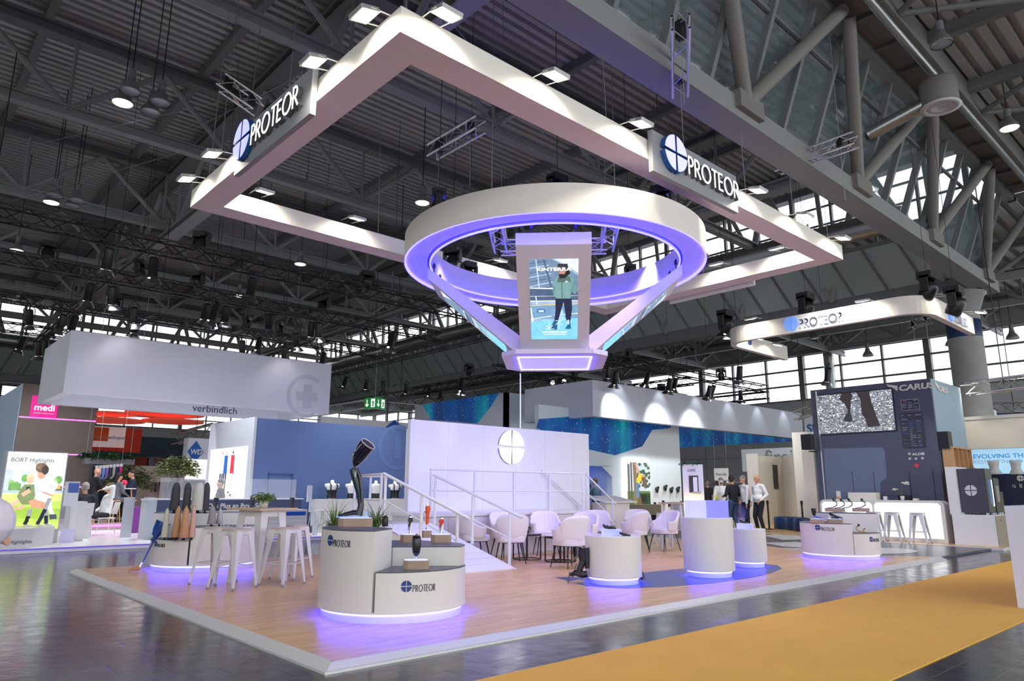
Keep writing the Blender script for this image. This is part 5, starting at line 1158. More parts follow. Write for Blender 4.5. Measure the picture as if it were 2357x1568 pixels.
# video wall on the left face
F = frame((5.415, 18.24, 1.03), (0, -1, 0), (0, 0, 1)); pc = Pic(F, 2.96, 1.55)
t = thing('video_wall', 'large bright screen with three walking figures on the grey wall beside the blue wall', 'screen', (5.41, 18.24, 1.03))
pc.rect(0, 0, 1, 1, (250, 244, 252)).poly([(.3, 0), (1, .35), (1, 0)], (240, 228, 242))
for cx_, c1_, c2_, sk in ((.36, (222, 214, 226), (50, 55, 70), (200, 160, 140)), (.46, (20, 90, 180), (40, 50, 70), (210, 170, 150)), (.64, (200, 40, 60), (235, 200, 190), (120, 80, 70))):
    pc.ell(cx_, .9, .018, .035, sk).poly([(cx_ - .045, .85), (cx_ + .045, .85), (cx_ + .05, .5), (cx_ - .05, .5)], c1_).poly([(cx_ - .045, .5), (cx_ - .005, .5), (cx_ - .03, .16), (cx_ - .06, .16)], c2_).poly([(cx_ + .005, .5), (cx_ + .045, .5), (cx_ + .03, .1), (cx_, .1)], c2_).ell(cx_ - .05, .14, .03, .02, (30, 25, 35)).ell(cx_ + .01, .09, .03, .02, (30, 25, 35))
pc.build('screen', 1.15, t); text('caption', F @ MX.Translation((1.3, .06, .03)), '#THEPATIENTJOURNEY', .07, mat('violet caption', (.4, .2, .5), .5), t, ext=.001)
# hanging box
HB = (1.1, 9.35, 18.0, 21.9, 4.0, 5.8)
t = thing('hanging_box', 'big pale grey hollow box hanging over the left neighbouring stand', 'hanging banner', (HB[0], HB[2], HB[4])); w_ = .28
LIL = mat('pale lilac grey fabric', s(226, 226, 240), .8)
MB().box(HB[0], HB[1], HB[2], HB[2] + w_, HB[4], HB[5]).build('front_panel', LIL, t); MB().box(HB[0], HB[1], HB[3] - w_, HB[3], HB[4], HB[5]).build('back_panel', LIL, t)
MB().box(HB[0], HB[0] + w_, HB[2] + w_, HB[3] - w_, HB[4], HB[5]).build('left_panel', LIL, t); MB().box(HB[1] - w_, HB[1], HB[2] + w_, HB[3] - w_, HB[4], HB[5]).build('right_panel', LIL, t)
q = onY(442, 948, HB[3] - w_ - .01); text('lettering', frame((q.x, HB[3] - w_ - .01, max(q.z, HB[4] + .12)), (1, 0, 0), (0, 0, 1)), 'verbindlich', .27, TEXTD, t)
q = onY(160, 915, HB[3] - w_ - .01); text('lettering', frame((q.x, HB[3] - w_ - .01, q.z + .12), (1, 0, 0), (0, 0, 1)), 'fachhandelstreu', .27, TEXTD, t)
cc = onY(700, 912, HB[2]); m = MB(frame((cc.x + .1, HB[2] - .004, cc.z), (1, 0, 0), (0, 0, 1))); annulus(m, .62, .76, 0, 52, 300); m.box(-.4, .4, -.16, .16, 0, .003).box(-.14, .2, -.42, .42, 0, .004).build('tone_print', mat('grey lilac print', s(206, 206, 224), .8), t)
m = MB()
for x, y in ((1.6, 18.2), (5, 18.2), (9, 18.2), (1.6, 21.7), (9, 21.7)): m.tube((x, y, HB[5]), (x, y, 10.6), .012, 5)
m.build('cables', BLACK, t)
# light box with the meadow picture
LY = 14.5; x0, x1 = -.39, .79; t = thing('light_box', 'tall backlit picture of a woman and child sitting on grass at the left', 'light box', (.2, 14.6, .1))
MB().box(x0 - .03, x1 + .0, LY, 15.05, .1, 2.17).build('cabinet', GREYW, t)
pc = Pic(frame((x0, LY - .004, .42), (1, 0, 0), (0, 0, 1)), x1 - x0 - .02, 1.73)
pc.rect(0, 0, 1, 1, (226, 236, 246)).rect(0, 0, 1, .46, (176, 206, 84)).poly([(0, .46), (1, .46), (1, .36), (0, .34)], (204, 222, 120)).poly([(0, .3), (1, .26), (1, .12), (0, .16)], (150, 186, 58)).rect(0, 0, 1, .1, (186, 208, 96))
for x, y, w2, h2, c_ in ((0, .47, .12, .3, (190, 202, 216)), (.26, .47, .2, .28, (196, 208, 220)), (.08, .47, .2, .12, (90, 140, 70)), (.0, .47, 1, .035, (170, 186, 190)), (.86, .5, .12, .06, (90, 90, 100))): pc.rect(x, y, x + w2, y + h2, c_)
for x, y, r_ in ((.12, .6, .05), (.2, .56, .07), (.14, .56, .06), (.33, .66, .06), (.9, .64, .07), (.85, .63, .04)): pc.ell(x, y, r_, r_ * .8, (110, 165, 80) if r_ > .055 else (150, 190, 110))
pc.rect(.83, .52, .95, .58, (240, 170, 70))
pc.poly([(.02, .28), (.3, .42), (.36, .38), (.1, .24)], (225, 180, 150)).poly([(.12, .26), (.38, .32), (.4, .27), (.2, .25)], (215, 170, 140)).poly([(.28, .52), (.34, .58), (.5, .58), (.54, .44), (.5, .32), (.34, .32), (.24, .42)], (120, 138, 88)).ell(.42, .64, .06, .055, (228, 184, 152)).poly([(.35, .66), (.37, .71), (.47, .72), (.49, .64), (.44, .69)], (222, 200, 160)).rect(.37, .5, .44, .55, (40, 60, 56)).poly([(.3, .46), (.42, .53), (.46, .48), (.34, .42)], (220, 172, 142))
pc.poly([(.44, .36), (.6, .42), (.78, .3), (.72, .26), (.5, .28)], (205, 150, 118)).poly([(.5, .56), (.58, .64), (.8, .66), (.92, .58), (.8, .42), (.76, .34), (.56, .38)], (204, 208, 224)).poly([(.7, .42), (.8, .44), (.86, .26), (.92, .18), (.84, .17), (.78, .28)], (235, 236, 240)).poly([(.82, .19), (.94, .19), (.96, .13), (.84, .12)], (60, 66, 80)).poly([(.62, .5), (.84, .44), (.9, .5), (.84, .42), (.66, .47)], (205, 150, 118))
pc.ell(.6, .72, .075, .07, (214, 158, 126)).ell(.58, .80, .1, .065, (110, 84, 64)).ell(.65, .77, .06, .06, (60, 48, 44)).ell(.53, .82, .05, .04, (130, 102, 76))
pc.build('picture', 1.15, t)
text('lettering', frame((x0 + .06, LY - .008, 1.93), (1, 0, 0), (0, 0, 1)), 'BORT Highlights', .095, mat('dark violet grey print', s(62, 48, 66), .5), t, shear=.12, ext=.002, xs=.95)
text('lettering', frame((x1 + .006, LY + .33, .98), (0, 0, 1), (0, -1, 0)), 'BORT Highlights', .085, mat('dark violet grey print', (1, 1, 1)), t, ext=.002)
t = thing('display_plinth', 'low white angled plinth in front of the meadow light box', 'plinth', (0, 13.6, .1)); MB().prism([(-3, 13.16), (.04, 13.16), (.62, 14.0), (.62, 14.45), (-3, 14.45)], .1, .5).build('body', WHITE, t)
text('lettering', frame((-.62, 13.155, .2), (1, 0, 0), (0, 0, 1)), 'BORT Highlights', .075, TEXTD, t, shear=.12, ext=.002)
def foot_model(p, h, label, lean, m2):
    t = thing('mannequin_leg', label, 'mannequin leg', p); x = V((1, -.3, 0)).normalized(); WL = mat('white mannequin', (.82, .82, .82), .4)
    a = p + up * .02; b = p + up * .05 - x * .03; c = p + up * h * .45 + x * lean * .4; d = p + up * h + x * lean
    MB().path([a + x * .12, a + x * .05 + up * .015, b, c, d], [.012, .022, .032, .034, .042], 12).build('leg', WL, t)
    MB().path([b + up * .01 - x * .0, b.lerp(c, .6), c.lerp(d, .3)], [.037, .037, .04], 12).build('bandage', m2, t)
foot_model(V((.05, 13.9, .5)), .38, 'white mannequin foot with black bandage, leftmost on the plinth', .04, BLACKP); foot_model(V((.28, 13.85, .5)), .62, 'tall white mannequin leg with navy knee bandage on the plinth', .14, NAVY); foot_model(V((.46, 13.95, .5)), .38, 'white mannequin foot with navy bandage, rightmost on the plinth', -.08, NAVY)
t = thing('brochure_stand', 'clear acrylic brochure stand with leaflets beside the meadow light box', 'brochure stand', (.95, 14.3, .1))
a0 = onY(150, 1108, 14.3); a1 = onY(178, 1165, 14.3); MB().box(a0.x, a1.x, 14.3, 14.31, .1, a0.z).build('acrylic_back', GLASS, t); MB().box(a0.x + .01, a1.x - .01, 14.28, 14.29, a1.z, a0.z - .02).build('leaflets', mat('white leaflet', (.75, .77, .8), .5), t); MB().box(a0.x + .08, a1.x - .02, 14.27, 14.28, (a0.z + a1.z) / 2 + .02, a0.z - .04).build('blue_leaflet', mat('blue leaflet', s(80, 110, 180), .5), t)
a0 = onY(141, 1218, 14.05); a1 = onY(168, 1254, 14.05); MB().box(a0.x, a1.x, 14.05, 14.07, .12, a0.z).build('lower_sheet', mat('lilac leaflet', s(205, 205, 230), .5), t)
for lab, pa, pb, Y, d in (('white counter block right of the brochure stand', (166, 1155), (190, 1248), 14.8, .6), ('white open table frame left of the seated man', (186, 1168), (205, 1235), 15.6, .5)):
    a, b = onY(*pa, Y), onY(*pb, Y); boxt('white_counter', lab, 'counter', a.x, b.x, Y, Y + d, .1, a.z, WHITE)
# reception counter
t = thing('reception_counter', 'navy fronted reception counter with white slogan under the blue wall', 'counter', (4.8, 14.4, .1))
MB().box(2.82, 6.75, 14.4, 14.92, .1, 1.06).build('front', BORTN, t); MB().box(2.6, 6.8, 14.38, 14.94, 1.06, 1.09).build('worktop', WHITE, t); MB().box(2.62, 2.84, 14.38, 14.92, .1, 1.06).build('white_end', GREYW, t)
text('lettering', frame((3.55, 14.39, .84), (1, 0, 0), (0, 0, 1)), 'BORT. Das Plus an Ihrer Seite', .13, WHITE, t, shear=.15, bold=.004, xs=.98)
t = thing('glass_screen', 'clear upright screen on the navy reception counter', 'glass screen', (4.9, 14.5, 1.09)); MB().box(2.9, 6.6, 14.5, 14.51, 1.09, 1.62).build('pane', GLASS, t)
def slat(label, x0, x1, Y, z1, d, word, sub):
    t = thing('slat_display', label, 'display unit', (x0, Y, .1)); n = 6; h = (z1 - .1) / n
    for i in range(n): MB().box(x0, x1, Y - .0, Y + d, .1 + i * h + .006, .1 + (i + 1) * h).build('slat', WHITE, t)
    MB().box(x0 + .01, x1 - .01, Y + .01, Y + d - .01, .1, z1 - .01).build('core', mat('grey gap', (.25, .26, .28), .6), t)
    l = MB().rbox((x1 - .33, Y - .008, z1 - .1), (.56, .012, .1), .005).build('blue_label', mat('label blue', s(24, 82, 180), .4), t)
    text('lettering', frame((x1 - .58, Y - .018, z1 - .125), (1, 0, 0), (0, 0, 1)), word, .05, WHITE, l, ext=.002, xs=.9); return t
slat('white slatted display unit with blue label under the high table', 4.54, 6.4, 13.3, .80, .75, 'Mit Velcrow-System', 0); slat('white slatted display unit with blue label behind the white stools', 3.2, 4.45, 13.32, .79, .7, 'Mit Luftkissen-System', 0)
def boot(p, label):
    t = thing('walker_boot', label, 'orthopaedic boot', p); MB().path([p + V((.12, -.05, .02)), p + V((0, 0, .03)), p + V((-.03, .01, .1)), p + V((-.01, 0, .32))], [.03, .045, .055, .065], 10).build('boot', mat('dark grey boot', (.035, .037, .045), .6), t)
    MB().tube(p + V((-.01, 0, .18)), p + V((-.01, 0, .2)), .066, 12).tube(p + V((-.01, 0, .26)), p + V((-.01, 0, .28)), .068, 12).build('straps', NAVY, t)
for px, l in ((498, 'black walker boot left of the slogan end on the display unit'), (582, 'black walker boot beside the trailing plant'), (673, 'black walker boot at the right end of the display unit')):
    p = onY(px, 1160, 13.6); boot(V((p.x, 13.6, .80)), l)
t = thing('acrylic_zigzag_stand', 'tall clear zigzag leaflet stand at the right end of the reception', 'brochure stand', (6.7, 13.6, .1)); m = MB()
for i, (x, z0, z1) in enumerate(((6.52, 1.0, 1.45), (6.6, .72, 1.0), (6.68, .35, .72), (6.74, .1, .35))): m.box(x, x + .14, 13.6, 13.63, z0, z1)
m.build('panels', mat('frosted acrylic', (.8, .83, .88), .2), t)
t = thing('torso_counter', 'long white counter with torsos before the blue wall', 'counter', (8.8, 14.5, .1)); MB().box(7.3, 10.3, 14.3, 14.9, .1, 1.06).build('body', WHITE, t)
def torso(px, label, vest):
    p = onY(px, 1145, 14.55); p = V((p.x, 14.6, 1.06)); t = thing('torso_mannequin', label, 'mannequin', p); T = MX.Translation(p) @ MX.Scale(.62, 4, (0, 1, 0))
    MB(T).lathe([(.12, 0), (.145, .05), (.13, .16), (.17, .30), (.20, .40), (.17, .45), (.06, .48), (.05, .56), (.0, .57)], n=20).ball((-.19, 0, .4), .06).ball((.19, 0, .4), .06).build('torso', mat('white mannequin', (1, 1, 1)), t)
    T2 = MX.Translation(p) @ MX.Scale(.66, 4, (0, 1, 0))
    if vest == 1: MB(T2).lathe([(.15, .02), (.155, .06), (.14, .16), (.17, .27)], n=20).build('back_brace', BLACKP, t); MB(T2).path([(-.1, -.17, .26), (-.11, -.2, .4), (-.1, -.12, .46), (-.1, .1, .42)], .022, 6).path([(.1, -.17, .26), (.11, -.2, .4), (.1, -.12, .46), (.1, .1, .42)], .022, 6).build('shoulder_straps', BLACKP, t)
    else: MB(T2).lathe([(.15, .02), (.155, .06), (.14, .17)], n=20).build('waist_brace', BLACKP, t)
torso(765, 'white torso mannequin with black shoulder brace', 1); torso(812, 'white torso mannequin half hidden behind the leg prosthesis', 0); torso(866, 'white torso mannequin with black waist belt', 0); torso(910, 'white torso mannequin behind the landing railing', 1)
def wstool(px, Y, label):
    p = onY(px, 1220, Y); p = V((p.x, Y, .1)); t = thing('cantilever_stool', label, 'bar stool', p); MB().box(p.x - .2, p.x + .2, Y - .2, Y + .2, .74, .77).box(p.x - .2, p.x + .2, Y + .17, Y + .2, .77, 1.05).build('seat', WHITE, t)
    m = MB()
    for s1 in (-.2, .2): m.path([(p.x + s1, Y + .2, .74), (p.x + s1 * 1.2, Y + .26, .1), (p.x + s1 * 1.2, Y - .26, .1), (p.x + s1, Y - .2, .74)], .01, 6)
    m.tube((p.x - .22, Y - .24, .35), (p.x + .22, Y - .24, .35), .01).build('frame', CHROME, t)
wstool(735, 13.7, 'left white bar stool with chrome frame before the blue wall'); wstool(762, 13.75, 'right white bar stool with chrome frame before the blue wall')
# purple pouf and pale screen behind
a, b = onY(303, 1168, 17.5), onY(336, 1210, 17.5); boxt('seat_cube', 'purple seat cube behind the white side panels', 'stool', a.x, b.x, 17.5, 18, .1, a.z, mat('purple fabric', s(122, 52, 138), .7), 'cube')
for (pa, pb, Y), l in ((((288, 1145), (303, 1218), 15.5), 'slanted white side panel left of the purple cube'), (((334, 1145), (352, 1232), 15.0), 'white side panel right of the purple cube')):
    a, b = onY(*pa, Y), onY(*pb, Y); boxt('white_divider', l, 'divider', a.x, b.x, Y, Y + .08, .1, a.z, GREYW)
# magenta light strip of the stage behind
a, b = onY(207, 1197, 19.8), onY(306, 1205, 19.8); boxt('raised_floor', 'raised floor edge with glowing magenta line behind the seated people', 'platform', a.x - 1, b.x + 3, 19.8, 25.5, .1, .28, mat('greyish wood floor', s(170, 150, 150), .4)); struct('trim_31', MB().box(a.x, b.x, 19.78, 19.8, .2, .26), mat('magenta led', (.7, .1, .6), .5, emit=2.2, ecol=(.8, .12, .75)))
# ---- wood tower with pink sign
WOODG = mat('grey brown wood panel', s(122, 108, 100), .6, var=.12, vscale=5, stretch=(5, 5, .5))
t = thing('wood_tower', 'brown wood clad tower with magenta light lines at the left', 'tower', (1.2, 26, 0))
MB().box(1.2, 3.68, 26, 26.12, 0, 5.14).build('wood_face', WOODG, t); MB().box(1.18, 3.66, 26.12, 36, 0, 5.14).build('body', mat('pale blue fabric wall', s(196, 218, 244), .8), t)
MG = mat('magenta led', (1, 1, 1))
for z in (3.9, 2.6, 1.4):
    y = 26
    MB().box(1.2 if z > 3.5 else 2.9, 3.69, 25.985, 26, z - .02, z + .02).build('light_line', MG, t)
a, b = onY(75, 910, 25.95), onY(130, 962, 25.95); sg = MB().box(a.x, b.x, 25.95, 26, b.z - .02, a.z); sg.build('sign', mat('magenta sign', s(232, 30, 150), .5, emit=.35, ecol=s(232, 20, 140)), t)
text('sign_lettering', frame((a.x + .1, 25.945, b.z + .24), (1, 0, 0), (0, 0, 1)), 'medi', .24, mat('white lit text', (1, 1, 1), .5, emit=.6), t, bold=.006, xs=1.02)
MB().box(a.x + .1, a.x + .34, 25.94, 25.95, b.z + .12, b.z + .15).box(a.x + .38, b.x - .1, 25.94, 25.95, b.z + .12, b.z + .15).build('sign_underline', WHITE, t)
# ---- far stands seen through the gap on the left
def farbox(label, pix, Y, d, m, cat='stand wall', name='stand_wall', z0=None):
    P = polyY(pix, Y); xs_ = [p.x for p in P]; zs = [p.z for p in P]
    return boxt(name, label, cat, min(xs_), max(xs_), Y, Y + d, min(zs) if z0 is None else z0, max(zs), m)
REDO = mat('orange red panel', s(226, 84, 56), .6)
t = farbox('orange red panel wall hanging behind the wood tower', ((284, 985), (322, 1043)), 36, .3, REDO); farbox('white curved fascia with orange shoe sign', ((200, 980), (285, 1032)), 35, .5, mat('white lit fascia', (.8, .8, .8), .5, emit=.15)); farbox('orange sign plate on the white fascia', ((216, 983), (248, 1016)), 34.95, .04, mat('orange plate', s(238, 128, 50), .6), 'sign', 'sign_plate')
farbox('orange red band under the white fascia', ((200, 1028), (284, 1040)), 34.9, .4, REDO)
for b_, l, (px, py), m_ in (('tec shoes', 'white shoe lettering on the orange plate', (219, 1009), WHITE), ('orthopedic', 'thin grey lettering on the white fascia', (249, 1010), TEXTD)):
    p = onY(px, py, 34.9); o = text('sign_lettering', frame((p.x, 34.95, p.z), (1, 0, 0), (0, 0, 1)), b_, .17, m_, None, xs=.85); tag(o, l, 'sign')
for (px, py, w2, l) in ((255, 957, 90, 'upper red ceiling disc'), (252, 972, 125, 'left red ceiling disc'), (398, 974, 118, 'right red ceiling disc above the trees'), (380, 957, 150, 'red ceiling disc partly behind the hanging box')):
    p = onY(px, py, 33); r_ = w2 * .5 * 38 / FPX * 1.05; t = MB().lathe([(0, 0), (r_, .03), (r_, .12), (0, .14)], p, 28); tag(t.build('ceiling_disc', mat('red coral disc', s(238, 110, 96), .6, emit=.25, ecol=s(240, 90, 70))), l, 'ceiling disc')
def tree(px, pyb, pyt, w2, Y, label, sd):
    a, b = onY(px, pyb, Y), onY(px, pyt, Y); h = b.z - .1; k = 1 / FPX * (Y + 5) * 1.1; r_ = w2 * k / 2; base = V((a.x, Y, .1)); t = thing('indoor_tree', label, 'tree', base)
    m = MB().path([base, base + V((.03, 0, h * .4)), base + V((0, 0, h * .7))], [.05, .04, .03], 8); q = random.Random(sd)
    for i in range(7): an = q.uniform(0, 6.3); m.path([base + V((0, 0, h * .55)), base + V((cos(an) * r_ * .5, sin(an) * r_ * .5, h * .75))], [.02, .008], 5)
    m.build('trunk', BARK, t); foliage(base + V((0, 0, h - r_ * .95)), r_, 1500, .17, .09, mat('olive leaves', (.20, .24, .10), .6, var=.5, vscale=6), 'crown', t, .3, .8, sd)
tree(402, 1150, 1042, 76, 21.6, 'indoor tree with olive leaves left of the FOOTCARE screen', 21); tree(292, 1140, 1062, 88, 24.5, 'indoor tree with drooping crown beside the sock display', 22)
p = onY(262, 1062, 25); t = thing('hanging_planter', 'ceiling planter full of green leaves beside the wood tower', 'planter', p); MB().box(p.x - 1.0, p.x + .7, 24.9, 25.3, p.z - .12, p.z + .1).build('trough', mat('grey trough', (.3, .28, .3), .7), t)
for i, dx in enumerate((-.7, -.2, .35)): foliage(p + V((dx, .1, .15)), .42, 190, .22, .07, LEAF if i % 2 else LEAFD, 'foliage', t, .6, .45, 30 + i)
m = MB(); m.tube(p + V((-.9, .2, .1)), (p.x - .9, 25.2, 9), .01).tube(p + V((.6, .2, .1)), (p.x + .6, 25.2, 9), .01); m.build('hanging_wire', WIRE, t)
cols = [(250, 100, 110), (180, 150, 190), (110, 160, 220), (150, 110, 190), (60, 60, 90), (190, 190, 170), (50, 45, 110), (235, 60, 130)]
rt_ = onY(224, 1073, 24); r2_ = onY(280, 1068, 24)
tag(MB().tube(rt_ - V((.1, 0, 0)), r2_ + V((.1, 0, 0)), .015).tube(rt_, rt_ + up * 3, .005, 4).tube(r2_, r2_ + up * 3, .005, 4).build('display_bar', ALU), 'thin bar carrying eight hanging coloured stockings', 'display bar')
for i, c_ in enumerate(cols):
    p = rt_.lerp(r2_, i / 7); t = thing('compression_stocking', ['coral', 'grey lilac', 'light blue', 'lilac', 'dark patterned', 'khaki', 'deep navy', 'hot pink'][i] + ' knee stocking hanging in the row under the planter', 'stocking', p)
    MB().tube(p, p - up * .1, .055, 10).build('cuff', mat('white mannequin', (1, 1, 1)), t); MB().path([p - up * .1, p - up * .25, p - up * .42, p - up * .5 + V((-.1, -.03, -.02))], [.055, .06, .035, .025], 8).build('stocking', mat('stocking %d' % i, s(*c_), .8), t)
BEI = mat('beige display wall', s(226, 206, 192), .7)
farbox('beige display wall with hosiery behind the reception', ((345, 1102), (436, 1148)), 27, .3, BEI, z0=.1); farbox('upper beige wall behind the indoor trees', ((315, 1072), (430, 1105)), 29, .3, BEI, z0=.1)
farbox('long teal grey back wall under the window band', ((225, 1000), (440, 1140)), 44, .3, mat('teal grey wall', s(72, 90, 100), .7), z0=0)
farbox('rust brown board under the orange wall', ((300, 1052), (340, 1078)), 34, .1, mat('rust board', s(140, 66, 48), .7)); farbox('blue grey board with brown letter marks', ((340, 1052), (368, 1078)), 34, .1, mat('blue grey board', s(120, 140, 158), .7))
p = onY(353, 1072, 33.9); o = text('sign_lettering', frame((p.x, 34.0, p.z), (1, 0, 0), (0, 0, 1)), 'M', .42, mat('rust board', (1, 1, 1)), None, ext=.02); tag(o, 'brown double M mark on the blue grey board', 'sign')
for i, (px, c_) in enumerate(((372, (110, 20, 50)), (386, (40, 60, 110)), (398, (110, 118, 130)), (408, (120, 132, 150)), (351, (225, 120, 110)), (359, (80, 70, 90)))):
    p = onY(px, 1110, 26.8); t = thing('leg_form', ['burgundy', 'dark blue', 'grey', 'blue grey', 'coral', 'patterned grey'][i] + ' stocking form on the beige display wall', 'stocking form', p); h = .75 if i < 4 else .4
    MB().path([p, p - up * h * .5, p - up * h], [.11 if i < 4 else .06, .07 if i < 4 else .05, .045], 10).build('form', mat('form %d' % i, s(*c_), .8), t)
# footcare screen and blue diamond stand
t = farbox('white stand block with a blue diamond sign above the trees', ((434, 1008), (500, 1060)), 24, .5, mat('white wall paint', (.78, .78, .8), .6)); p = onY(450, 1040, 23.95); T = frame((p.x, 23.97, p.z), (1, 0, 0), (0, 0, 1))
MB(T).prism([(-.3, 0), (0, -.42), (.3, 0), (0, .42)], 0, .02).build('diamond', mat('sign blue', s(24, 96, 180), .5), t); text('sign_lettering', T @ MX.Translation((-.2, -.1, .022)), 'WDT', .2, WHITE, t, ext=.005, shear=.15, bold=.01, xs=.9)
t = farbox('bright screen reading FOOTCARE with a grey frame', ((429, 1056), (490, 1106)), 22.5, .1, mat('silver frame', (.6, .6, .62), .4), 'screen', 'wall_screen')
a, b = onY(431, 1058, 22.48), onY(489, 1103, 22.48); MB().box(a.x, b.x, 22.47, 22.49, b.z, a.z).build('panel', mat('white screen face', (1, 1, 1), .5, emit=1.3), t); p = onY(461, 1083, 22.46); text('caption', frame((p.x, 22.46, p.z), (1, 0, 0), (0, 0, 1)), 'FOOTCARE', .12, mat('magenta text', s(170, 60, 150), .5, emit=.3), t, ext=.001)
farbox('grey equipment wall under the FOOTCARE screen', ((430, 1107), (490, 1150)), 22.6, .4, mat('dark grey kit', (.12, .13, .16), .6), z0=.1)
# white wall with blue diamonds between the blue wall and our wall
t = farbox('white wall of another stand showing above the blue wall', ((740, 958), (950, 1180)), 21, .2, mat('bright white wall', (.82, .8, .8), .6), z0=0); p = onY(908, 985, 20.98); MB(frame((p.x, 20.99, p.z), (1, 0, 0), (0, 0, 1))).prism([(-.45, 0), (0, -.35), (.45, 0), (0, .35)], 0, .02).build('diamond', mat('sign blue', (1, 1, 1)), t)
p = onY(934, 1022, 20.95); text('sign_lettering', frame((p.x - .1, 20.96, p.z - .1), (1, 0, 0), (0, 0, 1)), 'RT', .3, TEXTD, t)
# exit sign cube
p = onY(863, 930, 30); t = thing('exit_sign', 'green illuminated emergency exit cube hanging left of the stage wall', 'exit sign', p); EX = mat('green lit sign', s(20, 130, 60), .5, emit=.35, ecol=s(20, 140, 60)); T = MX.Translation(p) @ MX.Rotation(RD(20), 4, 'Z')
MB(T).box(-.42, .42, -.42, .42, -.32, .32).build('cube', EX, t); MB(T).box(-.44, .44, -.44, .44, -.36, -.32).build('tray', WHITE, t)
WE = mat('white lit text', (1, 1, 1))
for k in (0, -1):
    F = T @ MX.Rotation(k * pi / 2, 4, 'Z') @ frame((0, -.425, 0), (1, 0, 0), (0, 0, 1)); m = MB(F); m.box(-.26, -.2, -.12, .2, 0, .006).prism([(-.36, -.08), (-.23, -.22), (-.1, -.08), (-.14, -.04), (-.23, -.14), (-.32, -.04)], 0, .006); m.box(.05, .34, -.24, .24, 0, .003).build('pictogram', WE, t)
    m = MB(F @ MX.Translation((0, 0, .004))); m.prism([(.1, -.18), (.18, -.04), (.12, .08), (.2, .12), (.3, .02), (.26, -.02), (.2, .04), (.26, -.08), (.22, -.2), (.18, -.2), (.2, -.1), (.14, -.18)], 0, .004).build('running_figure', EX, t)
MB().tube(p + up * .32, (p.x, p.y, 13.4), .015, 6).build('hanger', WHITE2, t)
tag(MB().tube((onY(896, 985, 21.5).x, 21.5, 0), onY(896, 740, 21.5), .03, 8).build('tall_pole', BLACK), 'thin black vertical pole above the blue wall', 'pole')
tag(MB().tube((9.05, 7.6, 0.0), (9.05, 7.6, 4.2), .018, 8).build('metal_pole', ALU), 'thin metal pole rising behind the stage wall to the funnel', 'pole')

# ---- aurora stand
def aurora_mat():
    m = bpy.data.materials.new('aurora night sky print'); m.use_nodes = True; nt = m.node_tree; b = nt.nodes['Principled BSDF']; L = nt.links.new
    tc = nt.nodes.new('ShaderNodeTexCoord'); mp = nt.nodes.new('ShaderNodeMapping'); mp.inputs['Scale'].default_value = (.55, .55, .12); mp.inputs['Rotation'].default_value = (0, .35, 0); L(tc.outputs['Object'], mp.inputs[0])
    n = nt.nodes.new('ShaderNodeTexNoise'); n.inputs['Scale'].default_value = 1.4; n.inputs['Detail'].default_value = 2; L(mp.outputs[0], n.inputs['Vector'])
    cr = nt.nodes.new('ShaderNodeValToRGB'); E_ = cr.color_ramp.elements; E_[0].position = .3; E_[0].color = (.004, .03, .13, 1); E_[1].position = .84; E_[1].color = (.03, .75, .5, 1)
    e = E_.new(.52); e.color = (.0, .07, .30, 1); e = E_.new(.66); e.color = (.0, .22, .36, 1); L(n.outputs['Fac'], cr.inputs[0])
    v = nt.nodes.new('ShaderNodeTexVoronoi'); v.inputs['Scale'].default_value = 7; L(tc.outputs['Object'], v.inputs['Vector'])
    st = nt.nodes.new('ShaderNodeMath'); st.operation = 'LESS_THAN'; st.inputs[1].default_value = .11; L(v.outputs['Distance'], st.inputs[0])
    mx = nt.nodes.new('ShaderNodeMix'); mx.data_type = 'RGBA'; L(st.outputs[0], mx.inputs[0]); L(cr.outputs[0], mx.inputs[6]); mx.inputs[7].default_value = (.7, .95, .9, 1)
    L(mx.outputs[2], b.inputs['Base Color']); L(mx.outputs[2], b.inputs['Emission Color']); b.inputs['Emission Strength'].default_value = .28; b.inputs['Roughness'].default_value = .6; return m
AUR = aurora_mat(); ICE = mat('icy white stand wall', s(226, 236, 242), .7); GRYF = mat('cool grey fabric', s(208, 212, 224), .8)
t = thing('hanging_box', 'long pale grey box hanging over the aurora printed stand', 'hanging banner', (16.6, 11.8, 4.0))
c0 = G(1365, 958, 4.0); XA, YA_ = c0.x, c0.y; zt = zat(XA, YA_, 874); lY = onX(1208, 980, XA).y; rX = onY(1850, 1015, YA_).x
MB().box(XA, rX, YA_, YA_ + .3, 4.0, zt).build('long_face', GRYF, t); MB().box(XA, XA + .3, YA_ + .3, lY, 4.0, zt).build('short_face', GRYF, t)
for i, x in enumerate([XA + 1.5 + 2.6 * k for k in range(6)]): lamp('SPOT', 'wash', (x, YA_ - .5, zt + .25), (x, YA_ - .05, 4.6), 15, (.9, .97, 1), .05, 80, .8, t)
t = thing('aurora_wall', 'tall wall printed with green and blue aurora sky behind the stage wall', 'stand wall', (18, 13, 0)); Yw = 13.0
P = polyY(((1363, 930), (1563, 960), (1563, 1175), (1340, 1175), (1200, 1010), (1208, 975)), Yw)
bt = 0
xR = onY(1563, 1000, Yw).x; xL = onY(1240, 1000, Yw).x
pz = [(onY(x, y, Yw).x, onY(x, y, Yw).z) for x, y in ((1235, 985), (1240, 965), (1365, 955), (1545, 978), (1542, 986), (1500, 990), (1477, 1028), (1415, 1048), (1360, 1036), (1300, 1020))]
MB().slab([(x, Yw - .03, z) for x, z in pz], (0, .03, 0)).build('sky_print', AUR, t)
nx0, nx1 = onY(1355, 1100, Yw).x, onY(1409, 1100, Yw).x
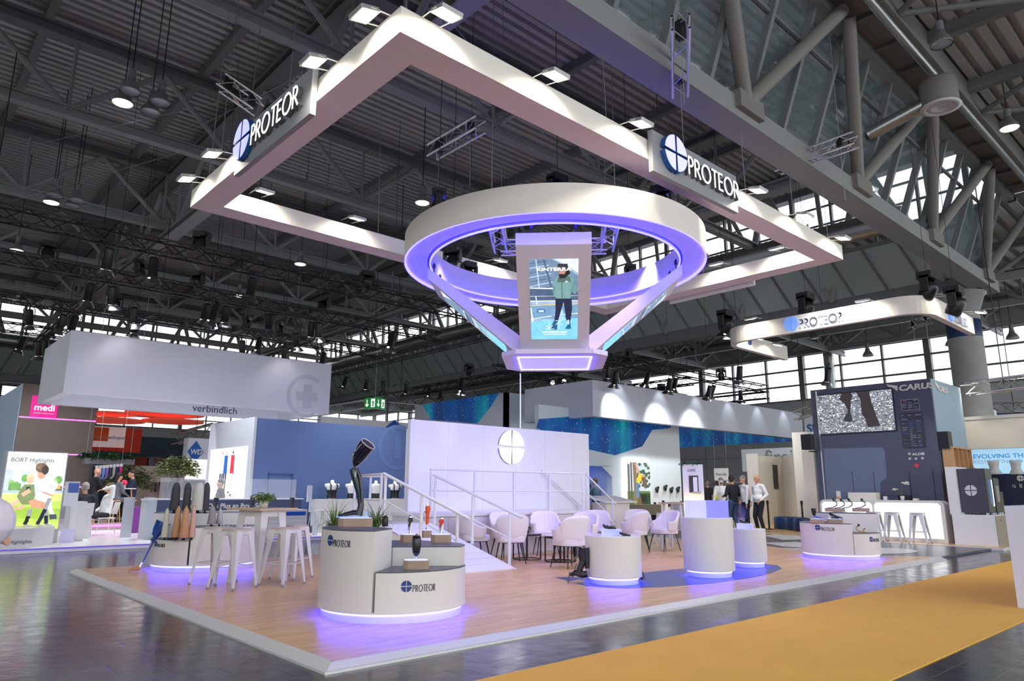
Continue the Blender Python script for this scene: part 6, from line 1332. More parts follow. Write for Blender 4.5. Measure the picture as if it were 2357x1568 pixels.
MB().box(nx1, xR, Yw, Yw + .2, 0, 4.4).box(xL, nx0 - .6, Yw, Yw + .2, 0, 4.4).box(nx0 - .6, nx1, Yw, Yw + .2, onY(1370, 1073, Yw).z, 4.4).add([(nx1, Yw, onY(1409, 1098, Yw).z), (nx1, Yw, onY(1370, 1073, Yw).z + .01), (onY(1383, 1073, Yw).x, Yw, onY(1383, 1073, Yw).z + .01)], [(0, 1, 2)]).build('wall', ICE, t)
MB().box(nx0 - .6, nx1 + .4, Yw + 1.2, Yw + 1.25, 0, 3).build('blue_back', mat('self-glowing blue wall', s(20, 84, 210), .6, emit=.45, ecol=s(10, 80, 220)), t); MB().box(nx1 - .01, nx1 + .03, Yw + .2, Yw + 1.2, 0, 3).build('niche_side', ICE, t)  # back wall glows by itself to brighten the dim niche
a = onY(1356, 1115, Yw + 1.1); b = onY(1387, 1150, Yw + 1.1); MB().box(a.x, b.x, Yw + 1.1, Yw + 1.2, b.z, a.z).build('niche_screen', BLACKP, t)
t = thing('light_box', 'tall backlit photo of a girl in a yellow shirt climbing a wooden post', 'light box', (20.5, Yw - .1, .5)); a, b = onY(1437, 1058, Yw - .1), onY(1498, 1168, Yw - .1)
MB().box(a.x, b.x, Yw - .12, Yw, b.z, a.z).build('frame', mat('white lit frame', (1, 1, 1), .5, emit=1.0), t); pc = Pic(frame((a.x + .1, Yw - .125, b.z + .03), (1, 0, 0), (0, 0, 1)), b.x - a.x - .12, a.z - b.z - .12)
pc.rect(0, 0, 1, 1, (205, 215, 225)).rect(0, 0, 1, .35, (88, 130, 60)).rect(.45, 0, 1, .3, (40, 66, 40))
for i in range(34): pc.ell(R.uniform(.42, 1), R.uniform(.42, .98), .07, .035, (50 + R.randint(0, 30), 92 + R.randint(0, 20), 66))
pc.rect(.02, .0, .1, .95, (110, 96, 84)).rect(.14, 0, .2, 1, (90, 84, 78)).poly([(.28, 0), (.24, 1), (.4, 1), (.38, 0)], (142, 116, 84)).poly([(.45, 0), (.38, .5), (.44, .5), (.62, 0)], (120, 86, 60))
pc.poly([(.3, .98), (.36, .98), (.58, .74), (.5, .7)], (206, 150, 120)).poly([(.36, .56), (.5, .76), (.66, .72), (.6, .6), (.48, .5)], (236, 206, 60)).poly([(.36, .56), (.48, .52), (.48, .2), (.36, .2)], (96, 134, 180)).ell(.7, .68, .08, .045, (214, 160, 130)).poly([(.6, .66), (.78, .68), (.84, .5), (.74, .4), (.66, .5)], (120, 92, 72)).rect(.58, .12, .8, .26, (26, 34, 30)); pc.build('picture', .9, t)
for i, (px, py) in enumerate(((1512, 1125), (1531, 1121), (1545, 1126), (1560, 1125))):
    p = onY(px, py, Yw - .08); t = thing('wall_mounted_orthosis', 'small dark orthosis hook mounted on the icy wall, number %d from the left' % (i + 1) if 0 else ['leftmost dark orthosis mounted on the icy wall', 'second dark orthosis from the left on the icy wall', 'third dark orthosis from the left on the icy wall', 'rightmost dark orthosis on the icy wall'][i], 'orthosis', p); MB().path([p + V((.1, -.02, .06)), p, p + V((-.02, -.02, -.1)), p + V((.02, 0, -.16))], [.05, .08, .07, .03], 8).build('shell', BLACKP, t)
    q = onY(px - 4, py + 36, Yw - .05); m = MB(); m.box(q.x - .04, q.x + .04, Yw - .08, Yw, q.z - .08, q.z + .08); tag(m.build('wall_hook', BLACKP), 'small black handle plate in the row under the wall orthoses', 'handle', 'black handle plates on the icy wall')
for (pa, pb, Y), l in ((((1358, 1164), (1416, 1192), 11.5), 'grey wood reception block left of the lectern'), (((1473, 1162), (1523, 1185), 11.6), 'grey wood low cabinet under the climbing picture')):
    a, b = onY(*pa, Y), onY(*pb, Y); t = boxt('wood_cabinet', l, 'cabinet', a.x, b.x, Y, Y + .5, b.z, a.z, mat('grey brown slats', s(132, 122, 106), .6, var=.15, vscale=6, stretch=(8, 8, .5)))
    m = MB()
    for x in (a.x + .05, b.x - .05): m.box(x - .02, x + .02, Y + .05, Y + .45, 0, b.z)
    m.build('leg', BLACK, t)
struct('floor_aurora', MB().box(14.9, 34, 9.6, 14.4, .004, .03), mat('teal grey carpet', s(66, 90, 104), .8))
# dark blue fascia running right
Yf = 15.0; P = polyY(((1560, 980), (1822, 1012), (1822, 1016), (1560, 1031)), Yf); t = thing('sky_fascia', 'dark blue starry wedge shaped fascia under the long hanging box', 'stand fascia', P[0]); MB().slab(P, (0, .1, 0)).build('sky_print', AUR, t)
t = thing('aurora_tower', 'grey tower with angular green aurora print rising behind the stage wall', 'stand wall', (19, 19.2, 0)); Xt = 19.0
yc = onX(1165, 903, Xt).y; zc = zat(Xt, yc, 903); yl = onX(955, 935, Xt).y
MB().box(Xt, Xt + .2, yc, yl, 0, zc).box(Xt, Xt + 2.4, yc - .0, yc + .2, 0, zc).build('walls', GRYF, t)
MB().slab([onX(x, y, Xt - .02) for x, y in ((972, 932), (1148, 905), (1130, 935), (1098, 975), (990, 966), (985, 955))], (.02, 0, 0)).build('sky_print', AUR, t)

# ---- lattice of cream rooms with the fuzzy wordmark
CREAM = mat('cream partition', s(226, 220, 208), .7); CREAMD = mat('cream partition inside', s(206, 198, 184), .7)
t = thing('stand_wall', 'white wall with cut off grey lettering behind the cream partitions', 'stand wall', (27, 11, 0)); a, b = onX(1706, 1035, 27), onX(1870, 1030, 27); c = onX(1706, 1086, 27)
MB().box(27, 27.2, b.y, a.y, c.z, a.z).build('wall', ICE, t); q = onX(1760, 1052, 26.98); text('lettering', frame((26.98, q.y, q.z - .3), (0, -1, 0), (0, 0, 1)), 'fireife', .62, mat('grey wordmark', (.3, .3, .3), .5), t, bold=.01)
def panelX(label, pix, X, th, m, name='partition'):
    P = polyX(pix, X); return boxt(name, label, 'partition wall', X, X + th, min(p.y for p in P), max(p.y for p in P), 0.054, max(p.z for p in P), m)
panelX('cream narrow partition left of the three talking men', ((1717, 1045), (1752, 1210)), 23.0, .1, CREAM)
def panelAB(label, pa, pb, Xa, Xb, ytop, m):
    a, b = onX(*pa, Xa), onX(*pb, Xb); z = zat(a.x, a.y, ytop); t = thing('partition', label, 'partition wall', (a.x, a.y, 0.054)); d = (V((b.x, b.y, 0)) - V((a.x, a.y, 0))).normalized(); n = V((-d.y, d.x, 0)) * .08
    MB().slab([(a.x, a.y, .054), (b.x, b.y, .054), (b.x, b.y, z), (a.x, a.y, z)], n).build('panel', m, t); return t, a, b, d
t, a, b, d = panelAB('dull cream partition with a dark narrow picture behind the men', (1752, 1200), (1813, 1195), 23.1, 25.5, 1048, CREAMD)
q = a.lerp(b, .62); nrm = V((d.y, -d.x, 0)); F = frame(V((q.x, q.y, 1.45)) + nrm * .02, d, (0, 0, 1)); MB(F).box(-.18, .22, 0, .95, 0, .02).build('picture', mat('dark picture', (.03, .03, .035), .4), t)
t, a, b, d = panelAB('light cream partition right of the dull one', (1813, 1200), (1850, 1198), 25.4, 23.5, 1050, CREAM)
panelX('tall cream partition with a door code beside the navy tower', ((1845, 1038), (1886, 1200)), 20.6, .12, CREAM); panelX('cream upper block left of the navy tower', ((1822, 996), (1868, 1060)), 21.8, .3, CREAM)
def speaker(px, py, X, label):
    p = onX(px, py, X); t = thing('loudspeaker', label, 'loudspeaker', p); MB().rbox(p, (.3, .34, .46), .02).build('cabinet', BLACKP, t); MB().box(p.x - .155, p.x - .15, p.y - .14, p.y + .14, p.z - .2, p.z + .2).build('grille', BLACK, t); MB().box(p.x, p.x + .3, p.y - .06, p.y + .02, p.z - .29, p.z - .26).build('bracket', BLACK, t)
speaker(1861, 1018, 18.3, 'black loudspeaker on the left edge of the navy tower'); 
for i, (px, X) in enumerate(((1812, 21.5), (1838, 21.2), (1858, 20.7))):
    p = G(px, 1214, .06) if 0 else onX(px, 1214, X); t = MB().lathe([(.0, 0), (.42, 0), (.44, .03), (.43, .38), (.40, .42), (0, .43)], (p.x, p.y, .054), 24); tag(t.build('pouf', mat('dark blue leatherette', s(24, 50, 96), .35)), ['left', 'middle', 'right'][i] + ' one of the round dark blue poufs before the cream partitions', 'pouf')
def stanchion(px, py, label):
    p = G(px, py, .054); t = thing('barrier_post', label, 'barrier post', p); MB().lathe([(0, 0), (.17, 0), (.17, .02), (.03, .03)], p, 20).build('base', BLACK, t); MB().tube(p, p + up * .95, .03, 12).build('pole', BLACK, t); MB().tube(p + up * .85, p + up * .98, .042, 12).build('belt_head', BLACKP, t)
stanchion(1771, 1219, 'black belt barrier post beside the bald man'); stanchion(1850, 1221, 'black belt barrier post left of the right counter')
p = onX(1660, 1092, 26); t = thing('hanging_sign', 'small white hanging sign reading Materials', 'sign', p); MB().box(p.x, p.x + .03, p.y - .36, p.y + .36, p.z - .27, p.z + .27).build('board', mat('white lit fascia', (1, 1, 1)), t); text('lettering', frame((p.x - .004, p.y + .28, p.z - .06), (0, -1, 0), (0, 0, 1)), 'Materials', .13, mat('blue print', s(50, 70, 150), .5), t, xs=.85); MB().tube(p + V((0, -.3, .27)), p + V((0, -.3, 5)), .006, 4).tube(p + V((0, .3, .27)), p + V((0, .3, 5)), .006, 4).build('wires', WIRE, t)
a = onX(1735, 1150, 22); 
t = thing('white_counter', 'white counter block behind the man in black', 'counter', (19.8, 10.2, .05)); q = G(1672, 1216, .05); MB().box(17.6, 18.4, 8.6, 9.2, .05, .95).build('body', WHITE, t); MB().box(17.5, 18.5, 8.5, 9.3, .95, .98).build('top', WHITE, t); MB(MX.Translation((17.7, 8.7, .985)) @ MX.Rotation(.3, 4, 'Z')).box(0, .35, 0, .25, 0, .02).build('tablet', BLACKP, t)
t = thing('clothes_rail', 'grey metal rail with small lamps behind the men', 'rail', (21, 10.6, .05)); m = MB(); A, B = onX(1655, 1105, 21), onX(1712, 1112, 21); m.tube(A, B, .015).tube(A, (A.x, A.y, .05), .015).tube(B, (B.x, B.y, .05), .015).build('bars', ALU, t)
for u in (.1, .35): q = A.lerp(B, u); MB().lathe([(.03, 0), (.09, -.14), (.085, -.14), (.0, -.04)], q, 12).build('lamp_shade', CHROME, t)

# ---- navy tower
NAVT = mat('dark slate blue panel', s(80, 84, 104), .5); NAV2 = mat('lighter slate blue panel', s(106, 118, 142), .5); X_ = 18.6
a = onX(1865, 900, X_); b = onX(2140, 870, X_); yR, yL = b.y, a.y; zT = (a.z + b.z) / 2
t = thing('navy_tower', 'tall slate blue tower with video screen behind the glowing bar', 'tower', (X_, yR, .054)); MB().box(X_, X_ + .1, yR, yL, .054, zT).build('front', NAVT, t)
MB().box(X_ + .1, onY(2210, 895, yR).x, yR, yL, .054, zT).build('body', mat('blue grey fabric side', s(150, 172, 186), .8), t)
MB().slab([onX(x, y, X_ - .012) for x, y in ((1895, 1033), (2030, 1030), (2036, 1036), (2041, 1100), (2026, 1112), (2027, 1160), (1905, 1160))], (.012, 0, 0)).build('lighter_panel', NAV2, t)
m = MB(); A, B = onX(1878, 898, X_ - .02), onX(1899, 1160, X_ - .02); m.box(X_ - .03, X_, A.y - .02, A.y + .02, .1, zT - .05).build('metal_strip', ALU, t)
for pix in (((1961, 1085), (1962, 1160)), ((2010, 1085), (2014, 1160)), ((2092, 1085), (2096, 1160)), ((2146, 1082), (2152, 1160))):
    A, B = [onX(x, y, X_ - .014) for x, y in pix]; MB().box(X_ - .016, X_ - .01, A.y - .006, A.y + .006, .1, A.z).build('door_joint', BLACK, t)
scr = [onX(x, y, X_ - .03) for x, y in ((1881, 914), (2055, 893), (2058, 990), (1885, 1000))]; y1_, y0_ = (scr[0].y + scr[3].y) / 2, (scr[1].y + scr[2].y) / 2; z1_, z0_ = (scr[0].z + scr[1].z) / 2, (scr[2].z + scr[3].z) / 2
F = frame((X_ - .03, y1_, z0_), (0, -1, 0), (0, 0, 1)); MB(F).box(-.03, y1_ - y0_ + .03, -.03, z1_ - z0_ + .03, -.03, -.002).build('screen_frame', BLACK, t)
pc = Pic(F, y1_ - y0_, z1_ - z0_); pc.rect(0, 0, 1, 1, (120, 124, 134)); q = random.Random(5)
for i in range(1500):
    x, y = q.random(), q.random(); w2 = q.uniform(.006, .018); c_ = q.choice(((225, 230, 240), (190, 196, 208), (70, 74, 80), (245, 248, 250), (40, 42, 46), (110, 125, 100))); an = q.uniform(0, 3.1); pc.k = 1; pc.ell(x, y, w2, w2 * .7, c_, 5, an)
pc.k = 40; pc.poly([(.36, 1), (.32, .86), (.38, .74), (.42, .58), (.41, .46), (.44, .46), (.46, .6), (.47, .78), (.5, .9), (.48, 1)], (44, 38, 38)).poly([(.4, .48), (.36, .38), (.35, .3), (.44, .26), (.47, .3), (.46, .46)], (40, 44, 56)).poly([(.55, 1), (.6, .8), (.6, .45), (.64, .3), (.66, .1), (.82, .12), (.78, .4), (.74, .7), (.72, 1)], (46, 38, 38)); pc.build('screen', .95, t)
q = V((0, 0, zT - .25)); w3 = WHITE
text('lettering', frame((X_ - .012, onX(2068, 889, X_).y, q.z - .02), (0, -1, 0), (0, 0, 1)), 'CARUS', .16, w3, t, ext=.012, bold=.008, xs=1.3, shear=.12)
m = MB(frame((X_ - .012, onX(2068, 889, X_).y, q.z - .0), (0, -1, 0), (0, 0, 1))); m.prism([(-.32, .2), (-.02, .13), (-.03, -.02), (-.09, .02), (-.1, .07), (-.16, .06), (-.17, .11), (-.24, .11)], 0, .012).build('wing_mark', w3, t)
q = onY(2160, 892, yR - .01); text('lettering', frame((q.x, yR - .01, q.z - .1), (1, 0, 0), (0, 0, 1)), 'CARUS', .16, w3, t, ext=.012, bold=.006, xs=1.1); m = MB(frame((q.x, yR - .01, q.z - .08), (1, 0, 0), (0, 0, 1))); m.prism([(-.32, .24), (-.02, .13), (-.03, -.02), (-.09, .02), (-.1, .07), (-.16, .06), (-.17, .11), (-.24, .11)], 0, .012).build('wing_mark', w3, t)
q = onX(2100, 1047, X_ - .01); text('lettering', frame((X_ - .012, q.y, q.z - .02), (0, -1, 0), (0, 0, 1)), 'AUX1', .07, w3, t, ext=.006, xs=1.3, bold=.003)
for px, py, c_ in ((2093, 1045, 0), (2123, 1044, 0), (2094, 1056, 0), (2108, 1056, 0), (2123, 1055, 0), (2110, 1072, 1)):
    q = onX(px, py, X_ - .02); MB().tube((X_ - .02, q.y, q.z), (X_, q.y, q.z), .055 if c_ else .035, 16).build('push_button', mat('red button', s(226, 60, 74), .4) if c_ else mat('pale button', (.5, .5, .55), .4), t)
def ui(pa, pb, rows, seed, bg):
    a, b = onX(*pa, X_ - .016), onX(*pb, X_ - .016); F = frame((X_ - .016, a.y, b.z), (0, -1, 0), (0, 0, 1)); pc = Pic(F, a.y - b.y, a.z - b.z); pc.rect(0, 0, 1, 1, bg); q = random.Random(seed)
    for i in range(rows):
        for j in range(3):
            if q.random() < .75: x = .05 + j * .32; y = .95 - (i + .5) / rows * .92; pc.k = 2; pc.rect(x, y, x + q.uniform(.1, .27), y + .25 / rows * .9, q.choice(((170, 175, 190), (120, 128, 150), (60, 100, 180), (150, 155, 170))))
    return pc
pc = ui((2073, 921), (2117, 943), 6, 3, (30, 32, 48)); pc.line([(0, 0), (1, 0), (1, 1), (0, 1), (0, 0)], .05, (180, 170, 150)).rect(.25, .7, .3, .9, (200, 60, 80)); pc.build('display_plate', .45, t); ui((2070, 952), (2132, 1030), 16, 4, (34, 38, 58)).build('display_plate', .4, t)
# ---- bar
XB = 17.9; a = onX(1886, 1150, XB); b = onX(2172, 1155, XB); y0b, y1b = b.y, a.y; zb_t = 1.12; r_ = .14
t = thing('bar_counter', 'long glowing white bar with rounded corners before the navy tower', 'bar', (XB, (y0b + y1b) / 2, .054)); 
pts = [(y0b, .054), (y1b, .054)] + [(y1b - r_ + r_ * cos(RD(an)), zb_t - r_ + r_ * sin(RD(an))) for an in range(0, 91, 15)] + [(y0b + r_ + r_ * cos(RD(an)), zb_t - r_ + r_ * sin(RD(an))) for an in range(90, 181, 15)]
MB().add([(XB, y, z) for y, z in pts] + [(XB + .45, y, z) for y, z in pts], [tuple(range(len(pts))), tuple(range(2 * len(pts) - 1, len(pts) - 1, -1))] + [(i, (i + 1) % len(pts), len(pts) + (i + 1) % len(pts), len(pts) + i) for i in range(len(pts))]).build('body', WHITE, t)
ym = onX(2013, 1200, XB).y
for ya, yb_ in ((y0b + .09, ym - .03), (ym + .03, y1b - .06)):
    MB().slab([(XB - .006, ya, .16), (XB - .006, yb_, .16), (XB - .006, yb_, zb_t - .13), (XB - .006, yb_ - .06, zb_t - .07), (XB - .006, ya + .06, zb_t - .07), (XB - .006, ya, zb_t - .13)], (.004, 0, 0)).build('light_panel', mat('glowing white acrylic', (1, 1, 1)), t)
def onbar(px, py): return onX(px, py, XB + .2)
a, b = onbar(1955, 1134), onbar(2010, 1150); boxt('reception_box', 'cream box standing on the glowing bar', 'box', XB + .1, XB + .4, b.y - .12, a.y, zb_t, zb_t + .2, CREAM)
a, b = onbar(1926, 1130), onbar(1937, 1150); t = boxt('price_card', 'upright white card on the left of the bar', 'card', XB + .15, XB + .17, b.y, a.y, zb_t, zb_t + .24, WHITE); MB().box(XB + .145, XB + .15, b.y + .02, a.y - .02, zb_t + .02, zb_t + .08).build('orange_print', mat('orange plate', (1, 1, 1)), t)
for pa, l, m_, h in ((((2034, 1150), (2043, 1150)), 'small white card reader on the bar', WHITE, .1), (((2046, 1150), (2068, 1150)), 'dark blue grey box beside the orchid on the bar', mat('dark blue box', s(50, 58, 84), .5), .13), (((2082, 1150), (2095, 1150)), 'dark box right of the orchid on the bar', BLACKP, .13), (((2102, 1152), (2112, 1152)), 'small cream bowl at the right of the bar', CREAM, .05)):
    a, b = onbar(*pa[0]), onbar(*pa[1]); boxt('counter_item', l, 'box', XB + .18, XB + .34, b.y, a.y, zb_t, zb_t + h, m_)
p = onbar(2078, 1150); p.z = zb_t; t = thing('potted_orchid', 'white flowering orchid in a white pot on the bar', 'orchid', p); MB().lathe([(0, 0), (.045, 0), (.065, .11), (.055, .11), (0, .09)], p, 16).build('pot', WHITE, t)
s1 = [p + up * .1, p + V((0, .0, .3)), p + V((0, -.04, .46)), p + V((0, -.14, .52)), p + V((0, -.2, .45))]; s2 = [p + up * .1, p + V((0, .07, .25)), p + V((0, .18, .34)), p + V((0, .24, .31))]
MB().path(s1, .006, 6).path(s2, .006, 6).build('stem', LEAF2, t); grass(p + up * .1, 8, .16, LEAF, 'leaves', t, 6, .02, 1.2)
m = MB(); q = random.Random(2)
for k, (sx, n_) in enumerate(((s1, 9), (s2, 5))):
    for i in range(n_): c = sx[-1].lerp(sx[-3], i / n_) + V((q.uniform(-.03, .03), q.uniform(-.03, .03), q.uniform(-.03, .04))); m.ball(c, .028, 8, .7)
m.build('blossoms', mat('white petals', (.85, .82, .78), .6), t)
# ---- machine cabinets at the right
t = thing('machine_cabinet', 'low white cabinet with tall side panel carrying the grey machines', 'cabinet', (18.4, .4, .054)); XM = 17.75
MB().box(XM, 19.3, -.03, .9, .054, .79).build('base_front', WHITE2, t); MB().box(XM, 18.7, .70, .93, .79, 1.97).build('side_panel', WHITE2, t)
MB().box(18.1, 18.12, -.036, -.03, .08, .77).build('door_joint', BLACK, t); MB().tube((18.16, -.03, .66), (18.16, -.05, .66), .02).build('knob', CHROME, t)
MB().box(XM, 19.3, -.042, -.03, .06, .775).build('side_doors', mat('taupe side doors', s(146, 138, 124), .6), t)
def machine(label, x0, x1, y0, y1, z0, z1, m_, front):
    t = thing('machine', label, 'machine', ((x0 + x1) / 2, (y0 + y1) / 2, z0)); MB().box(x0, x1, y0, y1, z0 + .05, z1).build('housing', m_, t)
    for x in (x0 + .04, x1 - .08):
        for y in (y0 + .03, y1 - .07): MB().box(x, x + .05, y, y + .05, z0, z0 + .05).build('foot', WHITE2, t)
    return t
GM = mat('dark grey machine paint', s(70, 70, 82), .45); TP = mat('taupe machine side', s(92, 90, 84), .5)
t = machine('large dark grey machine with round white emblem on the white cabinet', 17.85, 18.42, .1, .72, .79, 1.92, GM, 1); emblem(frame((17.845, .43, 1.38), (0, -1, 0), (0, 0, 1)), .135, .006, gap=.12).build('emblem', mat('pale grey print', (.6, .6, .64), .5), t)
MB().box(17.87, 18.4, .085, .1, .85, 1.9).build('door', TP, t); MB().box(18.0, 18.26, .075, .086, 1.05, 1.65).build('window', mat('pale blue window', s(120, 150, 190), .2), t); MB().box(18.28, 18.31, .07, .085, 1.0, 1.65).build('light_bar', mat('white led strip', (1, 1, 1)), t)
t = machine('narrower black machine behind the large grey one', 18.5, 19.0, .1, .7, .79, 1.7, BLACKP, 0); MB().box(18.52, 18.98, .085, .1, .85, 1.68).build('door', TP, t); MB().box(18.65, 18.85, .075, .086, 1.1, 1.5).build('window', mat('pale window', (.4, .38, .36), .3), t)
t = machine('small grey machine at the far end of the cabinet', 19.05, 19.28, .1, .5, .79, 1.35, TP, 0)
tag(MB(MX.Translation((18.6, .4, 1.7)) @ MX.Rotation(-.4, 4, 'X')).box(-.12, .12, -.02, .02, .02, .24).build('tablet_screen', BLACKP), 'small black tablet screen standing on the black machine', 'tablet')
t = thing('shelf_unit', 'oak shelf unit with open compartments behind the machine cabinet', 'shelf', (19.5, 1.0, .054)); z1_ = onX(2190, 1030, 19.2).z
MB().box(18.7, 18.74, .95, 1.22, .054, z1_).box(18.74, 20.3, 1.18, 1.22, .054, z1_).box(18.74, 20.3, .95, 1.18, z1_ - .04, z1_).box(20.26, 20.3, .95, 1.18, .054, z1_).box(19.12, 19.15, .95, 1.18, .054, z1_).box(19.5, 19.53, .95, 1.18, .054, z1_).box(19.88, 19.91, .95, 1.18, .054, z1_).box(18.74, 20.3, .95, 1.18, 1.7, 1.74).build('carcass', OAK, t)
tp = thing('potted_plant', 'small green plant in the oak shelf', 'potted plant', (20.05, 1.02, 1.74)); foliage((20.05, 1.02, 1.95), .14, 70, .09, .04, LEAF2, 'foliage', tp, .5, 1.0, 41); MB().lathe([(0, 0), (.05, 0), (.06, .1), (0, .1)], (20.05, 1.02, 1.74), 12).build('pot', WHITE, tp)
speaker(2172, 1014, 18.8, 'black loudspeaker on top of the oak shelf')
# ---- cream fascia stand at far right
X2 = 22.6; a, b = onX(2222, 968, X2), onX(2357, 958, X2); c = onX(2230, 1034, X2)
t = thing('stand_wall', 'cream fascia with blue lit headline panel at the right edge', 'stand wall', (X2, 0, 0)); y1_ = a.y + .1; y0_ = -3.5
MB().box(X2, X2 + .3, y0_, y1_, c.z, a.z).build('fascia', CREAM, t); MB().box(X2 - .05, X2 + .35, y0_, y1_, a.z, a.z + .1).build('white_ledge', WHITE, t)
d = onX(2230, 1092, X2 + .3); PN = mat('pale blue lit panel', s(190, 222, 240), .5, emit=.45, ecol=s(170, 215, 245)); MB().box(X2 + .3, X2 + .35, y0_, y1_ - .06, d.z, c.z).build('headline_panel', PN, t); MB().box(X2 + .25, X2 + .35, y0_, y1_ + .2, 0, d.z).build('navy_base', mat('deep navy', s(34, 42, 72), .5), t)
q = onX(2240, 1056, X2 + .28); text('lettering', frame((X2 + .28, q.y, q.z), (0, -1, 0), (0, 0, 1)), 'EVOLVING THE TOUCH', .13, mat('glowing sky blue print', s(90, 160, 214), .5, emit=.25, ecol=s(90, 160, 214)), t, bold=.004, xs=1.15); q = onX(2241, 1068, X2 + .28); text('lettering', frame((X2 + .28, q.y, q.z), (0, -1, 0), (0, 0, 1)), 'RESPECTING THE PAST', .12, mat('faint white print', s(200, 226, 242), .5), t, xs=1.15)  # headline print given its own glow so it looks lighter
for px, l in ((2290, 'left'), (2341, 'right')):
    p = onX(px, 1092, X2 - .1); t2 = MB().lathe([(.17, 0), (.18, .05), (.12, .16), (.14, .3), (.16, .4), (.13, .41)], p + up * .0, 20, sx=.7); tag(t2.build('torso_shell', mat('translucent grey shell', (.5, .52, .54), .25)), l + ' translucent torso shell before the blue headline panel', 'torso shell')
q = onX(2347, 1105, X2 + .22); emblem(frame((X2 + .24, q.y - .02, q.z + .05), (0, -1, 0), (0, 0, 1)), .09, .01, gap=.15).build('emblem', WHITE, t); strokes(frame((X2 + .24, q.y + .2, q.z - .22), (0, -1, 0), (0, 0, 1)), 'PROTEOR', .09, .014, .005)[0].build('lettering', WHITE, t)
a, b = onX(2222, 948, 26), onX(2290, 962, 26); boxt('stand_wall', 'pale lilac box behind the cream fascia with a ring mark', 'stand wall', 26, 26.3, b.y, a.y, b.z - .5, a.z, LIL)
t = thing('stand_wall', 'blue band with cut off white letters at the far right', 'stand wall', (30, 1, 0)); a, b = onX(2292, 950, 30), onX(2357, 964, 30); MB().box(30, 30.1, b.y - 4, a.y, b.z - .3, a.z).build('band', mat('sign blue', (1, 1, 1)), t); text('lettering', frame((29.98, a.y - .05, a.z - .42), (0, -1, 0), (0, 0, 1)), 'FLOR', .3, WHITE, t, xs=1.3, bold=.01)
a, b = onX(1850, 960, 28), onX(1880, 998, 28); t = thing('stand_wall', 'pale panel with a blue letter S beside the navy tower', 'stand wall', (28, a.y, 3)); MB().box(28, 28.1, b.y, a.y, b.z, a.z).build('panel', ICE, t); text('lettering', frame((27.98, a.y - .1, b.z + .05), (0, -1, 0), (0, 0, 1)), 'SU', .38, mat('sign blue', (1, 1, 1)), t, bold=.01)
# white board at the right edge of the aisle
boxt('display_board', 'pale lilac upright board cut by the right edge of the picture', 'board', 7.42, 10.5, -3.35, -2.69, 0, 1.17, LIL, 'board')
# exhibits on the right counter
zt, zl, zb3 = Z3; vr = RD(23.3 - 90)
def bl3(px, py, z, w, d, h, label): p = G(px, py, z); return V((p.x, p.y, oak_block(label, oct_((p.x, p.y), w, d, vr, .25), z, h)))
p1 = bl3(1881, 1204, zt, .13, .07, .075, 'left oak block on the front step of the right counter'); p2 = bl3(1922, 1204, zt, .15, .07, .075, 'right oak block on the front step of the right counter')
def blade(p, label, k, m_=CARBON, m2=BLACKP, flip=1):
    x = V((sin(RD(23)), -cos(RD(23)), 0)) * flip; t = thing('running_blade_prosthesis', label, 'prosthesis', p)
    MB().path([p - x * .14 * k + up * .008, p - x * .04 * k + up * .02 * k, p + x * .03 * k + up * .06 * k, p + x * .035 * k + up * .1 * k, p - x * .01 * k + up * .15 * k], [.006, .009, .011, .011, .014], 8).build('spring_blade', m_, t); MB().tube(p - x * .01 * k + up * .13 * k, p - x * .02 * k + up * .18 * k, .022 * k, 10).build('adapter', m2, t)
b1 = bl3(1922, 1178, zb3, .2, .08, .075, 'left oak block on the back step of the right counter'); b2 = bl3(1982, 1178, zb3, .17, .08, .075, 'right oak block on the back step of the right counter')
YB = mat('gold spring blade', s(200, 160, 80), .35, .3)
for q_, l in (((1923, 1170), 'leftmost black prosthetic running blade on the back step'), ((1940, 1170), 'second black running blade on the back step'), ((1958, 1170), 'third black running blade on the back step'), ((1988, 1170), 'rightmost black running blade on the back step')): p = G(q_[0], 1171, b1.z); blade(V((p.x, p.y, b1.z)), l, 1.15)
t = thing('foot_prosthesis', 'dark socket with blue foot on the left front oak block', 'prosthesis', p1); MB().path([p1 + V((.04, -.1, .01)), p1 + V((0, 0, .03)), p1 + V((-.02, .05, .06))], [.008, .014, .016], 8).build('foot', BLG, t); MB().lathe([(.02, .06), (.035, .09), (.05, .17), (.045, .2), (0, .19)], p1 + V((-.02, .04, 0)), 14).build('socket', CARBON, t)
t = thing('foot_prosthesis', 'black carbon articulated foot on the right front oak block', 'prosthesis', p2); MB().path([p2 + V((.06, -.13, .012)), p2 + V((0, -.02, .05)), p2 + V((-.03, .06, .08))], [.012, .022, .03], 8).path([p2 + V((.02, -.08, .012)), p2 + V((-.02, .06, .02))], .014, 8).build('foot', CARBON, t); MB().ball(p2 + V((-.03, .06, .1)), .035, 10).build('ankle', BLACKP, t)
for (px, py, z), l, k in (((1976, 1226, zl), 'black and gold foot standing on the low step of the right counter', .9), ((1990, 1227, zl), 'small gold and black foot on the low step', .5), ((1998, 1212, zl), 'gold running blade raised on the low block of the right counter', 1.2)):
    p = G(px, py, z); p.z = z; 
    if py == 1212: p.z = oak_block('long low oak block on the low step of the right counter', oct_((p.x, p.y), .16, .05, vr, .2), z, .07)
    blade(p, l, k, YB, BLACKP, -1)
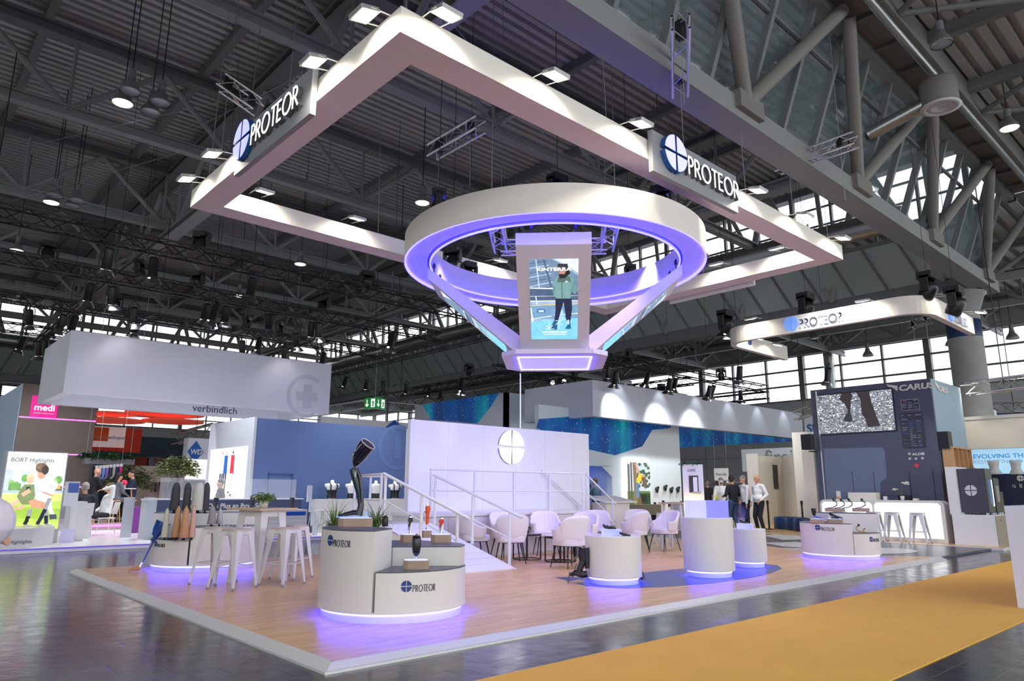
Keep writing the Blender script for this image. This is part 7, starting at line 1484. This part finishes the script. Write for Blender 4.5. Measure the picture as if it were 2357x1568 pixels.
# ================================================================ black lighting rigs
def par(p, label, group, on, rod=0):
    t = thing('barndoor_spotlight', label, 'spotlight', p, group); tilt = MX.Translation(p) @ MX.Rotation(R.uniform(-.25, .25), 4, 'Y') @ MX.Rotation(R.uniform(.05, .35), 4, 'X') @ MX.Scale(1.25, 4)
    MB(tilt).lathe([(0, .2), (.07, .2), (.085, .16), (.085, -.16), (.095, -.17), (.095, -.2), (.0, -.19)], n=14).build('housing', BLACKP, t)
    MB(tilt).lathe([(0, -.205), (.08, -.205), (.085, -.195)], n=14).build('lens', LAMPON if on else LAMPOFF, t)
    m = MB(tilt)
    for a in range(4): m.T = tilt @ MX.Rotation(a * pi / 2, 4, 'Z'); m.add([(.095, -.06, -.2), (.095, .06, -.2), (.16, .11, -.31), (.16, -.11, -.31)], [(0, 1, 2, 3)])
    m.build('barn_doors', mat('barn door metal', (.05, .05, .055), .4), t)
    MB(tilt).path([(-.11, 0, 0), (-.12, 0, .2), (0, 0, .34), (.12, 0, .2), (.11, 0, 0)], .012, 5).build('yoke', BLACKP, t)
    if rod: MB().tube(p + up * .4, (p.x, p.y, rod), .006, 6).build('drop_rod', BLACK, t)
    return t
rows = [(12.4, 'front'), (15.85, 'second'), (20.3, 'third'), (25.2, 'rear')]
for y, nm in rows: truss('lighting_truss', nm + ' long black lighting truss over the left neighbouring stand', (-9, y, 7), (12.6, y, 7), BLACKP, None, sd=.32, r=.026, step=.42, dr=.012)
for x, nm in ((-1.6, 'left'), (12.7, 'right')): truss('lighting_truss', nm + ' black cross truss joining the long black trusses', (x, 12.2, 6.66), (x, 25.4, 6.66), BLACKP, None, sd=.3, r=.024, step=.45, dr=.011)
i = 0
for z, px in ((6.45, [(248, 600), (352, 622), (578, 668)]), (6.45, [(205, 678), (474, 722), (618, 738), (722, 690)]), (6.45, [(70, 716), (145, 722), (172, 728), (560, 775), (658, 775), (745, 800)]), (6.45, [(55, 758), (108, 770), (845, 832), (800, 790), (885, 802), (938, 812), (990, 830), (1018, 790)])):
    for q in px:
        rw = [12.4, 15.85, 20.3, 25.2][[3, 4, 6, 8].index(len(px))]; p = onY(q[0], q[1], rw - .05); p.z = 6.45
        par(p, 'black barn door spotlight under the black trusses above the left stand', 'barn door spotlights of the left stand', i % 3 != 2); i += 1
for q, y in (((462, 570), 12.4), ((100, 655), 15.85), ((312, 695), 15.85), ((455, 645), 15.85), ((845, 655), 12.4), ((568, 735), 20.3), ((745, 715), 15.85), ((260, 742), 20.3), ((640, 795), 20.3)):
    p = onY(q[0], q[1], y); mover(V((p.x, y, 7.62)), 'black moving head light standing on the black trusses above the left stand', 1.15, 'moving heads of the left stand', i); i += 1
for x in (-6, -1.6, 4, 8.5, 12.5):
    for y in (12.4, 20.3): tag(MB().tube((x, y, 7.1), (x, y, 10.7), .012, 5).build('steel_cable', BLACK), 'black cable lifting the black lighting trusses', 'cable', 'cables of the black trusses')
# lights actually working on the left stand
for x, y in ((1.5, 15.5), (4.5, 15.5), (7.5, 15.5), (3, 19), (7, 19)): 
    p = par(V((x, y, 6.4)), 'lit black spotlight shining down on the white stand floor', 'working spotlights over the left stand', 1, 13.4); lamp('SPOT', 'beam', (x, y, 6.1), (x, y, 0), 650, (.96, .98, 1), .12, 105, .7, p)
for x in (2.5, 7.6): p = par(V((x, 17.3, 6.35)), 'lit spotlight grazing the front of the big hanging box', 'spotlights grazing the hanging box', 1, 13.4); lamp('SPOT', 'beam', (x, 17.2, 6.1), (x, 18, 4.6), 30, (1, .97, 1), .08, 95, .8, p)
for x, y, tx_, ty_ in ((17.2, 11.2, 19.5, 13), (20, 10.8, 21.5, 13), (22.8, 10.8, 23, 13), (19.5, 7.5, 23.2, 8.6), (22, 5.5, 25, 8), (14.2, 16.5, 19, 21), (20.2, 15.6, 20.3, 19.2)):  # lamps added to brighten the pale walls on the right
    p = par(V((x, y, 5.4)), 'added black spotlight brightening the white walls right of the stage', 'added spotlights brightening the right stands', 1, 13.4); lamp('SPOT', 'beam', (x, y, 5.1), (tx_, ty_, 1.6), 420, (.94, .98, 1), .15, 85, .9, p)
for x, y, tx_, ty_ in ((3.5, 13.5, 6.5, 15), (8.8, 13.2, 8.8, 15), (1.0, 22.5, 2.4, 26)):  # extra lamps, put in to lift the left stand's walls
    p = par(V((x, y, 5.9)), 'added black spotlight brightening the walls of the left neighbouring stand', 'added spotlights brightening the left stands', 1, 13.4); lamp('SPOT', 'beam', (x, y, 5.6), (tx_, ty_, 1.6), 380, (.96, .98, 1), .15, 90, .9, p)
for x in (17.0, 24.0, 30.8):
    for y in (12.6, 17.5): tag(MB().tube((x, y, 6.6), (x, y, 10.9 if x > 24 else 13.4), .012, 5).build('steel_cable', BLACK), 'black cable lifting the rig above the aurora stand', 'cable', 'cables of the aurora rig')
p = par(V((16.5, 6.2, 6.4)), 'added black spotlight brightening the three talking men', 'added spotlights brightening the right stands', 1, 13.4); lamp('SPOT', 'beam', (16.5, 6.2, 6.1), (20, 8, .9), 450, (1, .98, .95), .15, 85, .9, p)  # added lamp, brightens the men's white shirts
p = par(V((13.6, 2.2, 7.4)), 'added black spotlight brightening the navy tower', 'added spotlights brightening the right stands', 1, 13.4); lamp('SPOT', 'beam', (13.6, 2.2, 7.1), (18.6, 2.6, 2.0), 500, (.96, .98, 1), .15, 70, .9, p)  # added lamp so the tower front comes out lighter
# rig over the aurora stand
for a, b, l in (((16.8, 12.6, 6.5), (31, 12.6, 6.5), 'near long black truss above the aurora stand box'), ((16.8, 17.5, 6.5), (31, 17.5, 6.5), 'rear long black truss above the aurora stand'), ((17, 12.4, 6.16), (17, 24, 6.16), 'left black cross truss above the aurora stand'), ((24, 12.4, 6.16), (24, 17.7, 6.16), 'middle black cross truss above the aurora stand'), ((30.8, 12.4, 6.16), (30.8, 17.7, 6.16), 'right black cross truss above the aurora stand')):
    truss('lighting_truss', l, a, b, BLACKP, None, sd=.34, r=.03, step=.5, dr=.014)
for i, x in enumerate((18.5, 21, 23, 26, 28.5)): par(V((x, 12.6, 5.95)), 'black spotlight above the long grey box of the aurora stand', 'spotlights above the aurora stand', i % 2 == 0)
for i, (x, y) in enumerate(((17.4, 20), (22, 17.6), (25, 17.6), (29, 17.6), (20, 12.7), (27, 12.7))): mover(V((x, y, 7.1)), 'black moving head above the aurora stand', 1.2, 'moving heads above the aurora stand', i)
for q in ((1272, 881), (1298, 878)):
    p = onY(q[0], q[1], 20); t = thing('bright_spotlight', ['left', 'right'][q[0] > 1280] + ' bright cyan white spotlight under the funnel', 'spotlight', p); MB().ball(p, .11, 14).build('lens', mat('cyan white lens', (1, 1, 1), .5, emit=7, ecol=(.75, .95, 1)), t); MB().tube(p + V((0, .05, 0)), p + V((0, .35, .1)), .12, 12).build('housing', BLACKP, t); MB().tube(p + V((0, .3, .1)), (p.x, p.y + .3, 13.4), .014, 6).build('drop_rod', BLACK, t)
# distant silver trusses
for pa, pb, Y, l in (((728, 948), (850, 930), 33, 'silver truss left of the exit sign'), ((880, 935), (960, 942), 33, 'silver truss right of the exit sign'), ((400, 1012), (500, 985), 30, 'silver truss above the white stand with the diamond')):
    truss('lighting_truss', l, onY(*pa, Y), onY(*pb, Y + 1), ALU, None, sd=.5, r=.04, step=.7, dr=.02); q = onY(*pa, Y).lerp(onY(*pb, Y + 1), .5); tag(MB().tube(q, (q.x, q.y, 13.4), .015, 5).build('steel_cable', BLACK), 'black cable holding the ' + l, 'cable')
for pa, pb, X, l in (((2226, 896), (2400, 874), 21.5, 'silver truss running from behind the navy tower to the right edge'), ((2270, 940), (2400, 936), 27, 'second silver truss at the right edge'), ((1868, 945), (1830, 958), 26, 'short silver truss left of the navy tower')):
    truss('lighting_truss', l, onX(*pa, X), onX(*pb, X), ALU, None, sd=.35, r=.03, step=.45, dr=.015); q = onX(*pa, X).lerp(onX(*pb, X), .5); tag(MB().tube(q, (q.x, q.y, 13.4 if X < 24 else 10.9), .015, 5).build('steel_cable', BLACK), 'black cable holding the ' + l, 'cable')
p = onX(2222, 884, 21.3); flood(p, (p.x + .6, p.y, p.z), 1, 'bright flat lamp at the right rear corner of the navy tower', None, 40, False)
# coloured stage light from the moving heads by the ring
def beam_from(p, to, en, col, ang, par_): lamp('SPOT', 'beam', p, to, en, col, .1, ang, .9, par_)
mv = [o for o in bpy.data.objects if o.name.startswith('moving_head_light') and o.type == 'EMPTY']
beam_from((5.2, 5.6, 6.0), (6.3, 6.5, 1.8), 260, (.36, .26, 1), 60, mv[2]); beam_from((6.4, 2.2, 6.0), (7.2, 5.2, .4), 330, (.70, .52, 1), 75, mv[0])
beam_from((8.6, 3.2, 6.0), (8.6, 4.6, .3), 240, (1, .82, .88), 80, mv[4]); beam_from((4.2, 3.4, 6.0), (3.0, 2.2, .3), 240, (1, .9, .84), 85, mv[1]); beam_from((9.5, 2.6, 6.0), (11.4, 1.8, .3), 300, (.86, .74, 1), 80, mv[5])
# ================================================================ PEOPLE
def blob(name, mb, m, parent, vox, smooth=4, xf=None):
    me = bpy.data.meshes.new(name); me.from_pydata([tuple(v) for v in mb.v], [], mb.f); o = bpy.data.objects.new(name, me); COL.objects.link(o)
    md = o.modifiers.new('r', 'REMESH'); md.mode = 'VOXEL'; md.voxel_size = vox; md.use_smooth_shade = True
    if smooth: s2 = o.modifiers.new('s', 'SMOOTH'); s2.iterations = smooth; s2.factor = .5
    bpy.context.view_layer.update(); nm = bpy.data.meshes.new_from_object(o.evaluated_get(bpy.context.evaluated_depsgraph_get()))
    o.modifiers.clear(); o.data = nm; nm.materials.clear(); nm.materials.append(m); bpy.data.meshes.remove(me)
    if parent is not None: o.parent = parent
    return o
def cap(mb, a, b, r0, r1):
    a, b = V(a), V(b); mb.tube(a, b, r0, 18, r1=r1); mb.ball(a, r0, 16); mb.ball(b, r1, 16)
def limb(a, b, L1, L2, bend):   # joint between a and b with segment lengths, bend direction
    a, b = V(a), V(b); d = b - a; D = min(d.length, (L1 + L2) * .999); d.normalize(); x = (L1 * L1 - L2 * L2 + D * D) / (2 * D); h = math.sqrt(max(0, L1 * L1 - x * x)); n = V(bend); n = (n - d * n.dot(d)).normalized(); return a + d * x + n * h
def person(label, p, az, H=1.78, shirt=(.8, .8, .8), pants=(.02, .02, .03), hair=(.05, .04, .03), hands=((.12, .26, .86), (.12, -.26, .86)), seat=None, belly=0.0, look=0.0, bald=False, sleeves=True, vox=.011, jacket=None, skirt=False, longhair=False, feet=None, lean=0.0, lanyard=False):
    t = thing('person', label, 'person', p); t.rotation_euler = (0, 0, RD(az)); k = H / 1.78
    zs = 0 if seat is None else seat - .90
    pel = V((0, 0, .94 + zs)); ch = V((lean * .5, 0, 1.27 + zs)); nk = V((lean + .0, 0, 1.50 + zs)); hd = V((lean + .03, 0, 1.655 + zs))
    sh = [V((lean, s_ * .185, 1.42 + zs)) for s_ in (1, -1)]; hip = [V((0, s_ * .09, .92 + zs)) for s_ in (1, -1)]
    ft = feet or (((.0, .12, .07), (.0, -.12, .07)) if seat is None else ((.42, .13, .07), (.40, -.14, .07)))
    ank = [V(f) for f in ft]; kn = [limb(hip[i], ank[i], .44, .43, (1, 0, .1)) for i in (0, 1)]
    wr = [V((h[0] + lean, h[1], h[2] + (zs if seat is not None else 0))) for h in hands]; el = [limb(sh[i], wr[i], .29, .26, (-1, (1, -1)[i] * .7, -.2)) for i in (0, 1)]
    T = MX.Diagonal((k * 1.08, k * 1.08, k, 1))
    def M(): return MB(T)
    def torso(m, g):
        cap(m, pel + V((0, .0, .05)), ch, .125 + g, .135 + g)
        m.ball(pel, .13 + g, 14, .85, sx=.85, sy=1.2); m.ball(pel + V((.0 + belly * .5, 0, .12)), .125 + g + belly * .4, 14, 1.0, sx=.9 + belly, sy=1.12); m.ball(ch, .14 + g, 14, 1.1, sx=.82, sy=1.2); m.ball(ch + V((.0, 0, .09)), .12 + g, 12, .9, sx=.85, sy=1.5)
        cap(m, sh[0] + V((0, -.03, 0)), sh[1] + V((0, .03, 0)), .062 + g, .062 + g)
    b = M(); torso(b, -.012); cap(b, ch + V((0, 0, .1)), nk, .07, .055); cap(b, nk, hd - V((.01, 0, .05)), .055, .055)
    cl, sl = cos(look), sin(look)
    def HP(x, y, z): return hd + V((x * cl - y * sl, x * sl + y * cl, z))
    b.ball(hd + V((0, 0, .02)), .098, 16, 1.16, sx=1.0, sy=.84); b.ball(HP(.03, 0, -.055), .062, 12, 1.0, sx=.95, sy=.85)
    cap(b, HP(.093, 0, .02), HP(.113, 0, -.012), .008, .014); cap(b, HP(.084, .03, .04), HP(.084, -.03, .04), .011, .011); b.ball(HP(.08, 0, -.085), .022, 10); cap(b, HP(.088, .018, -.048), HP(.088, -.018, -.048), .008, .008)
    for s_ in (1, -1): b.ball(HP(-.005, s_ * .084, .0), .024, 10, 1.3, sx=.8, sy=.5)
    for i in (0, 1):
        cap(b, sh[i], el[i], .05, .038); cap(b, el[i], wr[i], .037, .025)
        d = (wr[i] - el[i]).normalized(); side = d.cross(V((0, 0, 1)) if abs(d.z) < .9 else V((1, 0, 0))).normalized(); hp = wr[i] + d * .045
        nrm = side.cross(d).normalized()
        for q in (-.024, -.008, .008, .024): cap(b, wr[i] + side * q * .5, wr[i] + d * .085 + side * q, .013, .012)
        for q, L in ((-.027, .055), (-.009, .072), (.009, .068), (.027, .05)): f0 = wr[i] + d * .085 + side * q; f1 = f0 + d * L * .55 - nrm * L * .2; cap(b, f0, f1, .009, .009); cap(b, f1, f1 + d * L * .4 - nrm * L * .35, .009, .008)
        cap(b, wr[i] + d * .025 - side * .022, wr[i] + d * .075 - side * .052, .012, .009)
        cap(b, hip[i], kn[i], .078, .052); cap(b, kn[i], ank[i] + V((0, 0, .02)), .05, .035); cap(b, ank[i], ank[i] + V((.1, 0, -.03)), .035, .03)
    blob('body', b, SKIN, t, vox, 2)
    s_ = M(); torso(s_, .012); cap(s_, nk - V((0, 0, .08)), nk - V((0, 0, .035)), .078, .068); e = 1.0 if sleeves else .45
    for i in (0, 1):
        cap(s_, sh[i], sh[i].lerp(el[i], 1 if sleeves else .75), .066, .054)
        if sleeves: cap(s_, el[i], el[i].lerp(wr[i], .93), .052, .038)
    blob('shirt' if jacket is None else 'jacket', s_, mat('shirt %.2f %.2f %.2f' % tuple(shirt), shirt, .8), t, vox, 16)
    q = M(); q.ball(pel - V((0, 0, .02)), .142, 14, .8, sx=.85, sy=1.18)
    for i in (0, 1): cap(q, hip[i], kn[i], .095, .068); cap(q, kn[i], ank[i] + V((0, 0, .03)), .066, .052)
    if seat is None: q.ball(pel + V((0, 0, .05)), .13, 14, .5, sx=.85, sy=1.15)
    blob('trousers', q, mat('cloth %.2f %.2f %.2f' % tuple(pants), pants, .85), t, vox, 12)
    q = M()
    for i in (0, 1): a = ank[i]; cap(q, V((a.x - .03, a.y, .045)) if seat is None or 1 else a, V((a.x + .14, a.y, .035)), .045, .038)
    blob('shoes', q, mat('dark shoes', (.02, .018, .016), .5), t, vox, 2)
    if not bald:
        m = M(); m.ball(HP(-.014, 0, .055), .102, 14, 1.0, sx=1.02, sy=.9); m.ball(HP(-.045, 0, .0), .075, 12, 1.1, sx=.8, sy=1.0)
        if longhair: cap(m, HP(-.07, 0, .0), HP(-.09, 0, -.18), .06, .04)
        m2 = MB(); m2.v = m.v; m2.f = m.f; m2.sm = m.sm; blob('hair', m2, mat('hair %.2f %.2f %.2f' % tuple(hair), hair, .7), t, .012, 2)
    m = M()
    for y in (.032, -.032): m.ball(HP(.087, y, .024), .0105, 8)
    m.build('eyes', mat('dark eyes', (.03, .02, .02), .3), t, world=False)
    if lanyard: M().path([V((.12, .12, 1.45)), V((.17, .08, 1.3)), V((.2, 0, 1.1)), V((.17, -.08, 1.3)), V((.1, -.12, 1.45))], .012, 6).build('lanyard', mat('blue lanyard', s(20, 40, 130), .6), t, world=False)
    return t
JE = s(60, 84, 118); WS = (.88, .88, .88); BK = (.02, .022, .03)
p = G(1692, 1222); person('man in a black shirt and blue jeans with his back to us behind the counters', (p.x, p.y, .054), 75, 1.80, BK, JE, (.05, .03, .02), ((.22, .16, 1.12), (.24, -.2, 1.10)), look=-.6)
p = G(1722, 1222); person('grey haired man in a white shirt with one hand on his hip', (p.x, p.y, .054), 150, 1.80, WS, s(34, 48, 84), (.25, .25, .26), ((.1, .26, .86), (.02, -.2, .98)), look=.3, lean=.05)
p = G(1752, 1226); person('bald man in a white shirt and black trousers looking down, rightmost of the group', (p.x, p.y, .054), 160, 1.82, WS, BK, (.1, .1, .1), ((.12, .2, .98), (.05, -.26, .94)), bald=True, belly=.05, look=.2)
p = G(1682, 1214); person('man in a white shirt mostly hidden behind the man in black', (p.x + .5, p.y + .6, .054), 200, 1.78, WS, BK, (.2, .19, .18), vox=.014)
p = onY(1375, 1160, 12.55); person('man in a blue grey jacket seen from behind at the blue niche', (p.x, 12.62, .03), 95, 1.76, s(92, 112, 138), BK, (.12, .08, .06), ((.25, .12, 1.35), (.1, -.25, .9)), jacket=1, look=.3)
p = onX(1654, 1150, 26); person('person in a yellow shirt far behind the hanging sign', (p.x, p.y, 0), 80, 1.75, (.75, .72, .02), BK, (.05, .04, .03), vox=.02, sleeves=False)
p = onX(1630, 1150, 26); person('person in a black t-shirt far behind the display tower', (p.x, p.y, 0), 60, 1.8, BK, BK, (.3, .25, .2), vox=.02, sleeves=False)
p = onY(506, 1150, 15.8); person('dark haired woman in glasses behind the reception counter looking left', (onY(506, 1150, 15.8).x if p.x < 5.2 else 5.0, 15.8, .1), 175, 1.5, BK, BK, (.04, .03, .03), ((.2, .15, 1.1), (.2, -.15, 1.1)), look=.2)
def simple_chair(p, az, label, m_, h=.45):
    t = thing('side_chair', label, 'chair', p); t.rotation_euler = (0, 0, RD(az)); MB().rbox((0, 0, h), (.44, .44, .03), .04).build('seat', m_, t, world=False); MB().slab([(-.22, -.2, h + .1), (-.22, .2, h + .1), (-.3, .2, h + .42), (-.3, -.2, h + .42)], (-.02, 0, 0)).build('backrest', m_, t, world=False)
    for sx in (-1, 1):
        for sy in (-1, 1): MB().tube((sx * .18, sy * .18, h - .01), (sx * .24, sy * .22, 0), .012, 6).build('leg', CHROME, t, world=False)
def wood_stool(p, label):
    t = thing('wooden_stool', label, 'bar stool', p, 'wooden stools of the seated people'); MB().lathe([(0, .66), (.18, .66), (.18, .7), (0, .7)], p, 18).build('seat', OAK, t)
    for i in range(4): a = RD(45 + 90 * i); MB().tube(p + V((.12 * cos(a), .12 * sin(a), .66)), p + V((.22 * cos(a), .22 * sin(a), 0)), .018, 6).build('leg', OAK, t)
p = onY(238, 1205, 17.2); simple_chair((p.x, 17.2, .1), 185, 'white chair with chrome legs under the man in the white shirt', WHITE)
person('seated man in a white shirt holding his hand to his forehead', (p.x, 17.2, .1), 185, 1.78, WS, BK, (.12, .08, .05), ((.2, .1, 1.62), (.25, -.18, 1.0)), seat=.50, lean=-.06, look=.1)
p = onY(196, 1190, 16.6); simple_chair((p.x - .1, 16.5, .1), 90, 'white chair under the man in the dark jacket', WHITE); person('grey haired man in a dark jacket seated with his back to us', (p.x - .1, 16.5, .1), 85, 1.78, BK, BK, (.35, .33, .3), seat=.50, jacket=1)
p = onY(214, 1150, 20.8); person('bald man in a black shirt at the counter by the wood tower', (p.x, 20.8, .28), 10, 1.7, (.015, .015, .02), BK, (.1, .1, .1), ((.35, .1, 1.1), (.35, -.1, 1.1)), bald=True, vox=.015)
p = onY(264, 1170, 20.6); wood_stool(V((p.x, 20.6, .28)), 'wooden bar stool under a seated person'); person('woman in a grey suit with dark hair seated at the wooden high table', (p.x, 20.6, .28), 20, 1.68, (.14, .14, .17), (.14, .14, .17), (.02, .015, .015), ((.3, .1, 1.05), (.3, -.1, 1.05)), seat=.76, longhair=True, vox=.015, feet=((.35, .08, .4), (.33, -.1, .3)), jacket=1)
p = onY(298, 1170, 20.9); wood_stool(V((p.x, 20.9, .28)), 'wooden bar stool under a seated person'); person('man in a dark navy suit seated at the wooden high table', (p.x, 20.9, .28), 175, 1.8, (.015, .02, .05), (.015, .02, .05), (.03, .02, .02), ((.3, .1, 1.05), (.3, -.1, 1.05)), seat=.76, vox=.015, feet=((.33, .1, .35), (.33, -.1, .35)), jacket=1)
p = onY(280, 1170, 20.75); tt3 = thing('bar_table', 'wooden legged high table between the seated suits', 'bar table', (p.x, 20.75, .28)); MB().box(p.x - .3, p.x + .3, 20.5, 21.0, 1.33, 1.36).build('top', WHITE, tt3)
for sx in (-1, 1):
    for sy in (-1, 1): MB().tube((p.x + sx * .18, 20.75 + sy * .15, 1.33), (p.x + sx * .3, 20.75 + sy * .22, .28), .025, 6).build('leg', OAK, tt3)
tt4 = MB().lathe([(0, 0), (.05, 0), (.06, .1), (0, .1)], (p.x - .05, 20.6, 1.36), 12); tag(tt4.build('flower_cup', WHITE), 'white cup on the wooden high table', 'cup'); t = MB().ball((p.x - .05, 20.6, 1.53), .1, 10); tag(t.build('flowers', mat('pink flowers', s(240, 50, 90), .7)), 'bright pink flowers in the white cup', 'flowers')
d = ray(-84, 1130); d.z = 0; d.normalize(); p = C0 + d * 6.8; person('visitor in a white shirt with a blue lanyard cut by the left edge', (p.x, p.y, 0), -30, 1.80, (.74, .70, .76), BK, (.1, .08, .06), ((.15, .22, 1.0), (.15, -.22, 1.0)), belly=.2, lanyard=True)
